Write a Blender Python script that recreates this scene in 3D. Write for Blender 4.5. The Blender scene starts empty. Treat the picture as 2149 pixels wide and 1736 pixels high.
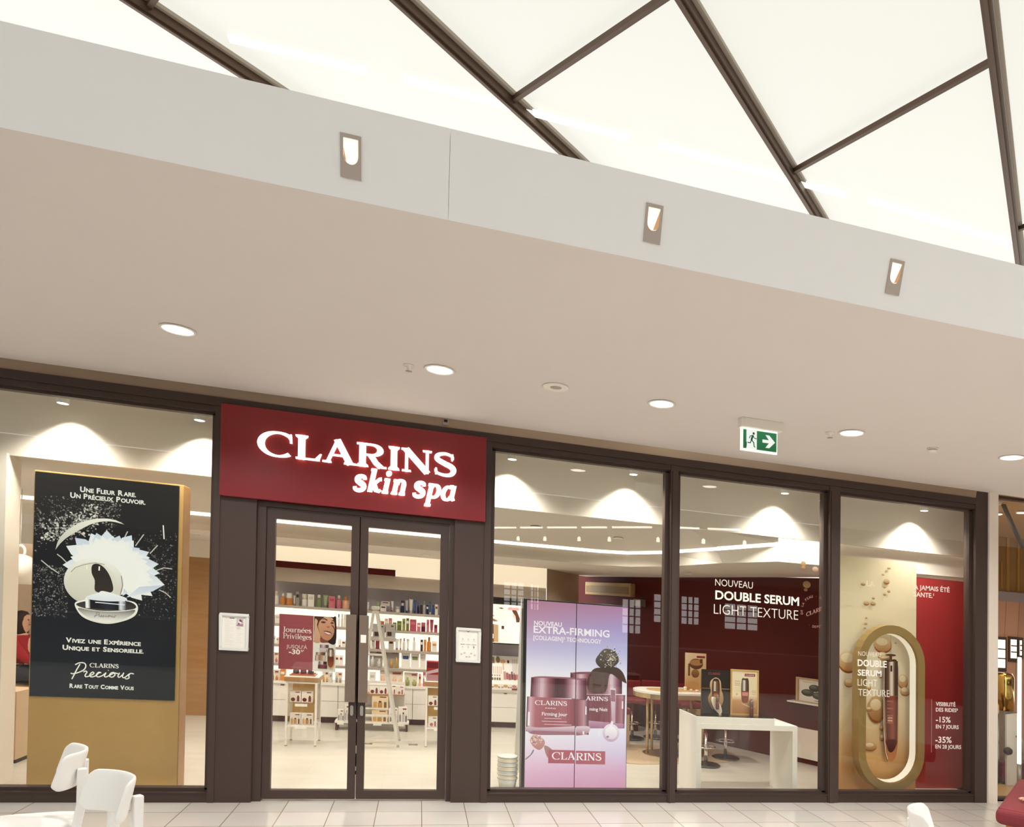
import bpy, bmesh, math, random
from mathutils import Vector, Matrix
from mathutils.geometry import tessellate_polygon
import numpy as np
random.seed(7)
for _c in (bpy.data.objects, bpy.data.meshes, bpy.data.materials, bpy.data.lights, bpy.data.cameras):
    for _b in list(_c): _c.remove(_b)
SC = bpy.context.scene
C = SC.collection

# ---------------------------------------------------------------- camera, exposure, sky
# Plan units: x along the shop front (to the right), y into the shop, z up; facade at y = 0.
# finish() turns plan units into metres and gives the building its slight sideways lean.
UNIT = 1.35
LEAN = -0.0621
cam = bpy.data.cameras.new('camera'); camo = bpy.data.objects.new('camera', cam); C.objects.link(camo)
cam.sensor_fit = 'HORIZONTAL'; cam.sensor_width = 36.0; cam.lens = 1500.0 / 2149 * 36
cam.shift_x = (1074.5 - 1288.228) / 2149; cam.shift_y = (1229.477 - 868) / 2149
cam.clip_start = 0.05; cam.clip_end = 200
_R = Matrix(((0.962497718, -0.078830998, -0.259583931), (-0.261379641, -0.013205239, -0.965145743), (0.072655535, 0.996800529, -0.03331483)))
camo.matrix_world = Matrix.Translation(Vector((0, -5.769244, 1.6)) * UNIT) @ _R.to_4x4()
SC.camera = camo
SC.view_settings.view_transform = 'Standard'; SC.view_settings.look = 'None'
SC.view_settings.exposure = 0.25; SC.view_settings.gamma = 1.0; SC.view_settings.use_curve_mapping = False
SC.cycles.use_denoising = True
SC.cycles.max_bounces = 7; SC.cycles.diffuse_bounces = 3; SC.cycles.glossy_bounces = 3; SC.cycles.transparent_max_bounces = 14
SC.cycles.sample_clamp_indirect = 6
w = bpy.data.worlds.new('sky'); SC.world = w; w.use_nodes = True
w.node_tree.nodes['Background'].inputs[0].default_value = (0.95, 0.965, 1.0, 1)
w.node_tree.nodes['Background'].inputs[1].default_value = 3.0

# ---------------------------------------------------------------- colours and materials
def srgb(h):
    h = h.lstrip('#'); v = [int(h[i:i+2], 16) / 255 for i in (0, 2, 4)]
    return tuple((c / 12.92 if c <= 0.04045 else ((c + 0.055) / 1.055) ** 2.4) for c in v)
_mats = {}
def mat(name, col, rough=0.5, metal=0.0, emit=None, es=1.0, vary=0.06, scale=14, spec=0.5, bump=0.0, coat=0.0, alpha=1.0):
    if name in _mats: return _mats[name]
    if isinstance(col, str): col = srgb(col)
    m = bpy.data.materials.new(name); m.use_nodes = True; nt = m.node_tree; b = nt.nodes['Principled BSDF']
    b.inputs['Roughness'].default_value = rough; b.inputs['Metallic'].default_value = metal
    b.inputs['Specular IOR Level'].default_value = spec; b.inputs['Coat Weight'].default_value = coat
    b.inputs['Alpha'].default_value = alpha
    tc = nt.nodes.new('ShaderNodeTexCoord'); nz = nt.nodes.new('ShaderNodeTexNoise')
    nz.inputs['Scale'].default_value = scale; nz.inputs['Detail'].default_value = 4
    nt.links.new(tc.outputs['Object'], nz.inputs['Vector'])
    mx = nt.nodes.new('ShaderNodeMix'); mx.data_type = 'RGBA'
    mx.inputs[6].default_value = (*[c * (1 - vary) for c in col], 1); mx.inputs[7].default_value = (*[min(1, c * (1 + vary)) for c in col], 1)
    nt.links.new(nz.outputs['Fac'], mx.inputs[0]); nt.links.new(mx.outputs[2], b.inputs['Base Color'])
    if emit is not None:
        if isinstance(emit, str): emit = srgb(emit)
        b.inputs['Emission Color'].default_value = (*emit, 1); b.inputs['Emission Strength'].default_value = es
    if bump:
        bp = nt.nodes.new('ShaderNodeBump'); bp.inputs['Strength'].default_value = bump; bp.inputs['Distance'].default_value = 0.004
        nt.links.new(nz.outputs['Fac'], bp.inputs['Height']); nt.links.new(bp.outputs['Normal'], b.inputs['Normal'])
    _mats[name] = m; return m
def tile_mat(name, c1, c2, grout, sx, sy, ox, oy, rough, mortar=0.012, offset=0.0):
    m = mat(name, c1, rough, scale=3, vary=0.05); nt = m.node_tree; b = nt.nodes['Principled BSDF']
    tc = [n for n in nt.nodes if n.type == 'TEX_COORD'][0]
    mp = nt.nodes.new('ShaderNodeMapping'); mp.inputs['Location'].default_value = (ox, oy, 0)
    br = nt.nodes.new('ShaderNodeTexBrick'); br.offset = offset; br.squash = 1
    br.inputs['Color1'].default_value = (*srgb(c1), 1); br.inputs['Color2'].default_value = (*srgb(c2), 1); br.inputs['Mortar'].default_value = (*srgb(grout), 1)
    br.inputs['Scale'].default_value = 1; br.inputs['Mortar Size'].default_value = mortar; br.inputs['Brick Width'].default_value = sx; br.inputs['Row Height'].default_value = sy
    br.inputs['Mortar Smooth'].default_value = 0.1
    nt.links.new(tc.outputs['Object'], mp.inputs['Vector']); nt.links.new(mp.outputs['Vector'], br.inputs['Vector'])
    nz = [n for n in nt.nodes if n.type == 'TEX_NOISE'][0]
    mm = nt.nodes.new('ShaderNodeMix'); mm.data_type = 'RGBA'; mm.blend_type = 'MULTIPLY'; mm.inputs[0].default_value = 0.12
    nt.links.new(br.outputs['Color'], mm.inputs[6]); nt.links.new(nz.outputs['Color'], mm.inputs[7])
    nt.links.new(mm.outputs[2], b.inputs['Base Color'])
    return m
def wood_mat(name, c1, c2, rough=0.4, scale=(1.2, 9, 9)):
    m = mat(name, c1, rough); nt = m.node_tree
    nz = [n for n in nt.nodes if n.type == 'TEX_NOISE'][0]; tc = [n for n in nt.nodes if n.type == 'TEX_COORD'][0]
    mp = nt.nodes.new('ShaderNodeMapping'); mp.inputs['Scale'].default_value = scale
    nt.links.new(tc.outputs['Object'], mp.inputs['Vector']); nt.links.new(mp.outputs['Vector'], nz.inputs['Vector'])
    nz.inputs['Scale'].default_value = 2.2; nz.inputs['Detail'].default_value = 6
    mx = [n for n in nt.nodes if n.type == 'MIX'][0]
    mx.inputs[6].default_value = (*srgb(c1), 1); mx.inputs[7].default_value = (*srgb(c2), 1)
    return m
def glass_mat(name, tint=(0.97, 0.98, 0.96), k=1.0):
    m = bpy.data.materials.new(name); m.use_nodes = True; nt = m.node_tree; nt.nodes.clear()
    out = nt.nodes.new('ShaderNodeOutputMaterial'); mix = nt.nodes.new('ShaderNodeMixShader'); tr = nt.nodes.new('ShaderNodeBsdfTransparent')
    gl = nt.nodes.new('ShaderNodeBsdfGlossy'); fr = nt.nodes.new('ShaderNodeFresnel'); mu = nt.nodes.new('ShaderNodeMath'); mu.operation = 'MULTIPLY'; mu.inputs[1].default_value = k
    ge = nt.nodes.new('ShaderNodeNewGeometry'); io = nt.nodes.new('ShaderNodeMath'); io.operation = 'MULTIPLY_ADD'   # same reflectance from both sides of the pane
    io.inputs[1].default_value = 1 / 1.5 - 1.5; io.inputs[2].default_value = 1.5; nt.links.new(ge.outputs['Backfacing'], io.inputs[0]); nt.links.new(io.outputs[0], fr.inputs['IOR'])
    gl.inputs['Roughness'].default_value = 0.0; tr.inputs['Color'].default_value = (*tint, 1)
    nt.links.new(fr.outputs[0], mu.inputs[0]); nt.links.new(mu.outputs[0], mix.inputs[0]); nt.links.new(tr.outputs[0], mix.inputs[1]); nt.links.new(gl.outputs[0], mix.inputs[2])
    nt.links.new(mix.outputs[0], out.inputs[0]); _mats[name] = m; return m
def print_mat(name, glow=0.0, rough=0.4):
    m = bpy.data.materials.new(name); m.use_nodes = True; nt = m.node_tree; b = nt.nodes['Principled BSDF']
    at = nt.nodes.new('ShaderNodeVertexColor'); at.layer_name = 'Col'
    b.inputs['Roughness'].default_value = rough
    if not glow: nt.links.new(at.outputs['Color'], b.inputs['Base Color'])
    else:
        b.inputs['Base Color'].default_value = (0.012, 0.012, 0.012, 1); b.inputs['Specular IOR Level'].default_value = 0.12
        nt.links.new(at.outputs['Color'], b.inputs['Emission Color']); b.inputs['Emission Strength'].default_value = glow
    _mats[name] = m; return m
PRINT = print_mat('printed_ink'); BACKLIT = print_mat('backlit_print', 0.82); SCREEN = print_mat('screen_pixels', 0.84, 0.3)
GLASS = glass_mat('window_glass'); VITRINE = glass_mat('clear_acrylic', (0.95, 0.95, 0.93), 0.8)

# ---------------------------------------------------------------- scene building helpers
BASE = {}
def rec(o, base): BASE[o.name] = Vector(base)
def tag(o, label=None, cat=None, group=None, kind=None):
    if label: o['label'] = label
    if cat: o['category'] = cat
    if group: o['group'] = group
    if kind: o['kind'] = kind
    return o
def thing(name, label, cat, loc, group=None):
    o = bpy.data.objects.new(name, None); C.objects.link(o); o.empty_display_size = 0.05; o.location = loc
    rec(o, loc); return tag(o, label, cat, group)
class MB:
    def __init__(s): s.v = []; s.f = []; s.sm = []
    def add(s, vs, fs, smooth=False):
        b = len(s.v); s.v += [tuple(p) for p in vs]; s.f += [tuple(b + i for i in f) for f in fs]; s.sm += [smooth] * len(fs); return s
    def box(s, x0, x1, y0, y1, z0, z1, fn=None):
        vs = [(x, y, z) for z in (z0, z1) for y in (y0, y1) for x in (x0, x1)]
        if fn: vs = [fn(*p) for p in vs]
        return s.add(vs, [(0, 2, 3, 1), (4, 5, 7, 6), (0, 1, 5, 4), (2, 6, 7, 3), (0, 4, 6, 2), (1, 3, 7, 5)])
    def prism(s, poly, z0, z1):            # polygon in xy
        n = len(poly); vs = [(x, y, z0) for x, y in poly] + [(x, y, z1) for x, y in poly]
        return s.add(vs, [tuple(range(n - 1, -1, -1)), tuple(range(n, 2 * n))] + [(i, (i + 1) % n, n + (i + 1) % n, n + i) for i in range(n)])
    def slab(s, poly, y0, y1):             # polygon in xz, facing -y
        n = len(poly); vs = [(x, y0, z) for x, z in poly] + [(x, y1, z) for x, z in poly]
        return s.add(vs, [tuple(range(n)), tuple(range(2 * n - 1, n - 1, -1))] + [(i, n + i, n + (i + 1) % n, (i + 1) % n) for i in range(n)])
    def lathe(s, prof, c=(0, 0, 0), n=24, axis=(0, 0, 1), smooth=True):
        q = Vector((0, 0, 1)).rotation_difference(Vector(axis)); c = Vector(c); vs = []
        for r, z in prof:
            for i in range(n):
                a = 2 * math.pi * i / n; vs.append(c + q @ Vector((r * math.cos(a), r * math.sin(a), z)))
        fs = []
        for k in range(len(prof) - 1):
            for i in range(n):
                fs.append((k * n + i, k * n + (i + 1) % n, (k + 1) * n + (i + 1) % n, (k + 1) * n + i))
        s.add(vs, fs, smooth); b = len(s.v) - len(vs)
        for k, rev in ((0, True), (len(prof) - 1, False)):
            if prof[k][0] > 1e-5:
                f = [b + k * n + i for i in range(n)]; s.f.append(tuple(reversed(f)) if rev else tuple(f)); s.sm.append(False)
        return s
    def cyl(s, c, r, h, n=20, axis=(0, 0, 1)): return s.lathe([(r, 0), (r, h)], c, n, axis)
    def tube(s, path, r, n=10, cap=True):
        path = [Vector(p) for p in path]; rs = r if isinstance(r, (list, tuple)) else [r] * len(path); vs = []; up = None
        for i, p in enumerate(path):
            d = (path[min(i + 1, len(path) - 1)] - path[max(i - 1, 0)]).normalized()
            if up is None: up = Vector((0, 0, 1)) if abs(d.z) < 0.9 else Vector((1, 0, 0))
            u = d.cross(up).normalized(); v = u.cross(d).normalized(); up = v
            for k in range(n):
                a = 2 * math.pi * k / n; vs.append(p + (u * math.cos(a) + v * math.sin(a)) * rs[i])
        fs = [(i * n + k, i * n + (k + 1) % n, (i + 1) * n + (k + 1) % n, (i + 1) * n + k) for i in range(len(path) - 1) for k in range(n)]
        s.add(vs, fs, True); b = len(s.v) - len(vs)
        if cap:
            s.f.append(tuple(b + k for k in range(n - 1, -1, -1))); s.sm.append(False)
            s.f.append(tuple(b + (len(path) - 1) * n + k for k in range(n))); s.sm.append(False)
        return s
    def bar(s, a, b, wx, wy=None):          # square bar between two points
        a = Vector(a); b = Vector(b); d = (b - a).normalized(); wy = wy or wx
        up = Vector((0, 0, 1)) if abs(d.z) < 0.95 else Vector((0, 1, 0)); u = d.cross(up).normalized(); v = u.cross(d).normalized()
        vs = [p + u * i * wx / 2 + v * j * wy / 2 for p in (a, b) for i, j in ((-1, -1), (1, -1), (1, 1), (-1, 1))]
        return s.add(vs, [(3, 2, 1, 0), (4, 5, 6, 7), (0, 1, 5, 4), (1, 2, 6, 5), (2, 3, 7, 6), (3, 0, 4, 7)])
    def turned(s, ang, c):
        ca, sa = math.cos(ang), math.sin(ang); s.v = [(c[0] + x * ca - y * sa, c[1] + x * sa + y * ca, c[2] + z) for x, y, z in s.v]; return s
    def build(s, name, m, parent=None, bevel=0.0, label=None, seg=2, sub=0):
        me = bpy.data.meshes.new(name); base = BASE[parent.name] if parent else s.base()
        me.from_pydata([tuple(Vector(p) - base) for p in s.v], [], s.f); me.update()
        me.polygons.foreach_set('use_smooth', s.sm)
        bm = bmesh.new(); bm.from_mesh(me)
        if bevel:
            bmesh.ops.remove_doubles(bm, verts=bm.verts, dist=1e-5)
            ed = [e for e in bm.edges if len(e.link_faces) == 2 and e.calc_face_angle(0) > 0.6]
            bmesh.ops.bevel(bm, geom=ed, offset=bevel, segments=seg, affect='EDGES', profile=0.6, clamp_overlap=True)
        bmesh.ops.recalc_face_normals(bm, faces=bm.faces); bm.to_mesh(me); bm.free()
        o = bpy.data.objects.new(name, me); C.objects.link(o); me.materials.append(m)
        if sub:
            md = o.modifiers.new('smooth', 'SUBSURF'); md.levels = md.render_levels = sub
        rec(o, base)
        if parent: o.parent = parent
        else: o.location = base
        if label: o['label'] = label
        return o
    def base(s):
        xs, ys, zs = zip(*s.v); return Vector(((min(xs) + max(xs)) / 2, (min(ys) + max(ys)) / 2, min(zs)))
    def solo(s, name, m, label, cat, group=None, **k): return tag(s.build(name, m, **k), label, cat, group)
    def struct(s, name, m, **k): return tag(s.build(name, m, **k), kind='structure')
def box(*a): return MB().box(*a)
def lamp(parent, loc, energy, col=(1, 0.965, 0.92), kind='SPOT', ang=110, blend=0.6, rad=0.03, aim=None, name='bulb'):
    l = bpy.data.lights.new(name, kind); l.energy = energy; l.color = col; l.shadow_soft_size = rad
    if kind == 'SPOT': l.spot_size = math.radians(ang); l.spot_blend = blend
    o = bpy.data.objects.new(name, l); C.objects.link(o); o.parent = parent; o.location = Vector(loc) - BASE[parent.name]
    if aim is not None: o.rotation_euler = (Vector(aim) - Vector(loc)).to_track_quat('-Z', 'Y').to_euler()
    return o
def clone(root, loc, label=None, group=None):
    r = root.copy(); C.objects.link(r); r.location = loc; rec(r, loc)
    if label: r['label'] = label
    if group: r['group'] = group
    for ch in list(root.children):
        c = ch.copy(); C.objects.link(c); c.parent = r
        for g in list(ch.children):
            d = g.copy(); C.objects.link(d); d.parent = c
    return r

# ---------------------------------------------------------------- lettering
_font = {}
def font_mesh(text, bold):
    key = (text, bold)
    if key not in _font:
        cu = bpy.data.curves.new('letters', 'FONT'); cu.body = text; cu.resolution_u = 3; cu.offset = bold; cu.fill_mode = 'FRONT'
        o = bpy.data.objects.new('letters', cu); C.objects.link(o)
        me = bpy.data.meshes.new_from_object(o.evaluated_get(bpy.context.evaluated_depsgraph_get()))
        v = [(p.co.x, p.co.y) for p in me.vertices]; f = [tuple(p.vertices) for p in me.polygons]
        bpy.data.objects.remove(o); bpy.data.curves.remove(cu); bpy.data.meshes.remove(me)
        _font[key] = (v, f)
    return _font[key]
def text_geo(text, bold=0.0):
    """outline of sans lettering with capital height 1 and left edge at 0"""
    v, f = font_mesh(text, bold); hv, _ = font_mesh('H', bold)
    h = max(p[1] for p in hv); b = min(p[1] for p in hv); x0 = min(p[0] for p in v)
    k = 1 / (h - b); return [((x - x0) * k, (y - b) * k) for x, y in v], f
def arc(cx, cy, rx, ry, a0, a1, n=14):
    return [(cx + rx * math.cos(math.radians(a0 + (a1 - a0) * i / n)), cy + ry * math.sin(math.radians(a0 + (a1 - a0) * i / n))) for i in range(n + 1)]
def smooth(pts, n=6, closed=False):
    out = []; m = len(pts)
    for i in range(m if closed else m - 1):
        p = [pts[(i + k) % m] if closed else pts[min(max(i + k, 0), m - 1)] for k in (-1, 0, 1, 2)]
        for j in range(n):
            t = j / n
            out.append(tuple(0.5 * (2 * p[1][d] + (p[2][d] - p[0][d]) * t + (2 * p[0][d] - 5 * p[1][d] + 4 * p[2][d] - p[3][d]) * t * t + (3 * p[1][d] - p[0][d] - 3 * p[2][d] + p[3][d]) * t ** 3) for d in range(2)))
    if not closed: out.append(tuple(pts[-1]))
    return out
def ribbon(pts, width):
    """quads of a pen stroke; width is a number, a list, or (thick, thin) for a broad pen held level"""
    n = len(pts); L = []; Rr = []
    for i, p in enumerate(pts):
        a = pts[max(i - 1, 0)]; b = pts[min(i + 1, n - 1)]; dx, dy = b[0] - a[0], b[1] - a[1]; l = math.hypot(dx, dy) or 1; dx /= l; dy /= l
        w = width if isinstance(width, (int, float)) else (width[i] if isinstance(width, list) else width[1] + (width[0] - width[1]) * abs(dy) ** 1.3)
        L.append((p[0] - dy * w / 2, p[1] + dx * w / 2)); Rr.append((p[0] + dy * w / 2, p[1] - dx * w / 2))
    return [[L[i], Rr[i], Rr[i + 1], L[i + 1]] for i in range(n - 1)]
def glyph(ch, t, h):
    """one serif letter, capital height 1: polygons and advance; t thick stroke, h hairline"""
    P = (t, h); q = []; bar = lambda x0, x1, y0, y1: q.append([(x0, y0), (x1, y0), (x1, y1), (x0, y1)])
    st = lambda x, y0, y1: bar(x - t / 2, x + t / 2, y0, y1)
    sf = lambda x, y, w=0.15: q.append([(x - w, y), (x + w, y), (x + w * 0.92, y + h), (x - w * 0.92, y + h)]) if y < 0.5 else q.append([(x - w * 0.92, y - h), (x + w * 0.92, y - h), (x + w, y), (x - w, y)])
    br = lambda x, y, s: (q.append([(x - t / 2 - .06, y + s * h), (x - t / 2, y + s * h), (x - t / 2, y + s * (h + .07))]), q.append([(x + t / 2, y + s * h), (x + t / 2 + .06, y + s * h), (x + t / 2, y + s * (h + .07))]))
    rb = lambda pts, w=P: q.extend(ribbon(pts, w)); X = 0.66
    adv = 0.6
    if ch == 'C':
        rb(arc(.56, .5, .5, .485, 52, 312, 30)); q.append([(.90, .60), (.97, .60), (.95, .97), (.91, .97)]); q.append([(.82, .86), (.95, .97), (.9, .70)]); adv = 1.02
    elif ch == 'L':
        st(.2, 0, 1); sf(.2, 1, .19); br(.2, 1, -1); bar(.03, .74, 0, h); q.append([(.6, h), (.74, h), (.80, .30), (.75, .30)]); adv = .80
    elif ch == 'A':
        rb([(.14, 0), (.45, .98)], h * 1.35); rb([(.43, 1.0), (.84, 0)], t * 1.08); q.append([(.38, 1.0), (.5, 1.0), (.47, .85), (.42, .85)]); bar(.22, .72, .3, .3 + h); sf(.13, 0, .14); sf(.83, 0, .19); adv = .98
    elif ch == 'R':
        st(.2, 0, 1); sf(.2, 0, .19); bar(.02, .5, 1 - h, 1); br(.2, 0, 1); rb([(.3, 1 - h / 2)] + arc(.48, .74, .27, .26 - h / 2, 90, -90) + [(.3, .48 + h / 2)]); rb([(.46, .5), (.62, .2), (.78, .03)], t * .95); bar(.72, .95, 0, h); adv = .95
    elif ch == 'I':
        st(.2, 0, 1); sf(.2, 1, .18); sf(.2, 0, .18); br(.2, 0, 1); br(.2, 1, -1); adv = .4
    elif ch == 'N':
        rb([(.17, 0), (.17, 1)], h * 1.3); rb([(.14, .98), (.84, .02)], t * 1.1); rb([(.83, 0), (.83, 1)], h * 1.3); sf(.17, 0, .15); sf(.83, 1, .15); bar(.0, .28, 1 - h, 1); adv = 1.0
    elif ch == 'S':
        rb(smooth([(.62, .74), (.60, .88), (.38, .965), (.15, .88), (.13, .70), (.36, .54), (.58, .42), (.66, .26), (.58, .08), (.36, .03), (.12, .11), (.08, .26)], 5), [h * 1.1 + (t - h) * math.exp(-((i - 28) / 15.) ** 2) for i in range(56)])
        q.append([(.58, .68), (.64, .68), (.65, .97), (.60, .97)]); q.append([(.06, .03), (.11, .03), (.12, .32), (.06, .32)]); adv = .74
    elif ch == 'J':
        st(.26, .05, 1); sf(.26, 1, .17); rb(smooth([(.26, .1), (.24, -.06), (.12, -.14), (.02, -.1)], 4), [t] * 4 + [t * .7] * 4 + [h * 1.4] * 5); adv = .46
    elif ch == 'P':
        st(.2, 0, 1); sf(.2, 0, .18); bar(.03, .45, 1 - h, 1); rb([(.3, 1 - h / 2)] + arc(.42, .73, .26, .27 - h / 2, 90, -90) + [(.3, .46 + h / 2)]); adv = .72
    elif ch in 'oé' and ch == 'o':
        rb(arc(.29, X / 2, .25, X / 2 - h / 2, 0, 360, 24)); adv = .60
    elif ch in 'eéè':
        rb(arc(.29, X / 2, .24, X / 2 - h / 2, 8, 315, 22)); bar(.10, .52, X / 2 + .02, X / 2 + .02 + h); adv = .57
        if ch == 'é': q.append([(.24, .74), (.30, .74), (.46, .96), (.34, .96)])
        if ch == 'è': q.append([(.28, .74), (.34, .74), (.24, .96), (.12, .96)])
    elif ch == 'u':
        st(.17, .16, X); rb(arc(.33, .18, .16, .16, 180, 300, 8), P); st(.50, 0, X); bar(.03, .2, X - h, X); bar(.36, .52, X - h, X); bar(.5, .64, 0, h); adv = .66
    elif ch == 'r':
        st(.17, 0, X); sf(.17, 0, .15); bar(.03, .2, X - h, X); rb([(.2, .45), (.28, .6), (.38, .64), (.44, .58)], [h, h * 1.4, t * .7, t]); adv = .46
    elif ch == 'n':
        st(.17, 0, X); sf(.17, 0, .14); bar(.03, .2, X - h, X); rb([(.2, .46)] + arc(.35, .48, .145, .16, 150, 10, 8)); st(.50, 0, .5); sf(.50, 0, .14); adv = .66
    elif ch == 's':
        rb(smooth([(.40, .50), (.37, .60), (.24, .635), (.10, .58), (.10, .45), (.25, .35), (.40, .24), (.40, .09), (.25, .02), (.09, .06), (.05, .17)], 4), [h * 1.3 + (t - h) * math.exp(-((i - 20) / 11.) ** 2) for i in range(41)]); adv = .50
    elif ch == 'i':
        st(.17, 0, X); sf(.17, 0, .14); bar(.03, .2, X - h, X); q.append(arc(.16, .88, t * .62, t * .62, 0, 330, 11)); adv = .35
    elif ch == 'l':
        st(.17, 0, 1.02); sf(.17, 0, .14); bar(.03, .2, 1.02 - h, 1.02); adv = .35
    elif ch == 'v':
        rb([(.1, X), (.29, 0)], t); rb([(.29, .02), (.48, X)], h * 1.3); bar(0, .22, X - h, X); bar(.38, .58, X - h, X); adv = .58
    elif ch == 'g':
        rb(arc(.26, .44, .19, .20, 0, 360, 20)); rb(smooth([(.14, .28), (.12, .14), (.36, .08), (.50, -.04), (.40, -.2), (.2, -.22), (.06, -.12), (.12, .02), (.3, .09)], 4), h * 1.8); rb([(.38, .58), (.46, .66), (.54, .63)], h * 1.6); adv = .56
    elif ch == 'k':
        st(.17, 0, 1.02); bar(.03, .2, 1.02 - h, 1.02); rb([(.2, .28), (.36, .46), (.46, .58), (.55, .60)], [h * 1.3] * 3 + [t * .8]); rb([(.27, .36), (.42, .1), (.55, .06), (.6, .14)], [t, t, t * .7, h]); adv = .6
    elif ch == 'p':
        st(.17, -.36, X); bar(.03, .2, X - h, X); bar(.04, .32, -.36, -.36 + h); rb([(.2, .5)] + arc(.33, X / 2, .2, X / 2 - h / 2, 120, -120, 14) + [(.2, .12)]); adv = .62
    elif ch == 'a':
        rb(arc(.27, .3, .19, .29, 60, 330, 18)); rb([(.3, .6), (.46, .6)], h * 1.5); st(.48, .05, X); rb([(.48, .1), (.53, .03), (.62, .07)], [t * .8, t * .6, h]); adv = .64
    elif ch == ' ': adv = .32
    return q, adv
def serif_geo(text, t=0.2, h=0.07, slant=0.0, gap=0.03):
    x = 0; polys = []
    for ch in text:
        q, a = glyph(ch, t, h); polys += [[(px + x + slant * py, py) for px, py in p] for p in q]; x += a + gap
    return polys, x - gap
class Art:
    """flat printed picture facing -y, in plan units (x, z); later layers lie a hair in front"""
    def __init__(s, y, step=0.00016, frame=None): s.v = []; s.f = []; s.c = []; s.y = y; s.step = step; s.n = 0; s.frame = frame
    def _put(s, pts, faces, cols):
        b = len(s.v); d = s.n * s.step; s.n += 1
        for (x, z) in pts: s.v.append(s.frame(x, z, d) if s.frame else (x, s.y - d, z))
        s.c += cols; s.f += [tuple(b + i for i in f) for f in faces]; return s
    def poly(s, pts, top, bot=None):
        pts = [tuple(p) for p in pts]; top = srgb(top) if isinstance(top, str) else top; bot = top if bot is None else (srgb(bot) if isinstance(bot, str) else bot)
        z0 = min(p[1] for p in pts); z1 = max(p[1] for p in pts); dz = (z1 - z0) or 1
        tri = tessellate_polygon([[Vector((x, z, 0)) for x, z in pts]])
        return s._put(pts, tri, [tuple(bot[k] + (top[k] - bot[k]) * (p[1] - z0) / dz for k in range(3)) for p in pts])
    def rect(s, x0, x1, z0, z1, top, bot=None): return s.poly([(x0, z0), (x1, z0), (x1, z1), (x0, z1)], top, bot)
    def grad(s, x0, x1, z0, z1, stops):     # stops: (height 0..1, left colour, right colour)
        pts = []; cols = []; fs = []
        for k, (t, a, b) in enumerate(stops):
            pts += [(x0, z0 + (z1 - z0) * t), (x1, z0 + (z1 - z0) * t)]; cols += [srgb(a), srgb(b)]
            if k: fs.append((2 * k - 2, 2 * k - 1, 2 * k + 1, 2 * k))
        return s._put(pts, fs, cols)
    def hgrad(s, quad, stops):              # quad: bl, br, tr, tl; stops (0..1, colour) across
        bl, br_, tr, tl = quad; pts = []; cols = []; fs = []
        for k, (t, c) in enumerate(stops):
            pts += [(bl[0] + (br_[0] - bl[0]) * t, bl[1] + (br_[1] - bl[1]) * t), (tl[0] + (tr[0] - tl[0]) * t, tl[1] + (tr[1] - tl[1]) * t)]; cols += [srgb(c)] * 2
            if k: fs.append((2 * k - 2, 2 * k, 2 * k + 1, 2 * k - 1))
        return s._put(pts, fs, cols)
    def oval(s, cx, cz, rx, rz, top, bot=None, n=28): return s.poly([(cx + rx * math.cos(2 * math.pi * i / n), cz + rz * math.sin(2 * math.pi * i / n)) for i in range(n)], top, bot)
    def line(s, pts, wdt, col):
        for q in [ribbon(pts, wdt)]:
            vs = []; fs = []
            for k, p in enumerate(q): vs += p; fs.append(tuple(range(4 * k, 4 * k + 4)))
            s._put(vs, fs, [srgb(col)] * len(vs))
        return s
    def text(s, t, x, z, cap, col, bold=0.0, width=None, align='l'):
        v, f = text_geo(t, bold); wd = max(p[0] for p in v); kx = cap if width is None else width / wd
        x -= wd * kx * {'l': 0, 'c': .5, 'r': 1}[align]
        return s._put([(x + p[0] * kx, z + p[1] * cap) for p in v], f, [srgb(col)] * len(v))
    def serif(s, word, x, z, cap, col, width=None, **k):
        polys, wd = serif_geo(word, **k); kx = cap if width is None else width / wd; vs = []; fs = []
        for p in polys:
            fs.append(tuple(range(len(vs), len(vs) + len(p)))); vs += [(x + a * kx, z + b * cap) for a, b in p]
        return s._put(vs, fs, [srgb(col)] * len(vs))
    def caps(s, t, x, z, cap, col, bold, width):
        """small capitals: a first big letter in each word, the rest at 0.78"""
        runs = []; cx = 0
        for wi, wd in enumerate(t.split(' ')):
            if wi: cx += .38
            for big, part in ((True, wd[0]), (False, wd[1:])):
                if not part: continue
                k = 1.0 if big and wd[0].isupper() else 0.78
                v, f = text_geo(part.upper(), bold); runs.append(([(cx + a * k, b * k) for a, b in v], f)); cx += max(a for a, b in v) * k + .10
        kx = width / (cx - .10); vs = []; fs = []
        for v, f in runs:
            b = len(vs); vs += [(x + p[0] * kx, z + p[1] * cap) for p in v]; fs += [tuple(b + i for i in q) for q in f]
        return s._put(vs, fs, [srgb(col)] * len(vs))
    def build(s, name, m, parent=None, label=None):
        me = bpy.data.meshes.new(name)
        if parent: base = BASE[parent.name]
        else:
            xs, ys, zs = zip(*s.v); base = Vector(((min(xs) + max(xs)) / 2, (min(ys) + max(ys)) / 2, min(zs)))
        me.from_pydata([tuple(Vector(p) - base) for p in s.v], [], s.f); at = me.color_attributes.new('Col', 'FLOAT_COLOR', 'POINT')
        at.data.foreach_set('color', [x for c in s.c for x in (*c, 1.0)]); me.update(); me.materials.append(m)
        o = bpy.data.objects.new(name, me); C.objects.link(o); rec(o, base)
        if parent: o.parent = parent
        else: o.location = base
        if label: o['label'] = label
        return o

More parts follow.
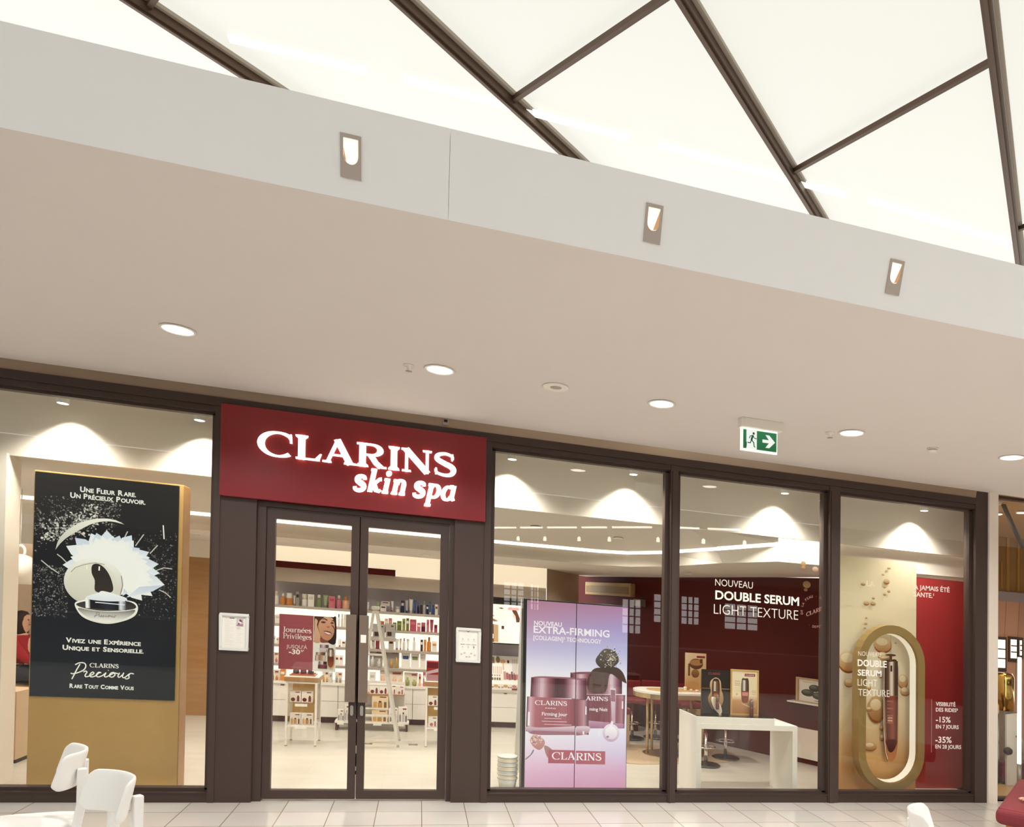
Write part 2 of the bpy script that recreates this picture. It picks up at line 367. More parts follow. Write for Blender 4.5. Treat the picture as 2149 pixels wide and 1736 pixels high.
# ---------------------------------------------------------------- materials of the place
M = {}
M['frame'] = mat('brown_metal', '#483933', 0.42, 0.0, vary=0.04, scale=60, spec=0.4)
M['frame_dark'] = mat('dark_brown_metal', '#40312a', 0.38, 0.0, vary=0.04, scale=60, spec=0.45)
M['bronze'] = mat('bronze_band', (0.58, 0.44, 0.31), 0.30, 0.75, vary=0.05, scale=5)
M['soffit'] = mat('soffit_paint', '#e3dbd5', 0.85, vary=0.015, scale=3)
M['fascia'] = mat('fascia_paint', '#f1f1ef', 0.7, vary=0.015, scale=2)
M['floor'] = tile_mat('floor_tiles', '#d9d3cb', '#d0c9c0', '#8d7766', 0.32 * UNIT, 0.32 * UNIT, 0, 0, 0.12, 0.004)
M['shopfloor'] = wood_mat('pale_plank', '#d6cec1', '#c8bda9', 0.25, (0.5, 3, 1))
M['shopceil'] = mat('shop_ceiling', '#ddd4c9', 0.8, vary=0.015)
M['white'] = mat('white_lacquer', '#f2ebe0', 0.35, vary=0.02)
M['cream'] = mat('cream_wall', '#f1e6d6', 0.7, vary=0.02)
M['beige'] = mat('beige_wall', '#bfa88b', 0.75, vary=0.03)
M['burgundy'] = mat('burgundy_lacquer', '#54120d', 0.5, vary=0.04, spec=0.2)
M['red'] = mat('red_panel', '#a83030', 0.45, vary=0.03)
M['signred'] = mat('sign_red', '#861d20', 0.32, vary=0.03)
M['dark'] = mat('black_recess', '#2a1d16', 0.6)
M['maroon'] = mat('maroon_kick', '#5e3132', 0.5)
M['grey'] = mat('grey_board', '#c4b7a8', 0.7, vary=0.02)
M['lavender'] = mat('lavender_board', '#c9c4cc', 0.5, vary=0.02)
M['wood'] = wood_mat('warm_oak', '#b98a56', '#9c6f40')
M['gold'] = mat('gold_sheet', '#d4aa66', 0.42, 0.12, vary=0.05, scale=6)
M['brass'] = mat('brass', (0.62, 0.46, 0.24), 0.3, 0.9, vary=0.05)
M['chrome'] = mat('chrome', (0.75, 0.72, 0.68), 0.12, 1.0, vary=0.02)
M['steel'] = mat('brushed_steel', (0.36, 0.33, 0.30), 0.35, 0.8, vary=0.05)
M['black'] = mat('black_plastic', '#1d1917', 0.4)
M['paper'] = mat('white_paper', '#f6f1e6', 0.6, vary=0.01)
M['plastic'] = mat('white_plastic', '#f4efe4', 0.35, vary=0.01)
M['led'] = mat('lamp_glow', '#fff4e0', 0.5, emit=(1.0, 0.95, 0.86), es=9.0, vary=0.0)
M['spotglow'] = mat('spot_glow', '#fff4e0', 0.5, emit=(1.0, 0.92, 0.78), es=6.0, vary=0.0)
M['cove'] = mat('cove_glow', '#fff4e0', 0.5, emit=(1.0, 0.93, 0.80), es=1.6, vary=0.0)
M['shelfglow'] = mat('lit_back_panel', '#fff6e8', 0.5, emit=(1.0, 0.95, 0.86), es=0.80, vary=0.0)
M['bandglow'] = mat('lit_cream_band', '#f6e6cd', 0.5, emit=(1.0, 0.88, 0.68), es=0.55, vary=0.0)  # wall band made to glow in place of the light falling on it
M['roof'] = mat('frosted_roof_panel', '#4a4946', 0.35, emit=(0.97, 0.945, 0.85), es=0.725, vary=0.02, scale=0.7)
M['rib'] = mat('bronze_rib', '#5a4536', 0.4, 0.35, vary=0.06)
M['riblight'] = mat('rib_flange', '#a89a8b', 0.45, 0.2, vary=0.04)
M['zinc'] = mat('grey_plate', '#b3a79c', 0.55, 0.1, vary=0.03)
M['wellglow'] = mat('wall_light_glow', '#fff0dc', 0.5, emit=(1.0, 0.85, 0.65), es=0.75, vary=0.0)
M['signlit'] = mat('lit_letters', '#fffaf0', 0.5, emit=(1.0, 0.965, 0.87), es=1.25, vary=0.0)
M['daylight'] = mat('daylight_window', '#ffffff', 0.5, emit=(1.0, 0.96, 0.95), es=2.2, vary=0.0)

# ---------------------------------------------------------------- floors and ceilings
fl = MB(); fl.box(-9, 12, -13, 0.04, -0.1, 0.0)
o = fl.build('floor', M['floor']); tag(o, kind='structure')
_br = [n for n in M['floor'].node_tree.nodes if n.type == 'MAPPING'][0]
# joints fall on x = -0.19 + 0.32 k and y = -0.25 - 0.32 k
_br.inputs['Location'].default_value = (1.69 * UNIT, -6.23 * UNIT, 0)
box(-6, 5.75, 0.04, 6.5, -0.1, 0.0).struct('floor_shop', M['shopfloor'])
box(-7.5, 9.5, -3.06, 0.0, 3.0, 3.04).struct('ceiling', M['soffit'])
# inclined fascia over the soffit edge: three boards with a hairline joint at x = 0.176
def fascia(name, x0, x1):
    m = MB(); f = [(-3.0602, 3.0), (-3.1445, 3.29), (-3.0, 3.29), (-3.0602, 3.002)]
    vs = [(x, y, z) for x in (x0, x1) for y, z in f]
    m.add(vs, [(0, 1, 2, 3), (7, 6, 5, 4), (0, 4, 5, 1), (1, 5, 6, 2), (2, 6, 7, 3), (3, 7, 4, 0)]); return m.struct(name, M['fascia'])
fascia('wall_fascia', -2.45, 0.1756); fascia('wall_fascia', 0.1768, 2.98); fascia('wall_fascia', 2.983, 5.8); fascia('wall_fascia', -5.3, -2.453)
box(-7, 9, -3.0, 0.4, 3.27, 3.29).struct('ceiling_top', M['fascia'])

# glazed roof: diagonal ribs, cross ribs and frosted panels
ribs = [(-2.66, .79), (-.90, .823), (.885, .857), (2.62, .889), (4.33, .915), (6.06, .94)]
RX = lambda i, y: ribs[i][0] + (y + 1.5) / ribs[i][1]
for i in range(len(ribs)):
    a = (RX(i, -9.5), -9.5); b = (RX(i, 0.4), 0.4); dx, dy = Vector((b[0] - a[0], b[1] - a[1])).normalized(); a = (a[0] - dy * .010, a[1] + dx * .010); b = (b[0] - dy * .010, b[1] + dx * .010)
    r = MB(); r.bar((*a, 4.40), (*b, 4.40), 0.044, 0.05); r.bar((*a, 4.368), (*b, 4.368), 0.018, 0.016)
    o = r.struct('trim_roof_rib', M['rib'])
    dx, dy = Vector((b[0] - a[0], b[1] - a[1])).normalized(); nx, ny = dy, -dx
    g = MB(); g.bar((a[0] + nx * .034, a[1] + ny * .034, 4.43), (b[0] + nx * .034, b[1] + ny * .034, 4.43), 0.022, 0.02); g.build('flange', M['riblight'], o)
cross = [(RX(i, ya), ya, RX(i + 1, yb), yb) for i, ya, yb in ((0, -1.78, -2.72), (1, -1.79, -2.75), (2, -1.785, -2.78), (3, -1.78, -2.93), (4, -1.78, -2.9))]
for x0, y0, x1, y1 in cross:
    r = MB(); r.bar((x0, y0, 4.41), (x1, y1, 4.41), 0.026, 0.03); r.struct('trim_roof_rib', M['rib'])
for i in range(len(ribs) - 1):
    x0, y0, x1, y1 = cross[i]
    for poly in ([(RX(i, .4), .4), (x0, y0), (x1, y1), (RX(i + 1, .4), .4)], [(x0, y0), (RX(i, -9.5), -9.5), (RX(i + 1, -9.5), -9.5), (x1, y1)]):
        MB().prism(poly, 4.445, 4.475).struct('ceiling_panel', M['roof'])
MB().prism([(RX(0, .4), .4), (-9, .4), (-15, -9.5), (RX(0, -9.5), -9.5)], 4.445, 4.475).struct('ceiling_panel', M['roof'])
MB().prism([(RX(5, .4), .4), (RX(5, -9.5), -9.5), (9.5, -9.5), (9.5, .4)], 4.445, 4.475).struct('ceiling_panel', M['roof'])

# ---------------------------------------------------------------- shop front
def window(n, x0, x1, z0=0.083, z1=2.818, y=0.03):
    fr = MB(); d = 0.035
    fr.box(x0, x0 + d, y, y + .07, z0, z1); fr.box(x1 - d, x1, y, y + .07, z0, z1); fr.box(x0, x1, y, y + .07, z0 - .01, z0 + .012); fr.box(x0, x1, y, y + .07, z1 - .012, z1 + .01)
    o = fr.struct('window_%d' % n, M['frame']); g = box(x0 + .01, x1 - .01, y + .03, y + .036, z0, z1).build('glass_pane', GLASS, o); return o
window(1, -4.6, -1.356); window(2, 0.632, 2.155); window(3, 2.222, 3.69); window(4, 3.795, 5.285)
for n, (x0, x1) in enumerate(((-1.362, -1.318), (0.585, 0.636), (2.155, 2.222), (3.69, 3.795), (5.285, 5.424))):
    m = MB(); m.box(x0, x1, -.02, .12, 0, 2.93 if n != 4 else 3.0)
    if n in (2, 3): m.box(x0 + .012, x1 - .045, -.028, -.02, 0, 2.82)
    m.struct('trim_%d' % (n + 1), M['frame'])
for n, (x0, x1) in enumerate(((-4.6, -1.362), (0.636, 2.155), (2.222, 3.69), (3.795, 5.285))):
    m = MB(); m.box(x0, x1, -.01, .13, 0, .066); m.box(x0, x1, -.018, .13, .066, .074); m.struct('baseboard_front', M['frame_dark'])
m = MB(); m.box(-7, 5.285, -.03, .12, 2.868, 2.93); m.box(-7, -1.36, -.012, .12, 2.826, 2.868); m.box(.636, 5.285, -.012, .12, 2.826, 2.868); m.struct('trim_6', M['frame_dark'])
for x0, x1 in ((-7, -1.36), (-1.36, .1755), (.1758, 3.27), (3.2703, 5.285)):
    m = MB(); m.add([(x, y, z) for x in (x0, x1) for y, z in ((-.016, 2.93), (-.030, 3.0), (.1, 3.0), (.1, 2.93))], [(0, 1, 2, 3), (7, 6, 5, 4), (0, 4, 5, 1), (1, 5, 6, 2), (2, 6, 7, 3), (3, 7, 4, 0)]); m.struct('trim_7', M['bronze'])
# posts beside the doors and the door case
for n, (x0, x1) in enumerate(((-1.318, -1.076), (0.354, 0.585))):
    m = MB(); m.box(x0, x1, -.012, .14, 0, 2.225); m.struct('trim_%d' % (8 + n), M['frame'])
m = MB(); m.box(-1.076, -1.016, .02, .15, 0, 2.215); m.box(.318, .354, .02, .15, 0, 2.215); m.box(-1.016, .318, .02, .15, 2.178, 2.215)
m.struct('trim_10', M['frame']); box(-1.09, .37, .05, .14, 2.215, 2.23).struct('trim_11', M['dark'])
def door(n, x0, x1, g0, g1, hx):
    m = MB(); z0, z1 = .014, 2.174; y0, y1 = .035, .085
    m.box(x0, g0, y0, y1, z0, z1); m.box(g1, x1, y0, y1, z0, z1); m.box(g0, g1, y0, y1, z0, .079); m.box(g0, g1, y0, y1, 2.097, z1)
    o = m.struct('door_%d' % n, M['frame']); box(g0 - .005, g1 + .005, .058, .064, .07, 2.1).build('glass_pane', GLASS, o)
    h = MB(); h.box(hx[0], hx[1], -.025, .01, .757, 1.417); h.box(hx[0] + .03, hx[1] - .03, .0, .04, .80, .84); h.box(hx[0] + .03, hx[1] - .03, .0, .04, 1.33, 1.37)
    h.build('handle', mat('handle_bronze', '#857466', .35, .35), o, bevel=.004)
    lx = x1 - .045 if n == 1 else x0 + .02
    k = MB(); k.slab(arc(lx + .012, .715, .012, .012, 0, 180, 8) + arc(lx + .012, .66, .012, .012, 180, 360, 8), .026, .036); k.build('lock_plate', M['chrome'], o)
    return o
door(1, -1.012, -.359, -.956, -.417, (-.44, -.366)); d2 = door(2, -.352, .314, -.296, .248, (-.345, -.278))
box(-.333, -.293, -.0285, -.0255, 1.21, 1.27).build('sticker', M['paper'], d2)
box(-.366, -.345, .086, .094, .016, 2.172).build('meeting_strip', M['dark'], d2)
# worn bright edge of the meeting stile and a scuff on the bottom rail
m = MB()
for z0, z1 in ((.03, .20), (.23, .26), (.36, .42), (.6, .62)): m.box(-.358, -.353, .036, .04, z0, z1)
m.build('worn_edge', M['zinc'], d2)

# ---------------------------------------------------------------- shop shell
box(-7, 5.72, .12, .45, 2.93, 2.96).struct('ceiling_window_bay', M['shopceil'])
box(-5.5, 5.72, .45, .50, 2.41, 2.96).struct('wall_bulkhead', M['cream'])
cove_top = [(-5.5, 1.75, 2.2), (.8, 1.72, 2.2), (1.95, 1.70, 2.2), (2.25, 1.56, 2.2), (2.52, 1.2, 2.21), (2.9, .72, 2.25), (3.45, .5, 2.33)]
cove_bot = [(-5.5, 1.72, 2.06), (.8, 1.66, 2.06), (1.95, 1.62, 2.06), (2.25, 1.45, 2.065), (2.55, 1.1, 2.08), (2.95, .70, 2.13), (3.45, .5, 2.18)]
m = MB(); n = len(cove_top)
m.add(cove_top + cove_bot, [(i, i + 1, n + i + 1, n + i) for i in range(n - 1)]); o = m.struct('ceiling_cove', M['cream'])
m = MB(); m.add([(x, y + .012, z + .005) for x, y, z in cove_top] + [(x, y - .014, z + .04) for x, y, z in cove_top], [(i, i + 1, n + i + 1, n + i) for i in range(n - 1)]); m.build('cove_light', M['cove'], o)
back = [(-5.5, 3.7, 2.06), (.8, 3.7, 2.06), (1.7, 3.7, 2.06), (2.6, 4.9, 2.07), (3.4, 3.4, 2.09), (4.0, 2.4, 2.115), (4.6, 1.3, 2.14)]
m = MB(); m.add(cove_bot + back, [(i, i + 1, n + i + 1, n + i) for i in range(n - 1)]); m.add([cove_bot[-1], (4.6, 1.3, 2.14), (5.72, .5, 2.2)], [(0, 1, 2)]); m.struct('ceiling_perimeter', M['shopceil'])
m = MB(); m.add([(x, .5, 2.41) for x, y, z in cove_top] + [(x, y, z + .03) for x, y, z in cove_top], [(i, i + 1, n + i + 1, n + i) for i in range(n - 1)]); m.struct('ceiling_shop', M['shopceil'])
# back wall band over the shelves
box(-1.62, 1.66, 3.30, 3.7, 1.65, 1.81).struct('wall_back_soffit', M['grey'])
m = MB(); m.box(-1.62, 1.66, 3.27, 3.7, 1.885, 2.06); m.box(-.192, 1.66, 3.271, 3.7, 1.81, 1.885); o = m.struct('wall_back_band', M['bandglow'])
box(-1.62, -.195, 3.262, 3.3, 1.81, 1.885).build('red_band', M['burgundy'], o)
box(-1.62, 1.66, 3.62, 3.70, 0, 1.66).struct('wall_back', M['lavender'])
m = MB(); m.add([(1.66, 3.28, 0), (2.34, 4.46, 0), (2.34, 4.46, 2.08), (1.66, 3.28, 2.08)], [(0, 1, 2, 3)]); m.struct('wall_beige', M['beige'])
def on_red(s, z, d=0.0):                      # a point on the diagonal red wall, s from 0 (front) to 1 (back), d out of the wall
    a = Vector((4.60, 1.247)); b = Vector((2.35, 5.13)); u = (b - a).normalized(); p = a + (b - a) * s + Vector((-u.y, u.x)) * d; return (p.x, p.y, z)
m = MB(); m.add([on_red(0, 0), on_red(1, 0), on_red(1, 2.125), on_red(0, 2.125)], [(0, 1, 2, 3)]); m.struct('wall_red', M['burgundy'])
m = MB()
for d0, z0, z1, s0, s1 in ((.03, .06, .40, -.03, .165),): m.add([on_red(s0, z0, d0), on_red(s1, z0, d0), on_red(s1, z1, d0), on_red(s0, z1, d0), on_red(s0, z0, 0), on_red(s1, z0, 0), on_red(s1, z1, 0), on_red(s0, z1, 0)], [(0, 1, 2, 3), (3, 2, 6, 7), (1, 5, 6, 2), (0, 3, 7, 4)])
m.struct('baseboard_red_wall', M['cream'])
box(4.35, 5.72, .52, .60, 0, 2.16).struct('wall_display', M['red']); box(4.1, 5.72, .52, .60, 2.16, 2.45).struct('wall_display_top', M['cream'])
MB().prism([(5.534, .118), (5.55, .118), (5.78, .52), (5.78, 6), (5.72, 6), (5.72, .53)], 0, 3.0).struct('wall_right', M['cream']); MB().prism([(5.53, .12), (5.533, .12), (5.719, .52), (5.712, .52)], 0, 2.16).struct('wall_right_panel', M['red'])
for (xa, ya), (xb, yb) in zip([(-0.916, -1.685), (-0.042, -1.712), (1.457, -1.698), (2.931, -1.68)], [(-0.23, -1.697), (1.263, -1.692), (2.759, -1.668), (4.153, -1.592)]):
    m = MB(); m.bar((xa, ya, 4.425), (xb, yb, 4.425), .05, .012); m.struct('ceiling_reflection_line', mat('roof_reflection', '#fffdf4', .5, emit=(1, .985, .91), es=0.82, vary=0))  # glowing strips stand in for linear lights mirrored in the roof panels
# left bay: cream stub, wooden panel wall, far brick wall
box(-3.4, -2.84, .42, .62, 0, 2.42).struct('wall_left_stub', M['cream'])
box(-2.55, -1.62, 3.66, 3.72, 0, 1.95).struct('wall_panelled', M['wood'])
box(-5.5, -1.62, 3.64, 3.73, 1.86, 2.06).struct('wall_panelled_top', M['cream'])
M['brick'] = tile_mat('red_brick', '#6d3a2a', '#7d4835', '#a08a78', .25, .07, 0, 0, .8, .01, .5)
box(-6.5, -5.2, 4.0, 4.1, 0, 2.1).struct('wall_brick', M['brick']); box(-5.2, -2.55, 4.0, 4.1, 0, 2.1).struct('wall_cafe', mat('cafe_wall', '#c9ab8d', .7))
box(-7, -6.9, .1, 4.1, 0, 2.2).struct('wall_left', M['cream'])
box(-7, -5.5, .5, 4.1, 2.2, 2.25).struct('ceiling_left', M['shopceil'])
# right of the shop: cream pilaster, then the neighbouring amber glazed bay
box(5.424, 5.531, -.04, .115, 0, 3.0).struct('wall_pilaster', M['cream'])
M['amber'] = mat('amber_wall', '#8a642c', .3, vary=.25, scale=3)
box(5.531, 9.5, 2.4, 2.5, 0, 3.0).struct('wall_neighbour', M['amber'])
box(5.531, 9.5, .04, 2.5, -.1, 0).struct('floor_neighbour', mat('cafe_floor', '#a08258', .35))
box(5.531, 9.5, 0.0, 2.5, 3.0, 3.04).struct('ceiling_neighbour', mat('amber_ceiling', '#8a6530', .6))
window(5, 5.54, 9.0, .02, 2.99, .05)

# ---------------------------------------------------------------- the hall opposite (seen in the panes)
box(-9.2, -9, -13, 0, 0, 2.9).struct('wall_blocker_left', mat('blocker_wall', '#4d3a2b', .7)); box(12, 12.2, -13, 2.5, 0, 4.5).struct('wall_blocker_right', mat('blocker_wall', '#4d3a2b', .7))  # end walls out of view, added to block bright sky from pane reflections
box(-7, 11, -9.2, -8.5, 0, .86).struct('trim_cafe_counter', mat('cafe_counter', '#2e211a', .5))
box(-9, 12, -13, -12.8, 0, 4.5).struct('wall_opposite', mat('opposite_wall', '#32261e', .7))
box(-9, 12, -12.8, -11.2, 2.55, 3.3).struct('wall_opposite_fascia', mat('opposite_fascia', '#40342b', .6))
k = 0
for x0, x1, z0, z1 in ((2.2, 2.7, 1.45, 2.1), (2.9, 3.1, 1.45, 2.1), (5.4, 5.9, 1.0, 1.9), (6.3, 6.9, 1.35, 2.1), (7.1, 7.6, 1.35, 2.1), (8.4, 9.4, 1.3, 2.0)):
    m = MB(); m.box(x0 - .05, x1 + .05, -12.8, -12.72, z0 - .05, z1 + .05); o = m.struct('window_%d' % (6 + k), M['frame_dark']); k += 1
    box(x0, x1, -12.73, -12.71, z0, z1).build('pane', M['daylight'], o); q = MB()
    for j in range(1, 3): q.box(x0 + (x1 - x0) * j / 3 - .02, x0 + (x1 - x0) * j / 3 + .02, -12.71, -12.68, z0, z1)
    for j in range(1, 4): q.box(x0, x1, -12.71, -12.68, z0 + (z1 - z0) * j / 4 - .015, z0 + (z1 - z0) * j / 4 + .015)
    q.build('glazing_bars', M['frame_dark'], o)

# ---------------------------------------------------------------- things on the soffit, the fascia and the front
def downlight(x, y, label):
    t = thing('downlight', label, 'ceiling light', (x, y, 3.0), 'round downlights along the soffit')
    MB().lathe([(.088, 0), (.094, -.004), (.094, -.008), (.080, -.009), (.076, 0)], (x, y, 3.0), 32).build('trim_ring', M['plastic'], t)
    MB().lathe([(.0, -.004), (.077, -.004), (.077, -.001), (0, -.001)], (x, y, 3.0), 32).build('diffuser', M['led'], t)
    lamp(t, (x, y, 2.97), 74, ang=150, blend=.8, rad=.07, aim=(x, y, 0)); return t
for x, lb in ((-1.25, 'lit round downlight in the soffit above the left window, leftmost of the row'), (.192, 'lit round downlight in the soffit beside a sprinkler, above the red shop sign'),
              (1.64, 'lit round downlight in the soffit between the loudspeaker disc and the exit sign'), (3.093, 'lit round downlight in the soffit just right of the green exit sign'),
              (4.507, 'lit round downlight in the soffit right of the smoke detector, rightmost of the row')): downlight(x, -1.25, lb)
for (x, label) in ((.008, 'small white ceiling sprinkler beside the downlight above the shop sign'), (2.966, 'small white ceiling sprinkler between exit sign and downlight')):
    y = -1.24 if x < 1 else -1.17
    t = thing('ceiling_sprinkler', label, 'sprinkler', (x, y, 3.0), 'sprinkler heads in the soffit')
    MB().lathe([(.034, 0), (.034, -.006), (.012, -.010), (.009, -.03), (.004, -.032)], (x, y, 3.0), 18).build('rosette', M['plastic'], t)
    m = MB()
    for a in range(8): c, s_ = math.cos(a * math.pi / 4), math.sin(a * math.pi / 4); m.bar((x, y, 2.962), (x + .02 * c, y + .02 * s_, 2.962), .006, .003)
    m.bar((x, y, 2.97), (x, y, 2.958), .006); m.build('deflector', M['zinc'], t)
t = thing('ceiling_loudspeaker', 'flat round pale grey loudspeaker disc set in the soffit', 'loudspeaker', (.918, -1.262, 3.0))
MB().lathe([(.082, 0), (.086, -.005), (.080, -.009), (.074, -.007)], (.918, -1.262, 3.0), 36).build('bezel', M['plastic'], t)
MB().lathe([(.074, -.006), (0.0, -.008)], (.918, -1.262, 3.0), 36).build('grille', mat('speaker_grille', '#b9ada0', .6, scale=220, vary=.25), t)
t = thing('smoke_detector', 'small round white smoke detector on the soffit between two downlights', 'smoke detector', (3.85, -1.17, 3.0))
MB().lathe([(.04, 0), (.04, -.012)], (3.85, -1.17, 3.0), 24).build('base', M['plastic'], t)
MB().lathe([(.030, -.012), (.030, -.016)], (3.85, -1.17, 3.0), 24).build('sensing_slot', M['black'], t)
MB().lathe([(.036, -.016), (.036, -.024), (.022, -.034), (0, -.035)], (3.85, -1.17, 3.0), 24).build('cap', M['plastic'], t)
# door motion sensor in the bronze band
t = thing('door_sensor', 'small beige motion sensor in the bronze band above the shop sign', 'sensor', (.27, -.045, 2.945))
box(.247, .293, -.05, -.02, 2.945, 2.985).build('housing', mat('sensor_beige', '#a8988a', .5), t, bevel=.003); box(.254, .282, -.052, -.049, 2.965, 2.985).build('lens', M['black'], t)
# exit sign
t = thing('exit_sign', 'green and white illuminated exit sign with a running figure hanging from the soffit', 'exit sign', (2.39, -1.2, 2.775))
box(2.236, 2.553, -1.235, -1.165, 2.935, 3.0).build('mounting_box', M['plastic'], t, bevel=.004)
box(2.242, 2.522, -1.208, -1.192, 2.775, 2.938).build('lit_plate', mat('exit_plate', '#f4f8f0', .3, emit=(.9, 1, .92), es=.55), t)
a = Art(-1.2095); g = '#2f7a4c'; gd = '#1d5a38'
a.rect(2.258, 2.515, 2.790, 2.922, g, '#26693f')
a.rect(2.282, 2.362, 2.790, 2.922, '#f6f8f0'); a.poly([(2.272, 2.800), (2.284, 2.800), (2.286, 2.835), (2.274, 2.835)], gd)
a.poly([(2.405, 2.846), (2.455, 2.846), (2.428, 2.812), (2.458, 2.812), (2.503, 2.857), (2.458, 2.902), (2.428, 2.902), (2.455, 2.868), (2.405, 2.868)], '#f8faf2')
a.oval(2.337, 2.900, .0085, .009, gd)
for pts, wd in (([(2.333, 2.888), (2.325, 2.868), (2.320, 2.850)], .015), ([(2.331, 2.886), (2.312, 2.880), (2.303, 2.862)], .006), ([(2.333, 2.882), (2.345, 2.866), (2.360, 2.866)], .006), ([(2.322, 2.852), (2.338, 2.836), (2.342, 2.808), (2.350, 2.806)], .008), ([(2.320, 2.852), (2.312, 2.832), (2.290, 2.832)], .008)): a.line(pts, wd, gd)
a.build('pictogram', BACKLIT, t)
# wall lights let into the fascia
def fascia_pt(x, z, d=0.0): return (x, -3.06 - .29 * (z - 3) - d * .96, z - d * .28)
for x0, lb in ((-.2, 'small grey recessed wall light on the white fascia left of the board joint'), (.93, 'small grey recessed wall light on the white fascia, middle of three'), (2.04, 'small grey recessed wall light at the right end of the white fascia')):
    x1 = x0 + .07; z0, z1 = 3.066, 3.2
    t = thing('wall_light', lb, 'wall light', fascia_pt(x0 + .035, z0), 'recessed lights along the fascia')
    op = [(x0 + .010, 3.188), (x0 + .010, 3.135)] + [(x0 + .035 + .025 * math.cos(math.radians(q)), 3.135 + .027 * math.sin(math.radians(q))) for q in range(200, 341, 20)] + [(x0 + .060, 3.135), (x0 + .060, 3.188)]
    outer = [(x0, z1), (x0, z0), (x1, z0), (x1, z1)]
    m = MB(); vs = [fascia_pt(x, z, .006) for x, z in outer + op] + [fascia_pt(x, z, -.002) for x, z in outer + op]
    tri = tessellate_polygon([[Vector((x, z, 0)) for x, z in outer], [Vector((x, z, 0)) for x, z in op]])
    k = len(op); n = 4 + k
    m.add(vs, [tuple(q) for q in tri] + [(i, (i + 1) % 4, n + (i + 1) % 4, n + i) for i in range(4)]); m.build('plate', M['zinc'], t)
    m = MB(); back = [fascia_pt(x * .6 + .4 * (x0 + .035), z, -.003 - .022 * max(0, (z - 3.10) / .09)) for x, z in op]
    m.add([fascia_pt(x, z, .0055) for x, z in op] + [fascia_pt(x, z, .0012) for x, z in op], [(i, i + 1, k + i + 1, k + i) for i in range(k - 1)]); m.build('well_edge', mat('well_edge', '#cdbfae', .4), t)
    m = MB(); m.add([fascia_pt(x, z, .001) for x, z in op], [tuple(range(k))]); m.build('glow', M['wellglow'], t)
    m = MB(); m.add([fascia_pt(x0 + .060, 3.185, .0018), fascia_pt(x0 + .060, 3.118, .0018), fascia_pt(x0 + .036, 3.110, .0018)], [(0, 1, 2)]) if x0 > .5 else m.add([fascia_pt(x0 + .011, 3.16, .0018), fascia_pt(x0 + .011, 3.125, .0018), fascia_pt(x0 + .02, 3.115, .0018)], [(0, 1, 2)])
    m.build('reflector_shade', mat('well_shade', '#b98a62', .5, emit=(.5, .3, .16), es=.5), t)

# shop sign
t = thing('shop_sign', 'dark red fascia sign with glowing white serif letters over the glass doors', 'sign', (-.365, -.04, 2.217))
box(-1.316, .586, -.06, .0, 2.217, 2.884).build('board', M['signred'], t, bevel=.004)
def sign_word(name, polys, wd, x0, x1, z, cap, y=-.062, depth=.022):
    kx = (x1 - x0) / wd; m = MB()
    for p in polys: m.slab([(x0 + a * kx, z + b * cap) for a, b in p], y - depth, y)
    return m.build(name, M['signlit'], t)
for nm, args in (('lettering_name', (*serif_geo('CLARINS', .205, .078), -1.058, .352, 2.541, .178)), ('lettering_skin', (*serif_geo('skin', .205, .11, .20, .035), -.406, -.025, 2.354, .176)), ('lettering_spa', (*serif_geo('spa', .205, .11, .20, .035), .026, .346, 2.354, .176))): sign_word(nm, *args)

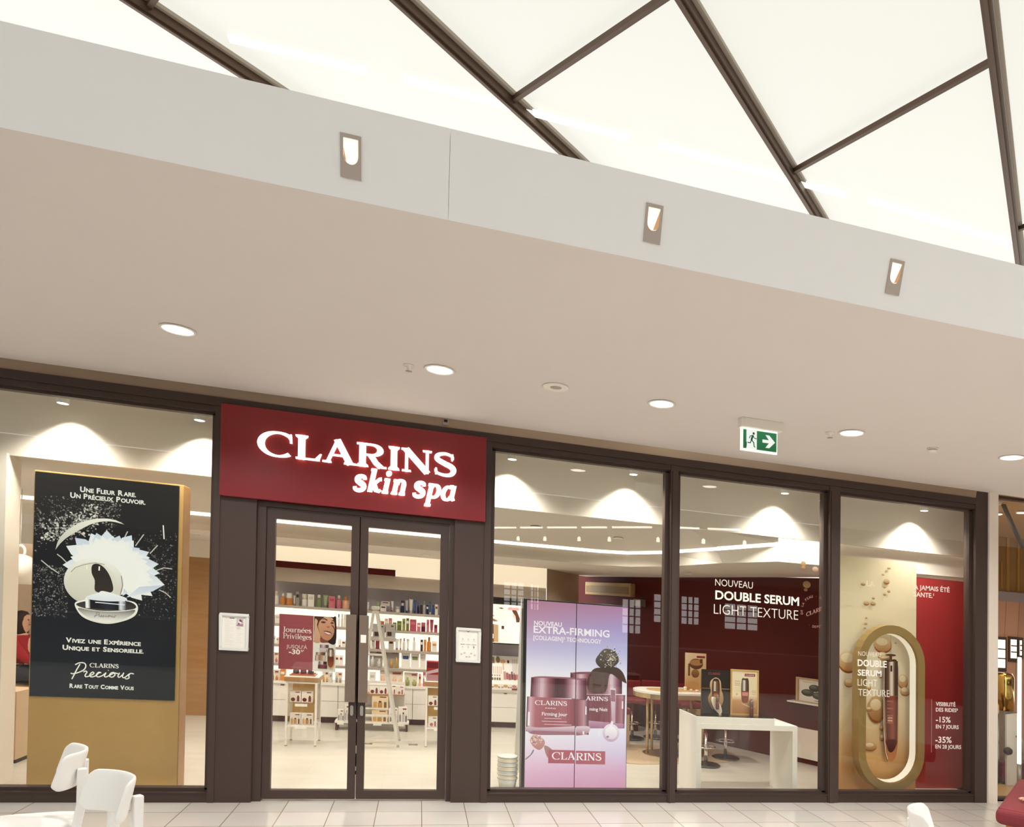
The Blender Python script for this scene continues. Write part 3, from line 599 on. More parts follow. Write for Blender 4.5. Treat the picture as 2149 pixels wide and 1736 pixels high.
# two framed notices on the door posts
def notice(x0, x1, label, which):
    z0, z1 = 1.101, 1.372
    t = thing('framed_notice', label, 'notice', ((x0 + x1) / 2, -.012, z0), 'white framed notices on the door posts')
    m = MB(); y0, y1 = -.03, -.012
    for b in ((x0, x1, z0, z0 + .02), (x0, x1, z1 - .02, z1), (x0, x0 + .018, z0 + .02, z1 - .02), (x1 - .018, x1, z0 + .02, z1 - .02)): m.box(b[0], b[1], y0, y1, b[2], b[3])
    m.build('frame', mat('notice_frame', '#e2e3de', .3), t, bevel=.004)
    a = Art(-.018); a.rect(x0 + .017, x1 - .017, z0 + .019, z1 - .019, '#f5f2e8')
    if which == 0:
        a.rect(x0 + .065, x0 + .098, 1.333, 1.339, '#6f5c7c'); a.rect(x0 + .035, x0 + .060, 1.335, 1.337, '#cfc8cc')
        for k in range(15): a.rect(x0 + .034, x0 + .034 + (.062, .05, .058, .03)[k % 4], 1.318 - .0125 * k, 1.3195 - .0125 * k, '#dcd6d4')
        for k in range(7): a.rect(x0 + .115, x0 + .115 + (.04, .03)[k % 2], 1.26 - .016 * k, 1.2615 - .016 * k, '#e0dbd8')
        a.rect(x0 + .112, x0 + .157, 1.283, 1.335, '#cdc3c8'); a.oval(x0 + .136, 1.314, .012, .013, '#f0e6e2'); a.poly([(x0 + .128, 1.318), (x0 + .135, 1.332), (x0 + .148, 1.322), (x0 + .151, 1.304), (x0 + .144, 1.312)], '#5b3f4c')
        a.poly([(x0 + .113, 1.284), (x0 + .122, 1.302), (x0 + .135, 1.296), (x0 + .156, 1.298), (x0 + .156, 1.284)], '#a98894'); a.oval(x0 + .128, 1.299, .006, .005, '#6b4452'); a.rect(x0 + .116, x0 + .14, 1.268, 1.2705, '#a9a2aa')
    else:
        a.line(arc(x0 + .092, 1.352, .014, .008, 200, 340, 10), .003, '#8d8a8c'); a.rect(x0 + .085, x0 + .102, 1.340, 1.3425, '#6f6c70')
        for k, wd in enumerate((.09, .075, .055)): a.rect(x0 + .092 - wd / 2, x0 + .092 + wd / 2, 1.330 - .013 * k, 1.3315 - .013 * k, '#ddd9d4')
        for k in range(3):
            cx = x0 + .05 + .044 * k
            a.poly([(cx - .007, 1.278), (cx + .007, 1.278), (cx, 1.292)], '#c9c6c8'); a.rect(cx - .012, cx + .012, 1.268, 1.270, '#c4c1c2'); a.rect(cx - .017, cx + .017, 1.240, 1.2435, ('#4a484e', '#a9a7aa', '#8f8d92')[k])
            a.rect(cx - .003, cx + .003, 1.214, 1.230, ('#c9c7c9', '#bdbbbd', '#4c4a50')[k]); a.rect(cx - .01, cx + .01, 1.203, 1.2045, '#cfccca')
        for cx, cz in ((.042, 1.165), (.066, 1.174), (.118, 1.172), (.145, 1.16), (.082, 1.145), (.104, 1.146)): a.rect(x0 + cx - .007, x0 + cx + .007, cz - .006, cz + .006, '#cfcdd0', '#bfbdc2')
    a.build('sheet', PRINT, t)
notice(-1.304, -1.110, 'white framed notice with a small portrait photo on the post left of the doors', 0)
notice(.378, .568, 'white framed notice with rows of little icons on the post right of the doors', 1)

# promotion poster hung inside the left door
t = thing('door_poster', 'pink and white promotion poster with a woman and cream jars inside the left door', 'poster', (-.72, .095, .965))
box(-.925, -.685, .094, .097, .972, 1.386).build('pink_sheet', mat('poster_pink', '#a04c52', .6), t); box(-.688, -.522, .0945, .0975, .965, 1.386).build('white_sheet', M['paper'], t)
a = Art(.0938)
Q = [(-0.68, 1.384), (-0.522, 1.386), (-0.524, 1.189), (-0.681, 1.187)]
a.poly(Q, '#3a1712')
a.poly(smooth([(-0.673, 1.366), (-0.651, 1.358), (-0.659, 1.317), (-0.644, 1.271), (-0.632, 1.231), (-0.631, 1.188), (-0.678, 1.189), (-0.677, 1.287)], 4, True), '#e3b596', '#d9a585')
a.poly(smooth([(-0.645, 1.338), (-0.627, 1.373), (-0.586, 1.385), (-0.547, 1.374), (-0.532, 1.325), (-0.536, 1.266), (-0.552, 1.227), (-0.577, 1.205), (-0.604, 1.209), (-0.63, 1.234), (-0.644, 1.277), (-0.652, 1.309)], 5, True), '#dda98a', '#cf926f')
a.poly(smooth([(-0.676, 1.377), (-0.621, 1.384), (-0.613, 1.376), (-0.64, 1.35), (-0.653, 1.311), (-0.659, 1.32), (-0.655, 1.352)], 4, True), '#552218')
a.poly(smooth([(-0.544, 1.374), (-0.523, 1.382), (-0.522, 1.19), (-0.576, 1.19), (-0.549, 1.224), (-0.532, 1.278), (-0.531, 1.331)], 4, True), '#2c100c')
a.poly(smooth([(-0.631, 1.231), (-0.61, 1.212), (-0.579, 1.202), (-0.582, 1.19), (-0.63, 1.188)], 3, True), '#8c4a3c')
_fc = (('#4a2216', [(-0.622, 1.362), (-0.607, 1.373), (-0.586, 1.362), (-0.588, 1.355), (-0.606, 1.365)]), ('#4a2216', [(-0.56, 1.353), (-0.546, 1.363), (-0.534, 1.356), (-0.535, 1.351), (-0.548, 1.356)]),
       ('#5d2c20', [(-0.632, 1.342), (-0.617, 1.35), (-0.596, 1.344), (-0.604, 1.336), (-0.622, 1.335)]), ('#5d2c20', [(-0.564, 1.339), (-0.552, 1.348), (-0.538, 1.341), (-0.546, 1.334), (-0.558, 1.335)]),
       ('#b8704f', [(-0.59, 1.31), (-0.58, 1.301), (-0.567, 1.307), (-0.573, 1.314)]), ('#8b3d36', [(-0.612, 1.273), (-0.592, 1.279), (-0.579, 1.276), (-0.564, 1.273), (-0.553, 1.261), (-0.555, 1.255), (-0.583, 1.266)]),
       ('#fbf0e6', [(-0.605, 1.269), (-0.583, 1.267), (-0.557, 1.258), (-0.572, 1.252), (-0.591, 1.258)]), ('#c4796b', [(-0.608, 1.267), (-0.591, 1.258), (-0.572, 1.251), (-0.556, 1.255), (-0.572, 1.243), (-0.594, 1.248)]),
       ('#6b3324', [(-0.558, 1.326), (-0.537, 1.313), (-0.532, 1.278), (-0.54, 1.301)]))
for c, pl in _fc: a.poly(smooth(pl, 3, True), c)
quad = lambda a, pl, stops: a.hgrad(pl, stops)
jar_m = [(0, '#5c3443'), (.2, '#c49ba6'), (.45, '#e6d2d6'), (.7, '#8a5a66'), (1, '#4c2a36')]
brz = [(0, '#4a2a22'), (.3, '#e0c0aa'), (.6, '#8a5a48'), (1, '#3c211b')]
# bl, br, tr, tl
quad(a, [(-0.635, 1.147), (-0.573, 1.149), (-0.573, 1.171), (-0.634, 1.171)], jar_m)
a.poly([(-0.642, 1.142), (-0.576, 1.143), (-0.576, 1.121), (-0.592, 1.113), (-0.636, 1.118)], '#e9dcdc', '#cdb9bb')
quad(a, [(-0.663, 1.093), (-0.597, 1.092), (-0.596, 1.113), (-0.662, 1.112)], brz)
quad(a, [(-0.667, 1.05), (-0.594, 1.05), (-0.593, 1.088), (-0.666, 1.089)], [(0, '#4b2620'), (.15, '#f0dccb'), (.4, '#a37059'), (.75, '#d7b09a'), (.9, '#f2e3d6'), (1, '#50281f')])
quad(a, [(-0.642, 1.02), (-0.584, 1.02), (-0.584, 1.043), (-0.641, 1.043)], [(0, '#4a1a20'), (.4, '#f0dcd8'), (.55, '#e6cdc9'), (.6, '#551f26'), (1, '#3c1418')])
quad(a, [(-0.646, 0.989), (-0.581, 0.989), (-0.581, 1.017), (-0.645, 1.018)], [(0, '#5a2128'), (.5, '#9a5058'), (1, '#451a20')])
a.poly(smooth([(-0.579, 1.134), (-0.558, 1.146), (-0.535, 1.135), (-0.53, 1.016), (-0.553, 0.986), (-0.579, 1.011)], 4, True), '#6b4034', '#eac79c')
a.poly(smooth([(-0.574, 1.088), (-0.539, 1.088), (-0.536, 1.025), (-0.555, 0.998), (-0.575, 1.023)], 4, True), '#5d1f18', '#a5572f')
quad(a, [(-0.569, 1.083), (-0.544, 1.083), (-0.546, 1.136), (-0.568, 1.136)], [(0, '#7d5b50'), (.4, '#f6efe8'), (.7, '#e4d5cc'), (1, '#5b3a31')])
a.rect(*[v for v in (-.588, -.585)], 1.305 - .18, 1.318 - .18, '#3a2a25')
a.build('face_and_jars_print', PRINT, t); a = Art(.0938)
_p = [(-0.899, 1.254), (-0.697, 1.253), (-0.898, 1.202), (-0.695, 1.202), (-0.872, 1.132), (-0.726, 1.136), (-0.854, 1.087), (-0.775, 1.087), (-0.837, 0.988), (-0.761, 0.99)]
cap = .040
a.serif('Journées', _p[0][0], _p[0][1] - .002, cap, '#fff6ec', _p[1][0] - _p[0][0], t=.15, h=.055); a.serif('Privilèges', _p[2][0], _p[2][1], cap, '#fff6ec', _p[3][0] - _p[2][0], t=.15, h=.055)
a.build('title_text', PRINT, t); a = Art(.0938); a.text('JUSQU\u2019À', _p[4][0], _p[4][1] - .001, .026, '#f6e6dc', 0.0, _p[5][0] - _p[4][0])
a.text('-30', _p[6][0], _p[6][1], .037, '#fff8ee', .03, _p[7][0] - _p[6][0]); a.text('%*', _p[7][0] + .004, _p[7][1] + .02, .016, '#f8e8de', .02)
a.build('offer_text', PRINT, t); a = Art(.0938); a.rect(_p[8][0], _p[9][0], _p[8][1], _p[8][1] + .003, '#c07b7c')
a.build('small_print', PRINT, t)

# white film lettering on the panes
def decal(name, label, fn, loc):
    t = thing(name, label, 'window lettering', loc, 'white film lettering on the shop panes')
    class Lines:
        def text(s, *q): a = Art(.0575); a.text(*q); a.build('text_line', PRINT, t)
        def rect(s, *q): a = Art(.0575); a.rect(*q); a.build('upright_line', PRINT, t)
    fn(Lines()); return t
def put(a, t, box_, col, bold=0.0):              # box_: left base, right base, left top
    (x0, z0), (x1, _), (_, z1) = box_; a.text(t, x0, z0, z1 - z0, col, bold, x1 - x0)
def _d3(a):
    put(a, 'NOUVEAU', [(2.603, 1.876), (2.966, 1.875), (2.603, 1.934)], '#f6efe2', -.004); put(a, 'DOUBLE SERUM', [(2.605, 1.755), (3.427, 1.764), (2.604, 1.834)], '#fff9ee', .024); put(a, 'LIGHT TEXTURE', [(2.593, 1.629), (3.419, 1.638), (2.592, 1.712)], '#f6efe2', -.012)
decal('window_lettering', 'white film lettering of a new serum across the dark red pane, bold middle line', _d3, (2.97, .0575, 1.588))
def _d4(a):
    put(a, 'NOUVEAU', [(4.045, 1.339), (4.29, 1.344), (4.044, 1.379)], '#f4ead8', -.01); put(a, 'DOUBLE', [(4.04, 1.242), (4.353, 1.253), (4.04, 1.304)], '#fff9ee', .022); put(a, 'SERUM', [(4.041, 1.154), (4.297, 1.161), (4.041, 1.211)], '#fff9ee', .022)
    put(a, 'LIGHT', [(4.042, 1.061), (4.251, 1.066), (4.041, 1.123)], '#f6efe2', -.008); put(a, 'TEXTURE', [(4.048, 0.969), (4.386, 0.978), (4.047, 1.031)], '#f6efe2', -.008)
decal('window_lettering', 'five short lines of white film lettering over the gold ring and beige banner', _d4, (4.15, .0575, .955))
def _d5(a):
    put(a, 'LA', [(4.131, 1.992), (4.218, 1.994), (4.131, 2.041)], '#f0e0c4', .01); put(a, 'A JAMAIS ÉTÉ', [(4.647, 2.001), (5.052, 2.027), (4.647, 2.046)], '#fff6ea', .02); put(a, 'SANTE.¹', [(4.648, 1.933), (4.873, 1.945), (4.648, 1.978)], '#fff6ea', .02)
decal('window_lettering', 'two short white lines of film lettering at the top of the red panel', _d5, (4.7, .0575, 1.895))
def _d6(a):
    put(a, 'VISIBILITÉ', [(4.901, 0.904), (5.125, 0.912), (4.901, 0.941)], '#fff6ea', .02); put(a, 'DES RIDES³', [(4.901, 0.85), (5.152, 0.858), (4.901, 0.886)], '#fff6ea', .02)
    put(a, '-15%', [(4.902, 0.747), (5.071, 0.752), (4.902, 0.802)], '#fff6ea', .02); put(a, 'EN 7 JOURS', [(4.902, 0.688), (5.164, 0.695), (4.902, 0.725)], '#fff6ea', .02)
    put(a, '-35%', [(4.898, 0.552), (5.083, 0.556), (4.897, 0.611)], '#fff6ea', .02); put(a, 'EN 28 JOURS', [(4.898, 0.497), (5.193, 0.503), (4.898, 0.534)], '#fff6ea', .02); (x0, z1), (x1, z0) = [(4.852, 0.964), (4.855, 0.46)]; a.rect(x0, x0 + .0035, z0, z1, '#d8b0a0')
decal('window_lettering', 'small white film figures with a thin upright line low on the red panel', _d6, (4.97, .0575, .47))
a = Art(.0575); (cx, cz), r = [(3.593, 1.715)][0], .135
def round_text(s, a0, step, rr, k, flip):
    for i, ch in enumerate(s):
        if ch == ' ': continue
        an = math.radians(a0 - step * i * (1 if not flip else -1)); v, f = text_geo(ch, .01); wd = max(p[0] for p in v)
        ux, uz = (math.sin(an), -math.cos(an)) if not flip else (-math.sin(an), math.cos(an)); nx, nz = (math.cos(an), math.sin(an)) if not flip else (-math.cos(an), -math.sin(an))
        a._put([(cx + rr * math.cos(an) + ux * (p[0] - wd / 2) * k + nx * p[1] * k, cz + rr * math.sin(an) + uz * (p[0] - wd / 2) * k + nz * p[1] * k) for p in v], f, [srgb('#a8756a')] * len(v))
round_text('DE LA PEAU · MADE IN F', 190, 9.4, r - .006, .022, False); round_text('· DEPUIS 1954', 245, 8.5, r + .014, .022, True)
t = thing('round_seal_lettering', 'faint round seal of film lettering near the right edge of the dark red pane', 'window lettering', (cx, .0575, cz)); a.build('ring_text', PRINT, t); a = Art(.0575)
polys, wd = serif_geo('CLARINS', .16, .06); kx = .20 / wd; sl = .42; vs = []; fs = []
for p in polys: fs.append(tuple(range(len(vs), len(vs) + len(p)))); vs += [(cx - .09 + q[0] * kx, cz - .05 + q[1] * .036 + q[0] * kx * sl) for q in p]
a._put(vs, fs, [srgb('#c79a8c')] * len(vs))
a.build('centre_text', PRINT, t)

# ---------------------------------------------------------------- window bay lamps and shop lamps
def bay_spot(x, label):
    y = .26; t = thing('cylinder_spotlight', label, 'spotlight', (x, y, 2.93), 'white cylinder spotlights in the window bay')
    MB().cyl((x, y, 2.80), .040, .13, 28).build('body', M['plastic'], t, bevel=.003); MB().cyl((x, y, 2.7985), .033, .003, 28).build('lens', M['spotglow'], t)
    box(x - .058, x - .044, y - .01, y + .01, 2.86, 2.93).build('bracket', M['plastic'], t)
    lamp(t, (x, y + .02, 2.79), 9, (1, .97, .92), ang=95, blend=.35, rad=.02, aim=(x, y + .2, 2.2)); lamp(t, (x, y - .06, 2.785), 62, (1, .97, .93), ang=128, blend=1.0, rad=.05, aim=(x, y - .06, 0), name='bay_fill'); return t  # second, wide lamp is added fill to brighten the bay
for x, lb in ((-2.43, 'white cylinder spotlight above the black flower poster'), (-1.54, 'white cylinder spotlight at the right end of the left window, beside the red sign'), (.83, 'white cylinder spotlight at the left end of the window beside the doors'),
              (1.9, 'white cylinder spotlight at the right end of the window with the pink screen'), (3.385, 'white cylinder spotlight over the white console table'), (4.92, 'white cylinder spotlight over the red panel in the right window')): bay_spot(x, lb)
def shop_lamp(x, y, z, e, label):
    t = thing('shop_downlight', label, 'ceiling light', (x, y, z), 'small round downlights in the shop ceiling')
    MB().lathe([(.05, .004), (.055, -.006), (.044, -.007)], (x, y, z), 24).build('trim_ring', M['plastic'], t); MB().cyl((x, y, z - .005), .044, .004, 24).build('diffuser', M['led'], t)
    lamp(t, (x, y, z - .03), e, (1, .96, .92), ang=150, blend=.9, rad=.05, aim=(x, y, 0))
def ceil_z(y): return 2.41 - (y - .5) / 1.22 * .18 - .004
for i, (x, y, lb) in enumerate(((-3.2, 1.0, 'small lit shop downlight behind the left bay'), (-2.1, 1.1, 'small lit shop downlight behind the flower poster box'), (-1.0, 1.0, 'small lit shop downlight behind the left door'), (.1, 1.0, 'small lit shop downlight behind the right door'),
    (1.15, 1.0, 'small lit shop downlight above the pink screen'), (2.0, 1.1, 'small lit shop downlight right of the pink screen'), (2.7, .75, 'small lit shop downlight above the white console'))): shop_lamp(x, y, ceil_z(y), 40, lb)
for x, y, lb in ((-1.0, 2.5, 'small downlight in the low ceiling in front of the left shelves'), (.15, 2.5, 'small downlight in the low ceiling in front of the right shelves'), (1.2, 2.5, 'small downlight in the low ceiling before the make-up counter'), (-2.2, 2.6, 'small downlight in the low ceiling before the panelled wall'), (2.35, 3.0, 'small downlight in the low ceiling near the air conditioner'), (3.05, 1.9, 'small downlight in the low ceiling over the oval table')): shop_lamp(x, y, 2.06 + (.012 if x > 2 else 0), 36, lb)

# ---------------------------------------------------------------- left window: poster box
t = thing('poster_display_box', 'tall gold display box with a black flower advertisement in the left window', 'display box', (-2.13, .37, 0), None)
m = MB(); m.box(-2.612, -1.648, .30, .45, 0, 2.304); m.build('case', M['gold'], t, bevel=.003)
m = MB(); m.box(-1.648, -1.642, .30, .45, .01, 2.295); m.build('side_panel', M['wood'], t)
m = MB(); m.box(-2.600, -1.674, .285, .30, .678, 2.292); m.build('poster_panel', mat('poster_black', '#14171c', .25), t)
a = Art(.2845)
random.seed(3)
a.grad(-2.600, -1.674, .678, 2.292, [(0, '#23262c', '#1a1d22'), (.35, '#191c22', '#1b1d22'), (.6, '#17191d', '#1c1b1c'), (1, '#26221f', '#1a1716')])
# splashing specks of water and dust
def specks(n, x0, x1, z0, z1, c, smax, fall):
    vs = []; fs = []; cs = []
    for k in range(n):
        x = random.uniform(x0, x1); z = random.uniform(z0, z1)
        if random.random() > fall(x, z): continue
        r = random.uniform(.0012, smax); an = random.uniform(0, 6.28); e = random.uniform(.25, 1); b = len(vs); g = random.uniform(.25, 1)
        for q in range(6):
            u, v = r * math.cos(q * 1.047), r * e * math.sin(q * 1.047); vs.append((x + u * math.cos(an) - v * math.sin(an), z + u * math.sin(an) + v * math.cos(an)))
        fs.append(tuple(range(b, b + 6))); cs += [tuple(ch * g for ch in srgb(c))] * 6
    a._put(vs, fs, cs)
specks(1500, -2.6, -2.05, 1.62, 2.13, '#a9a69a', .008, lambda x, z: max(0, 1 - abs(z - 1.96 - (x + 2.45) * .3) / .22))
specks(900, -2.55, -2.2, 1.80, 2.10, '#f3efdf', .011, lambda x, z: max(0, 1 - abs((z - 1.86) - (x + 2.48) * .55) / .12))
specks(1300, -1.98, -1.68, 1.2, 1.95, '#8d8880', .007, lambda x, z: max(0, .9 - abs(z - 1.6) / .4))
specks(700, -2.6, -2.38, 1.25, 1.62, '#9b9890', .007, lambda x, z: .7)
a.poly(smooth([(-2.463, 1.738), (-2.447, 1.806), (-2.408, 1.871), (-2.337, 1.934), (-2.25, 1.977), (-2.162, 1.996), (-2.088, 1.991), (-2.03, 1.965)], 5) + smooth([(-2.03, 1.965), (-2.103, 1.978), (-2.172, 1.972), (-2.24, 1.947), (-2.322, 1.891), (-2.393, 1.833), (-2.435, 1.785)], 5), '#f9f5e4', '#c9c4b2')
for pl in ([(-2.452, 1.708), (-2.423, 1.686), (-2.379, 1.639)], [(-2.549, 1.655), (-2.493, 1.607), (-2.435, 1.568)], [(-1.901, 1.904), (-1.93, 1.855), (-1.954, 1.813)], [(-2.007, 1.916), (-2.026, 1.869)], [(-1.814, 1.642), (-1.764, 1.667), (-1.707, 1.663)], [(-2.307, 1.875), (-2.277, 1.85)], [(-1.791, 1.5), (-1.749, 1.481), (-1.713, 1.449)], [(-1.857, 1.765), (-1.808, 1.832)]): a.line(pl, .007, '#cfcabc')
a.line([(-1.774, 1.985), (-1.77, 1.934), (-1.766, 1.882)], .008, '#fbf7e8')
# the white flower: pointed petals around a centre, back row bluish, front rows whiter
fc = [(-2.125, 1.65)][0]
tips = [(-2.415, 1.633), (-2.396, 1.772), (-2.342, 1.836), (-2.295, 1.798), (-2.241, 1.879), (-2.207, 1.885), (-2.141, 1.911), (-2.1, 1.873), (-2.058, 1.88), (-1.979, 1.89), (-1.965, 1.852), (-1.924, 1.799), (-1.863, 1.776), (-1.857, 1.736), (-1.797, 1.692), (-1.788, 1.624), (-1.818, 1.567), (-1.753, 1.538), (-1.833, 1.451), (-1.9, 1.412)]
def petal(tip, wd, top, bot, sc=1.0):
    tx, tz = fc[0] + (tip[0] - fc[0]) * sc, fc[1] + (tip[1] - fc[1]) * sc; dx, dz = tx - fc[0], tz - fc[1]; l = math.hypot(dx, dz); nx, nz = -dz / l, dx / l
    pts = [fc] + [(fc[0] + dx * s_ + nx * wd * w_, fc[1] + dz * s_ + nz * wd * w_) for s_, w_ in ((.3, .8), (.6, 1), (.82, .75))] + [(tx, tz)] + [(fc[0] + dx * s_ - nx * wd * w_, fc[1] + dz * s_ - nz * wd * w_) for s_, w_ in ((.82, .75), (.6, 1), (.3, .8))]
    a.poly(pts, top, bot)
for k, tp in enumerate(tips): petal(tp, .052, ('#dfe7ee', '#eef3f2', '#d3dee8')[k % 3], '#f7f7ef')
for k, tp in enumerate(tips): petal(((tips[k - 1][0] + tp[0]) / 2, (tips[k - 1][1] + tp[1]) / 2), .045, '#f9f8ee', '#fdfbf0', .86)
for k, tp in enumerate(tips): petal(tp, .040, '#fcfaf0', '#fefcf3', .72)
a.oval(fc[0] + .02, fc[1] - .03, .19, .19, '#fdfbf1', '#fcf9ee')
for pl in ([(-2.001, 1.427), (-1.918, 1.513), (-1.756, 1.538), (-1.831, 1.486)], [(-2.026, 1.437), (-2.018, 1.494), (-1.992, 1.462)]): a.poly(pl, '#c9d5e0', '#eef0ee')
# round lid leaning behind, jar and bowl
lid = [(-2.211, 1.524)][0]; a.oval(lid[0], lid[1], .190, .148 * 1.17, '#fbf8ea', '#cdc7b0', 40)
a.oval(lid[0] - .008, lid[1] - .004, .150, .150, '#efe9d4', '#d9d3bd', 36)
a.poly(smooth([(-2.224, 1.647), (-2.185, 1.659), (-2.14, 1.626), (-2.104, 1.561), (-2.087, 1.478), (-2.121, 1.452), (-2.2, 1.458), (-2.206, 1.536), (-2.227, 1.59)], 4, True), '#2b2320', '#3a302b')
a.line([(-2.26, 1.641), (-2.256, 1.611)], .006, '#fffdf2'); a.line([(-2.179, 1.642), (-2.18, 1.611)], .009, '#fffdf2')
a.line([(-2.358, 1.585), (-2.33, 1.621), (-2.272, 1.648), (-2.204, 1.666), (-2.145, 1.659)], .004, '#8f8773'); a.line([(-2.037, 1.584), (-2.027, 1.516), (-2.039, 1.447)], .004, '#5a534a')
a.poly(smooth([(-2.329, 1.356), (-2.284, 1.386), (-2.163, 1.411), (-1.974, 1.404), (-1.926, 1.369), (-1.934, 1.309), (-1.981, 1.268), (-2.065, 1.235), (-2.136, 1.225), (-2.225, 1.241), (-2.291, 1.279)], 5, True), '#fdfbf0', '#efe9d6')
a.poly(smooth([(-2.32, 1.354), (-2.265, 1.38), (-2.14, 1.402), (-1.984, 1.398), (-1.935, 1.363), (-1.978, 1.338), (-2.138, 1.319), (-2.264, 1.329)], 5, True), '#2a2624', '#4b453f')
a.poly(smooth([(-2.306, 1.329), (-2.227, 1.318), (-2.114, 1.315), (-2.006, 1.326), (-1.943, 1.34), (-1.962, 1.302), (-2.042, 1.253), (-2.131, 1.239), (-2.216, 1.252), (-2.282, 1.291)], 4, True), '#6d665a', '#fbf7e8')
qd = [(-2.259, 1.332), (-1.999, 1.332), (-2.001, 1.418), (-2.263, 1.404)]; a.hgrad(qd, [(0, '#fdfbf2'), (.06, '#fdfbf2'), (.12, '#1d1b1c'), (.3, '#1a1a1e'), (.55, '#2c3038'), (.8, '#1b1b20'), (.86, '#e9ecef'), (1, '#2a2a30')])
for zz in (150, 185): a.line([(qd[0][0] + .06, qd[2][1] - .012 - (zz - 150) * .0008), (qd[1][0] - .01, qd[2][1] - .018 - (zz - 150) * .0008)], .006, '#f4f6f6')
a.poly(smooth([(-2.261, 1.407), (-2.229, 1.43), (-2.183, 1.447), (-2.16, 1.463), (-2.117, 1.458), (-2.051, 1.441), (-1.998, 1.421), (-2.012, 1.401), (-2.116, 1.391), (-2.219, 1.394)], 4, True), '#fdfcf4', '#e6ebef')
a.line(smooth([(-2.315, 0.916), (-2.292, 0.931), (-2.26, 0.932), (-2.248, 0.912), (-2.259, 0.884), (-2.291, 0.863), (-2.327, 0.851), (-2.342, 0.855)], 4), .0075, '#fbf5e2')
a.line(smooth([(-2.285, 0.923), (-2.307, 0.877), (-2.321, 0.842), (-2.334, 0.812)], 4), .0075, '#fbf5e2')
a.line(smooth([(-2.262, 0.866), (-2.249, 0.874), (-2.24, 0.866), (-2.251, 0.845), (-2.246, 0.833), (-2.221, 0.841), (-2.196, 0.859), (-2.205, 0.869), (-2.221, 0.849), (-2.212, 0.833), (-2.184, 0.843), (-2.165, 0.864), (-2.151, 0.866), (-2.166, 0.869), (-2.181, 0.848), (-2.169, 0.835), (-2.142, 0.846), (-2.119, 0.868), (-2.129, 0.844), (-2.119, 0.837), (-2.097, 0.849), (-2.067, 0.871), (-2.086, 0.868), (-2.097, 0.847), (-2.08, 0.837), (-2.061, 0.854), (-2.065, 0.869), (-2.041, 0.864)], 4), .0075, '#fbf5e2')
a.line(smooth([(-2.032, 0.871), (-2.042, 0.846), (-2.032, 0.839), (-2.01, 0.861), (-2.005, 0.874), (-2.013, 0.844), (-1.999, 0.838), (-1.964, 0.869), (-1.939, 0.867)], 4), .0075, '#fbf5e2')
a.line(smooth([(-1.964, 0.869), (-1.972, 0.855), (-1.97, 0.837), (-1.985, 0.829), (-1.996, 0.832)], 4), .0075, '#fbf5e2')
a.line(smooth([(-2.106, 0.885), (-2.102, 0.887)], 4), .0075, '#fbf5e2')
a.line(smooth([(-2.195, 1.3), (-2.187, 1.305), (-2.175, 1.306), (-2.171, 1.299), (-2.175, 1.29), (-2.186, 1.283), (-2.2, 1.278), (-2.205, 1.28)], 3), .0026, '#6b6456')
a.line(smooth([(-2.184, 1.303), (-2.192, 1.287), (-2.198, 1.275), (-2.202, 1.265)], 3), .0026, '#6b6456')
a.line(smooth([(-2.176, 1.284), (-2.171, 1.287), (-2.168, 1.284), (-2.172, 1.277), (-2.17, 1.274), (-2.161, 1.276), (-2.152, 1.282), (-2.155, 1.286), (-2.161, 1.279), (-2.158, 1.273), (-2.147, 1.277), (-2.141, 1.284), (-2.136, 1.285), (-2.141, 1.286), (-2.147, 1.279), (-2.143, 1.274), (-2.132, 1.278), (-2.124, 1.286), (-2.128, 1.278), (-2.124, 1.276), (-2.116, 1.28), (-2.105, 1.288), (-2.112, 1.286), (-2.116, 1.279), (-2.11, 1.276), (-2.103, 1.282), (-2.105, 1.287), (-2.096, 1.285)], 3), .0026, '#6b6456')
a.line(smooth([(-2.093, 1.288), (-2.097, 1.28), (-2.093, 1.277), (-2.085, 1.285), (-2.083, 1.289), (-2.086, 1.279), (-2.081, 1.277), (-2.069, 1.288), (-2.06, 1.287)], 3), .0026, '#6b6456')
a.line(smooth([(-2.069, 1.288), (-2.071, 1.283), (-2.071, 1.278), (-2.076, 1.274), (-2.08, 1.275)], 3), .0026, '#6b6456')
a.line(smooth([(-2.119, 1.292), (-2.118, 1.293)], 3), .0026, '#6b6456')
_p = [(-2.312, 2.175), (-1.953, 2.173), (-2.373, 2.124), (-1.89, 2.126)] + [(-2.377, 1.075), (-1.898, 1.075), (-2.396, 1.021), (-1.879, 1.022), (-2.222, 0.9), (-2.038, 0.903), (-2.346, 0.748), (-1.937, 0.75)]
for q, (txt, cp) in enumerate((('Une Fleur Rare.', .040), ('Un Précieux Pouvoir.', .040), ('Vivez une Expérience', .036), ('Unique et Sensorielle.', .036), ('', 0), ('Rare Tout Comme Vous', .032))):
    if txt: a.caps(txt, _p[2 * q][0], min(_p[2 * q][1], _p[2 * q + 1][1]), cp, '#f6f2e4', .035, _p[2 * q + 1][0] - _p[2 * q][0])
a.serif('CLARINS', _p[8][0], _p[8][1] + .004, .030, '#f6f2e4', _p[9][0] - _p[8][0], t=.2, h=.08)
a.build('flower_picture', BACKLIT, t)

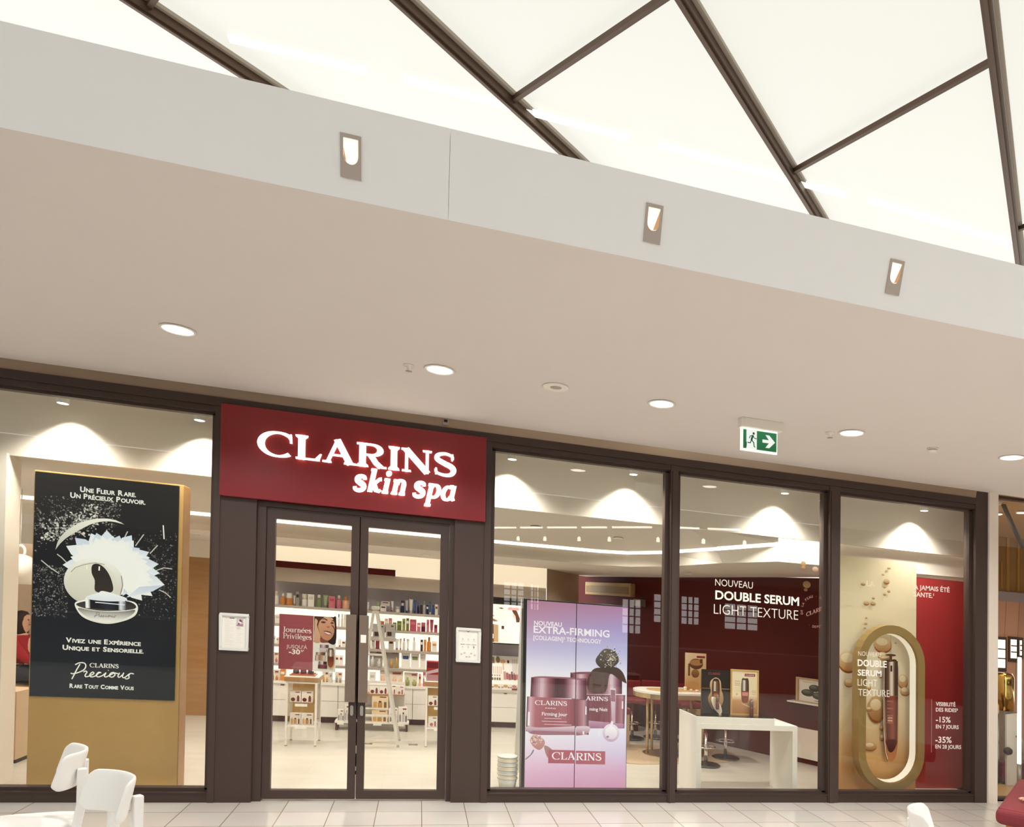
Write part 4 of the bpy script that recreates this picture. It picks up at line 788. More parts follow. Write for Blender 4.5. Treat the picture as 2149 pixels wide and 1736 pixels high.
# ---------------------------------------------------------------- back wall: drawer units, worktop, shelves
t0 = -1.62
for k, (x0, x1) in enumerate(((-1.62, -1.27), (-1.27, -.83), (-.83, -.39), (-.39, .03), (.03, .47), (.47, .93), (.93, 1.40))):
    t = thing('drawer_unit', 'white drawer unit under the back worktop, %s' % ('leftmost seen through the left door', 'second behind the left door beside the glass cabinet', 'third from the left behind the doors', 'behind the low display rack and ladder', 'seen through the right door beside the red carton', 'hidden mostly behind the right door post', 'below the make-up tester board')[k], 'drawer unit', ((x0 + x1) / 2, 3.48, 0), 'white drawer units along the back wall')
    box(x0 + .002, x1 - .002, 3.365, 3.62, .075, .455).build('body', M['white'], t); box(x0 + .002, x1 - .002, 3.43, 3.62, 0, .075).build('plinth', M['maroon'], t)
    for z0, z1 in ((.08, .262), (.266, .452)):
        f = box(x0 + .003, x1 - .003, 3.35, 3.365, z0, z1).build('drawer', M['white'], t, bevel=.002)
        if z1 > .4 and k != 3: box((x0 + x1) / 2 - .02, (x0 + x1) / 2 + .02, 3.345, 3.352, z1 - .018, z1 - .008).build('pull', M['dark'], f)
box(-1.62, 1.40, 3.335, 3.62, .455, .485).solo('worktop', M['white'], 'long white worktop over the drawer units at the back wall', 'worktop')
for z, nm in ((1.372, 'top'), (1.152, 'second'), (.912, 'third'), (.690, 'lowest')):
    t = thing('wall_shelf', '%s long white shelf with a grey edge on the back wall' % nm, 'shelf', (-.6, 3.5, z - .03), 'long shelves on the back wall')
    box(-1.62, .46, 3.36, 3.615, z - .022, z).build('board', M['white'], t); box(-1.62, .46, 3.352, 3.36, z - .030, z + .002).build('edge_strip', M['zinc'], t)
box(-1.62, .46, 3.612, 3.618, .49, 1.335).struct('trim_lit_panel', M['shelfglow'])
# ---- goods
PC = {'w': '#f3ece0', 'cream': '#efe2cc', 'orange': '#d98a3c', 'amber': '#c97a34', 'green': '#7f8a5c', 'lgreen': '#9aa777', 'olive': '#6f7333', 'lime': '#9a9d55', 'pink': '#b8505f', 'rose': '#cf7480', 'peach': '#eab28c', 'navy': '#262a45', 'blue': '#3a5a96', 'grey': '#a2988f', 'dark': '#3b2c29', 'wine': '#6d2330', 'silver': '#cfc9c2', 'red': '#8e2a2c', 'gold': '#c49a4a'}
CN = {'w': 'white', 'cream': 'cream', 'orange': 'orange', 'amber': 'amber', 'green': 'sage green', 'lgreen': 'light green', 'olive': 'olive', 'lime': 'yellowish green', 'pink': 'deep pink', 'rose': 'rose pink', 'peach': 'peach', 'navy': 'navy', 'blue': 'blue', 'grey': 'grey', 'dark': 'dark brown', 'wine': 'wine red', 'silver': 'silver', 'red': 'red', 'gold': 'golden'}
def pm(c): return mat('goods_' + c, PC[c], .35, vary=.03)
def goods(kind, c, x0, x1, z, h, y, label, group, c2='w'):
    cx = (x0 + x1) / 2; r = (x1 - x0) / 2; t = thing({'tube': 'cream_tube', 'bottle': 'lotion_bottle', 'jar': 'cream_jar', 'carton': 'cosmetic_carton', 'set': 'gift_set'}[kind], label, {'tube': 'tube', 'bottle': 'bottle', 'jar': 'jar', 'carton': 'carton', 'set': 'gift set'}[kind], (cx, y + .04, z), group)
    if kind == 'carton':
        d = min(.09, max(.05, 2 * r)); box(x0 + .001, x1 - .001, y, y + d, z, z + h).build('box', pm(c), t, bevel=.0015)
        box(x0 + r * .35, x1 - r * .35, y - .0012, y, z + h * .58, z + h * .80).build('label_patch', pm(c2), t)
    elif kind == 'tube':
        m = MB(); n = 14; L = []
        for k in range(7):
            f = k / 6; rx = r * (.72 + .28 * f); ry = min(.03, r) * (1 - .92 * f); L.append([(cx + rx * math.cos(2 * math.pi * i / n), y + .04 + ry * math.sin(2 * math.pi * i / n), z + h * (.18 + .82 * f)) for i in range(n)])
        vs = [p for l in L for p in l]; m.add(vs, [(k * n + i, k * n + (i + 1) % n, (k + 1) * n + (i + 1) % n, (k + 1) * n + i) for k in range(6) for i in range(n)] + [tuple(range(6 * n, 7 * n))], True); m.build('body', pm(c), t)
        MB().cyl((cx, y + .04, z), r * .66, h * .18, 14).build('cap', pm(c2), t)
    elif kind == 'bottle':
        rr = min(r, .045); MB().lathe([(rr * .92, 0), (rr, h * .03), (rr, h * .60), (rr * .8, h * .68), (rr * .42, h * .72), (rr * .42, h * .75)], (cx, y + .045, z), 16).build('body', pm(c), t)
        MB().lathe([(rr * .5, h * .74), (rr * .5, h * .97), (rr * .42, h)], (cx, y + .045, z), 14).build('cap', pm(c2), t)
    elif kind == 'jar':
        rr = min(r, .05); MB().lathe([(rr * .9, 0), (rr, h * .08), (rr, h * .5), (rr * .9, h * .56)], (cx, y + .05, z), 18).build('body', pm(c), t)
        MB().lathe([(rr * .97, h * .56), (rr * .97, h * .95), (rr * .9, h)], (cx, y + .05, z), 18).build('lid', pm(c2), t)
    elif kind == 'set':
        d = .07; m = MB(); m.box(x0, x1, y + .01, y + d, z, z + h); m.build('tray', pm('cream' if c == 'w' else c), t)
        n = max(2, int(round((x1 - x0) / .07)))
        for i in range(n):
            bx = x0 + (x1 - x0) * (i + .5) / n; rr = (x1 - x0) / n * .30; hh = h * (.62 if i % 2 == 0 else .45)
            MB().lathe([(rr, 0), (rr, hh * .65), (rr * .5, hh * .72), (rr * .5, hh)], (bx, y + .012 - rr * .2, z + .006), 10).build('bottle', pm(c2), t)
        box(x1 - (x1 - x0) * .45, x1 - (x1 - x0) * .08, y - .001, y + .002 + .01, z + h * .82, z + h * .92).build('brand_strip', pm('red'), t)
    return t
def row(shelf, z, y, spec, px, group, door):
    ordn = ['first', 'second', 'third', 'fourth', 'fifth', 'sixth', 'seventh', 'eighth', 'ninth', 'tenth', 'eleventh', 'twelfth', 'thirteenth', 'fourteenth', 'fifteenth', 'sixteenth', 'seventeenth', 'eighteenth']
    kinds = {'tube': 'tube', 'bottle': 'bottle', 'jar': 'jar', 'carton': 'carton', 'set': 'gift set'}
    for i, sp in enumerate(spec):
        kd, c = sp[0], sp[1]; c2 = sp[2] if len(sp) > 2 else 'w'; (x0, _), (x1, zt) = px[2 * i], px[2 * i + 1]; zz = sp[3] if len(sp) > 3 else z
        goods(kd, c, x0, x1, zz, max(.03, zt - zz), y, '%s %s %s, %s from the left on the %s, %s door' % ('small' if zt - zz < .075 else ('tall' if zt - zz > .12 else 'upright'), CN[c], kinds[kd], ordn[i], shelf, door), group, c2)
row('top shelf', 1.372, 3.40, [('bottle', 'w', 'cream'), ('bottle', 'orange', 'w'), ('jar', 'orange', 'w'), ('tube', 'w', 'amber'), ('carton', 'grey', 'dark'), ('jar', 'w', 'cream'), ('carton', 'w', 'silver'), ('bottle', 'green', 'w'), ('tube', 'lgreen', 'green'), ('carton', 'rose', 'pink'), ('bottle', 'rose', 'w'), ('bottle', 'peach', 'orange')],
    [(-1.573, 1.396), (-1.519, 1.529), (-1.501, 1.395), (-1.446, 1.506), (-1.438, 1.394), (-1.367, 1.518), (-1.36, 1.394), (-1.335, 1.492), (-1.328, 1.397), (-1.289, 1.541), (-1.27, 1.395), (-1.204, 1.519), (-1.196, 1.395), (-1.124, 1.519), (-1.111, 1.395), (-1.039, 1.52), (-1.031, 1.395), (-0.97, 1.525), (-0.962, 1.395), (-0.889, 1.514), (-0.881, 1.395), (-0.819, 1.531), (-0.811, 1.394), (-0.731, 1.52)], 'goods on the top shelf', 'left')
row('top shelf', 1.372, 3.40, [('tube', 'w', 'silver'), ('tube', 'lgreen', 'green'), ('carton', 'w', 'dark'), ('carton', 'silver', 'red', 1.442), ('tube', 'w', 'cream'), ('carton', 'red', 'w'), ('jar', 'w', 'silver'), ('carton', 'navy', 'silver'), ('tube', 'silver', 'navy'), ('tube', 'w', 'silver'), ('tube', 'blue', 'navy'), ('bottle', 'navy', 'blue'), ('carton', 'dark', 'navy'), ('bottle', 'w', 'silver'), ('carton', 'navy', 'w'), ('tube', 'blue', 'w'), ('bottle', 'blue', 'navy'), ('carton', 'w', 'red')],
    [(-0.526, 1.379), (-0.5, 1.474), (-0.421, 1.387), (-0.378, 1.488), (-0.371, 1.379), (-0.3, 1.448), (-0.36, 1.379), (-0.261, 1.497), (-0.248, 1.387), (-0.217, 1.506), (-0.243, 1.387), (-0.226, 1.424), (-0.198, 1.385), (-0.131, 1.442), (-0.13, 1.384), (-0.087, 1.521), (-0.079, 1.387), (-0.042, 1.531), (-0.034, 1.39), (0.015, 1.547), (0.023, 1.388), (0.055, 1.532), (0.063, 1.391), (0.089, 1.511), (0.097, 1.387), (0.13, 1.484), (0.137, 1.39), (0.164, 1.534), (0.172, 1.387), (0.205, 1.49), (0.212, 1.389), (0.233, 1.527), (0.241, 1.386), (0.274, 1.494), (0.281, 1.388), (0.314, 1.503)], 'goods on the top shelf', 'right')
row('second shelf', 1.152, 3.40, [('carton', 'w', 'dark'), ('carton', 'w', 'silver'), ('bottle', 'w', 'dark'), ('bottle', 'w', 'silver'), ('carton', 'w', 'cream')],
    [(-1.579, 1.154), (-1.555, 1.246), (-1.548, 1.151), (-1.498, 1.255), (-0.86, 1.15), (-0.836, 1.306), (-0.822, 1.152), (-0.798, 1.309), (-0.79, 1.148), (-0.76, 1.305)], 'goods on the second shelf', 'left')
row('second shelf', 1.152, 3.40, [('jar', 'peach', 'orange'), ('carton', 'peach', 'w'), ('carton', 'rose', 'peach'), ('jar', 'olive', 'lime'), ('carton', 'olive', 'lime'), ('carton', 'lime', 'olive'), ('carton', 'olive', 'w'), ('carton', 'pink', 'rose'), ('carton', 'rose', 'w'), ('jar', 'wine', 'rose'), ('carton', 'rose', 'pink'), ('tube', 'pink', 'rose'), ('jar', 'pink', 'wine')],
    [(-0.373, 1.158), (-0.324, 1.254), (-0.317, 1.161), (-0.28, 1.286), (-0.272, 1.158), (-0.23, 1.295), (-0.222, 1.161), (-0.178, 1.246), (-0.171, 1.159), (-0.117, 1.267), (-0.109, 1.162), (-0.072, 1.3), (-0.064, 1.159), (-0.027, 1.308), (-0.019, 1.162), (0.059, 1.297), (0.067, 1.162), (0.111, 1.259), (0.118, 1.165), (0.168, 1.268), (0.181, 1.163), (0.213, 1.307), (0.222, 1.165), (0.265, 1.31), (0.274, 1.163), (0.313, 1.248)], 'goods on the second shelf', 'right')
row('third shelf', .912, 3.40, [('carton', 'w', 'red'), ('carton', 'cream', 'rose'), ('tube', 'w', 'rose'), ('carton', 'w', 'wine')],
    [(-1.574, 0.914), (-1.545, 1), (-1.533, 0.916), (-1.503, 0.985), (-0.85, 0.898), (-0.814, 1.004), (-0.807, 0.895), (-0.76, 0.99)], 'goods on the third shelf', 'left')
row('third shelf', .912, 3.40, [('carton', 'rose', 'w'), ('carton', 'w', 'rose'), ('carton', 'pink', 'rose'), ('carton', 'w', 'wine'), ('tube', 'w', 'rose'), ('tube', 'cream', 'rose'), ('bottle', 'w', 'rose'), ('tube', 'w', 'silver'), ('bottle', 'w', 'silver'), ('carton', 'dark', 'w'), ('carton', 'orange', 'amber'), ('bottle', 'orange', 'amber'), ('carton', 'w', 'orange')],
    [(-0.496, 0.941), (-0.476, 1.058), (-0.468, 0.937), (-0.426, 1.061), (-0.419, 0.94), (-0.371, 1.065), (-0.268, 0.937), (-0.203, 1.04), (-0.19, 0.935), (-0.147, 1.043), (-0.139, 0.938), (-0.113, 1.051), (-0.1, 0.935), (-0.068, 1.059), (-0.054, 0.937), (-0.022, 1.05), (0.019, 0.935), (0.051, 1.078), (0.111, 0.935), (0.143, 1.054), (0.151, 0.937), (0.183, 1.057), (0.191, 0.933), (0.24, 1.09), (0.248, 0.936), (0.31, 1.041)], 'goods on the third shelf', 'right')
row('lowest shelf', .690, 3.40, [('set', 'w', 'rose'), ('carton', 'w', 'red'), ('carton', 'w', 'pink')], [(-1.591, 0.689), (-1.505, 0.806), (-0.873, 0.68), (-0.838, 0.808), (-0.83, 0.682), (-0.789, 0.81)], 'goods on the lowest shelf', 'left')
row('lowest shelf', .690, 3.40, [('set', 'grey', 'silver'), ('set', 'grey', 'gold'), ('carton', 'w', 'blue'), ('carton', 'w', 'green'), ('carton', 'w', 'silver')], [(-0.486, 0.699), (-0.335, 0.904), (-0.32, 0.702), (-0.139, 0.909), (-0.113, 0.706), (-0.008, 0.887), (0.001, 0.706), (0.1, 0.881), (0.109, 0.711), (0.18, 0.874)], 'goods on the lowest shelf', 'right')
row('worktop', .485, 3.37, [('set', 'w', 'amber'), ('carton', 'orange', 'w'), ('set', 'w', 'gold'), ('carton', 'silver', 'grey'), ('set', 'w', 'grey')], [(-1.581, 0.475), (-1.491, 0.602), (-1.478, 0.474), (-1.418, 0.617), (-1.016, 0.466), (-0.944, 0.611), (-0.936, 0.47), (-0.901, 0.602), (-0.871, 0.467), (-0.793, 0.607)], 'goods on the back worktop', 'left')
row('worktop', .485, 3.37, [('carton', 'w', 'silver'), ('set', 'cream', 'peach'), ('set', 'cream', 'lime'), ('carton', 'peach', 'wine'), ('carton', 'rose', 'w')], [(-0.481, 0.483), (-0.411, 0.625), (-0.359, 0.483), (-0.088, 0.652), (-0.074, 0.483), (0.087, 0.642), (0.096, 0.485), (0.127, 0.633), (0.147, 0.487), (0.184, 0.653)], 'goods on the back worktop', 'right')
# grey demonstration packs standing before the second shelf
for (x0, z0), (x1, z1), lb in ((*[(-0.447, 1.055), (-0.307, 1.219)], 'grey see-through gift pack in front of the second shelf, behind the ladder'), (*[(-0.299, 1.064), (-0.186, 1.232)], 'grey see-through gift pack in front of the second shelf, right of the ladder')):
    t = thing('gift_pack', lb, 'gift pack', ((x0 + x1) / 2, 3.33, z0), 'grey gift packs on a little ledge')
    box(x0, x1, 3.30, 3.36, z0, z1).build('case', mat('smoke_plastic', '#aaa197', .25), t, bevel=.003); box(x0 + .02, x0 + .07, 3.296, 3.30, z0 + .02, z0 + .07).build('product_print', pm('dark'), t); box(x1 - .05, x1 - .02, 3.296, 3.30, z1 - .035, z1 - .02).build('tag', pm('dark'), t)
(x0, z0), (x1, z1) = [(-0.484, 1.019), (-0.177, 1.071)]; box(x0, x1, 3.29, 3.36, z0 + .0, z1 - .012).solo('display_ledge', M['zinc'], 'narrow grey ledge carrying two grey gift packs behind the ladder', 'ledge')

# ---------------------------------------------------------------- lit face picture and make-up board right of the doors
t = thing('lit_poster', 'glowing advertisement of a face and lipsticks above the make-up board', 'lit poster', (1.13, 3.28, 1.07))
box(.90, 1.345, 3.255, 3.625, 1.065, 1.575).build('frame', M['dark'], t); a = Art(3.254)
a.grad(.91, 1.337, 1.08, 1.562, [(0, '#f5e7cf', '#fff8e6'), (.4, '#fff6e0', '#fffaea'), (.55, '#fdeed9', '#fff8e8'), (1, '#fdf0dc', '#fff4e0')])
for c, pl in (('#8a5a3c', [(0.928, 1.503), (0.949, 1.537), (0.977, 1.501), (0.95, 1.493)]), ('#7a4a34', [(1.048, 1.516), (1.086, 1.525), (1.119, 1.511), (1.086, 1.505)]), ('#a5634f', [(0.952, 1.367), (0.984, 1.38), (1.05, 1.352), (0.996, 1.343)]), ('#c98f72', [(0.962, 1.406), (0.978, 1.435), (1.003, 1.409)]), ('#6a4030', [(1.218, 1.523), (1.28, 1.494), (1.32, 1.397), (1.315, 1.353), (1.276, 1.35), (1.264, 1.427), (1.225, 1.479)]), ('#ead0b0', [(1.23, 1.469), (1.264, 1.427), (1.259, 1.382), (1.237, 1.414)])): a.poly(pl, c)
(x0, z0), (x1, z1) = [(1.169, 1.5), (1.307, 1.535)]; a.rect(x0, x1, z0, z1, '#e9a9a4')
for c, pl in (('#7c5634', [(0.932, 1.092), (1, 1.086), (0.996, 1.31), (0.931, 1.308)]), ('#c79a6c', [(1, 1.091), (1.054, 1.089), (1.051, 1.303), (0.998, 1.31)]), ('#f9eedd', [(0.931, 1.125), (0.993, 1.134), (0.993, 1.189), (0.93, 1.191)]), ('#5a3a24', [(1.09, 1.256), (1.123, 1.255), (1.122, 1.296), (1.091, 1.296)])): a.poly(pl, c)
a.build('picture', print_mat('bright_print', 1.15), t)
t = thing('make_up_board', 'white sloped make-up tester board with colour swatches on the back counter', 'tester display', (1.13, 3.33, .485))
m = MB(); pr = [(3.32, .485), (3.32, .56), (3.50, .90), (3.56, .90), (3.56, .485)]
m.add([(x, y, z) for x in (.93, 1.365) for y, z in pr], [(4, 3, 2, 1, 0), (5, 6, 7, 8, 9)] + [(i, (i + 1) % 5, 5 + (i + 1) % 5, 5 + i) for i in range(5)]); m.build('board', M['white'], t)
a = Art(0, frame=lambda x, s, d: (x, 3.32 + .18 * s - d * .88 - .002, .56 + .34 * s + d * .47))
for k in range(4): a.oval(1.0 + .03 * k, .18, .012, .05, '#6b5a32'); a.oval(1.0 + .03 * k, .30, .010, .03, '#a98a5a')
for k in range(6): a.rect(.985 + .024 * k, .997 + .024 * k, .36, .62, ('#e0c4a8', '#d9b795')[k % 2])
for k, c in enumerate(('#c98a86', '#a2454a', '#9a3a42', '#6a1c26', '#8c2c34', '#b8605c')): a.rect(1.14 + .032 * k, 1.168 + .032 * k, .16 + .02 * (k % 2), .45 - .04 * (k % 3), c)
a.rect(.985, 1.03, .72, .95, '#8a7448'); a.oval(1.075, .86, .026, .12, '#8c7440'); a.oval(1.14, .80, .032, .07, '#d9a06a'); a.rect(1.13, 1.15, .50, .75, '#e2bc94'); a.oval(.975, .60, .014, .06, '#8d3a3c'); a.oval(1.205, .80, .014, .06, '#5a2c2c')
for k in range(3): a.rect(1.255 + .025 * k, 1.27 + .025 * k, .35, .9, '#dccfc0')
a.build('swatches', PRINT, t); a = Art(3.319)
for cx, c in ((1.04, '#d9ab7a'), (1.16, '#c9a268'), (1.27, '#c98078')):
    a.oval(cx, .535, .03, .018, c)
    for dx in (-.04, .04): a.oval(cx + dx, .52, .012, .008, '#a06a5a')
a.rect(1.24, 1.36, .489, .512, '#7a2026'); a.build('palette_front', PRINT, t)

# ---------------------------------------------------------------- free-standing shop fittings
def white_pack(x0, x1, y, z0, z1, label, group, pics, c='#f4ede0'):
    t = thing('product_pack', label, 'product pack', ((x0 + x1) / 2, y, z0), group)
    box(x0, x1, y, y + .05, z0, z1).build('carton', mat('pack' + c, c, .45, vary=.02), t, bevel=.002)
    a = Art(y - .0004, .0001); w_ = x1 - x0; h = z1 - z0
    a.rect(x0 + w_ * .48, x0 + w_ * .88, z0 + h * .84, z0 + h * .92, '#7a2428')
    for k, (fx, fw, fh, cc) in enumerate(pics):
        cx = x0 + w_ * fx; r = w_ * fw / 2
        if fh > .35: a.rect(cx - r, cx + r, z0 + h * .06, z0 + h * fh, cc); a.rect(cx - r * .6, cx + r * .6, z0 + h * fh, z0 + h * (fh + .12), '#3a2a26' if k % 2 else '#d8cfc6')
        else: a.oval(cx, z0 + h * (.06 + fh / 2), r, h * fh / 2, cc)
    a.build('pack_print', PRINT, t); return t
RED = [(.28, .40, .34, '#7d1f22'), (.75, .24, .48, '#8e2a2a')]; GLD = [(.2, .22, .5, '#d3a25c'), (.5, .28, .46, '#b98a4a'), (.82, .16, .5, '#7d5c38')]
PNK = [(.35, .36, .34, '#c26b6b'), (.75, .2, .45, '#a9685a')]; SLV = [(.2, .2, .5, '#8f8b90'), (.55, .24, .55, '#c7c0bb'), (.85, .14, .45, '#5b5560')]
def cabinet(x0, x1, y0, y1, label, right=True):
    t = thing('glass_cabinet', label, 'display cabinet', ((x0 + x1) / 2, (y0 + y1) / 2, 0), 'glass display cabinets on white legs')
    for i, (x, y) in enumerate(((x0 + .01, y0 + .01), (x1 - .01, y0 + .01), (x0 + .01, y1 - .01), (x1 - .01, y1 - .01))):
        l = MB(); l.box(x - .010, x + .010, y - .010, y + .010, .006, .645); o = l.build('leg', M['white'], t); box(x - .011, x + .011, y - .011, y + .011, 0, .008).build('foot', M['wood'], o)
    m = MB(); m.box(x0 + .02, x1 - .02, y0, y1, .19, .205); m.box(x0 + .02, x1 - .02, y0, y1, .628, .645); m.build('frame', M['white'], t)
    box(x0 + .02, x1 - .02, y1 - .03, y1 - .02, .205, .628).build('back_panel', M['gold'], t); box(x0 + .02, x1 - .02, y0 + .02, y1 - .03, .425, .431).build('glass_shelf', VITRINE, t)
    m = MB(); m.box(x0 + .008, x0 + .012, y0 + .02, y1 - .02, .205, .628); m.box(x1 - .012, x1 - .008, y0 + .02, y1 - .02, .205, .628); m.build('side_glass', VITRINE, t)
    box(x0 - .015, x1 + .015, y0 - .01, y1 + .01, .648, .69).build('top', M['wood'], t, bevel=.003); box(x0 - .015, x1 + .015, y0 - .01, y1 + .01, .69, .697).build('top_plate', M['white'], t)
    box(x0 + .09, x1 - .09, y0 - .006, y0, .398, .424).build('price_tag', M['paper'], t); box(x0 + .09, x1 - .09, y0 - .006, y0, .172, .196).build('price_tag', M['paper'], t)
    return t
cabinet(-1.19, -.895, 2.02, 2.34, 'white-legged glass display cabinet with an oak top, behind the left door')
cabinet(.172, .46, 2.10, 2.42, 'white-legged glass display cabinet with an oak top, behind the right door post')
for x0, x1, z0, pics, lb in ((-1.158, -1.055, .432, RED, 'white pack with red jars, left one on the upper shelf of the left cabinet'), (-1.05, -.945, .432, RED, 'white pack with red jars, right one on the upper shelf of the left cabinet'),
        (-1.155, -1.052, .207, GLD, 'white pack with golden bottles, left one on the lower shelf of the left cabinet'), (-1.048, -.938, .207, GLD, 'white pack with golden bottles, right one on the lower shelf of the left cabinet')): white_pack(x0, x1, 2.08, z0, z0 + .112, lb, 'product packs in the glass cabinets', pics)
for x0, x1, z0, pics, lb in ((.20, .30, .432, RED, 'white pack with red jars on the upper shelf of the right cabinet'), (.31, .41, .432, RED, 'white pack with red jars half behind the right door stile'), (.205, .30, .207, PNK, 'tall white pack with a pink jar low in the right cabinet')): white_pack(x0, x1, 2.15, z0, z0 + .105, lb, 'product packs in the glass cabinets', pics)
# on the left cabinet: tray with jars; on the right one a red display carton
t = thing('wooden_tray', 'shallow wooden tray with a red mat on top of the left glass cabinet', 'tray', (-1.045, 2.17, .697)); m = MB(); m.box(-1.165, -.925, 2.07, 2.28, .697, .709); m.build('base', M['wood'], t); box(-1.15, -.94, 2.085, 2.265, .709, .716).build('mat', M['red'], t)
for x, c, lb in ((-1.115, 'dark', 'dark round jar at the left of the tray on the glass cabinet'), (-1.045, 'wine', 'wine red round jar in the middle of the tray on the glass cabinet'), (-.975, 'dark', 'dark round jar at the right of the tray on the glass cabinet')):
    t = thing('cream_jar', lb, 'jar', (x, 2.15, .716), 'three jars on the cabinet tray'); MB().lathe([(.026, 0), (.030, .01), (.027, .045)], (x, 2.15, .716), 18).build('body', pm(c), t); MB().lathe([(.028, .045), (.028, .075), (.024, .078)], (x, 2.15, .716), 18).build('lid', pm('wine' if c == 'dark' else 'dark'), t)
t = thing('display_carton', 'red counter display carton of jars on the right glass cabinet', 'display carton', (.31, 2.2, .697)); box(.178, .44, 2.18, 2.30, .697, .90).build('back_card', M['red'], t); box(.178, .44, 2.14, 2.18, .697, .76).build('front_tray', mat('tray_pink', '#b98a8c', .4), t)
a = Art(2.1795); a.rect(.185, .30, .83, .89, '#6d1c20'); a.poly([(.18, .76), (.34, .80), (.31, .83), (.18, .79)], '#d9c4c4'); a.rect(.33, .43, .77, .84, '#7a1a1e'); a.build('carton_print', PRINT, t)
# low rack of gift packs behind the meeting stiles
t = thing('gift_rack', 'low white tiered rack of gift packs behind the middle of the doors', 'display rack', (-.42, 2.98, 0))
m = MB(); m.box(-.82, -.005, 2.93, 3.12, .085, .105); m.build('base', M['white'], t)
for z in (.262, .425): box(-.66, -.06 if z > .3 else -.235, 2.94, 3.12, z - .012, z).build('shelf', M['wood'] if z > .4 else M['white'], t)
box(-.66, -.06, 3.10, 3.125, .105, .56).build('back_panel', M['white'], t)
for x in (-.80, -.03):
    l = MB(); l.box(x - .012, x + .012, 2.94, 3.12, 0, .085); l.build('leg', M['maroon'], t)
for x0, x1 in ((-.40, -.31), (-.145, -.055), (-.79, -.72)): box(x0, x1, 2.918, 2.93, .068, .098).build('price_tag', M['paper'], t)
for x0, x1, z0, z1, pics, c, lb in ((-.445, -.345, .427, .545, RED, '#f4ede0', 'white pack of hanging red jars, left end of the rack top tier'), (-.342, -.248, .427, .545, RED, '#f4ede0', 'white pack of red jars, second on the rack top tier'), (-.236, -.152, .427, .535, PNK, '#f1e8da', 'white pack with a rosy jar, third on the rack top tier'), (-.149, -.065, .427, .53, PNK, '#f1e8da', 'white pack with a rosy jar behind the ladder leg, right end of the top tier'),
        (-.42, -.24, .263, .41, GLD, '#ecd3a8', 'cream coloured gold gift pack on the middle tier of the rack'), (-.42, -.245, .106, .247, GLD, '#ecd3a8', 'cream coloured gold gift pack on the lowest tier of the rack'), (-.23, -.132, .106, .27, SLV, '#f4ede0', 'white pack with slim tubes on the rack base, behind the ladder'), (-.125, -.022, .106, .285, SLV, '#f4ede0', 'white pack with slim tubes at the right end of the rack base'), (-.79, -.722, .106, .235, SLV, '#f4ede0', 'white pack with silver tubes at the left end of the rack base'), (-.715, -.67, .106, .29, SLV, '#f4ede0', 'tall white pack beside the left door stile on the rack base')): white_pack(x0, x1, 2.945, z0, z1, lb, 'gift packs on the low rack', pics, c)
# stepladder
t = thing('stepladder', 'pale aluminium folding stepladder standing behind the right door', 'stepladder', (-.22, 2.2, 0)); al = mat('ladder_metal', '#d9d2c6', .45, .15)
for a_, b_ in (((-.355, 2.22, 1.43), (-.10, 2.06, 0)), ((-.345, 2.26, 1.43), (-.095, 2.40, 0)), ((-.372, 2.22, 1.43), (-.56, 2.06, 0)), ((-.372, 2.26, 1.43), (-.56, 2.40, 0))):
    m = MB(); m.bar((a_[0], a_[1], a_[2]), (b_[0], b_[1], .012), .026, .014); o = m.build('leg', al, t); box(b_[0] - .013, b_[0] + .013, b_[1] - .014, b_[1] + .014, 0, .025).build('foot', M['zinc'], o)
m = MB(); m.box(-.40, -.32, 2.19, 2.29, 1.415, 1.45); m.build('top_cap', al, t, bevel=.008)
for k, f in enumerate((.22, .44, .66)):
    xl, xr, yy, zz = -.56 + (.188) * f, -.10 - .255 * f, 2.06 + .16 * f, 1.43 * f; m = MB(); m.box(xl, xr, yy - .01, yy + .04, zz - .01, zz + .006); m.build('step', al, t)
for x, lb in ((-.46, 'small dark floor outlet cover behind the meeting stiles of the doors'), (.005, 'small dark floor outlet cover right of the ladder foot')):
    t = thing('floor_outlet', lb, 'floor outlet', (x + .05, 2.21, 0), 'outlet covers in the shop floor'); box(x, x + .095, 2.18, 2.24, .0, .004).build('cover', mat('outlet_cover', '#8f7b68', .4, .4), t); box(x + .03, x + .065, 2.195, 2.225, .004, .006).build('flap', M['zinc'], t)

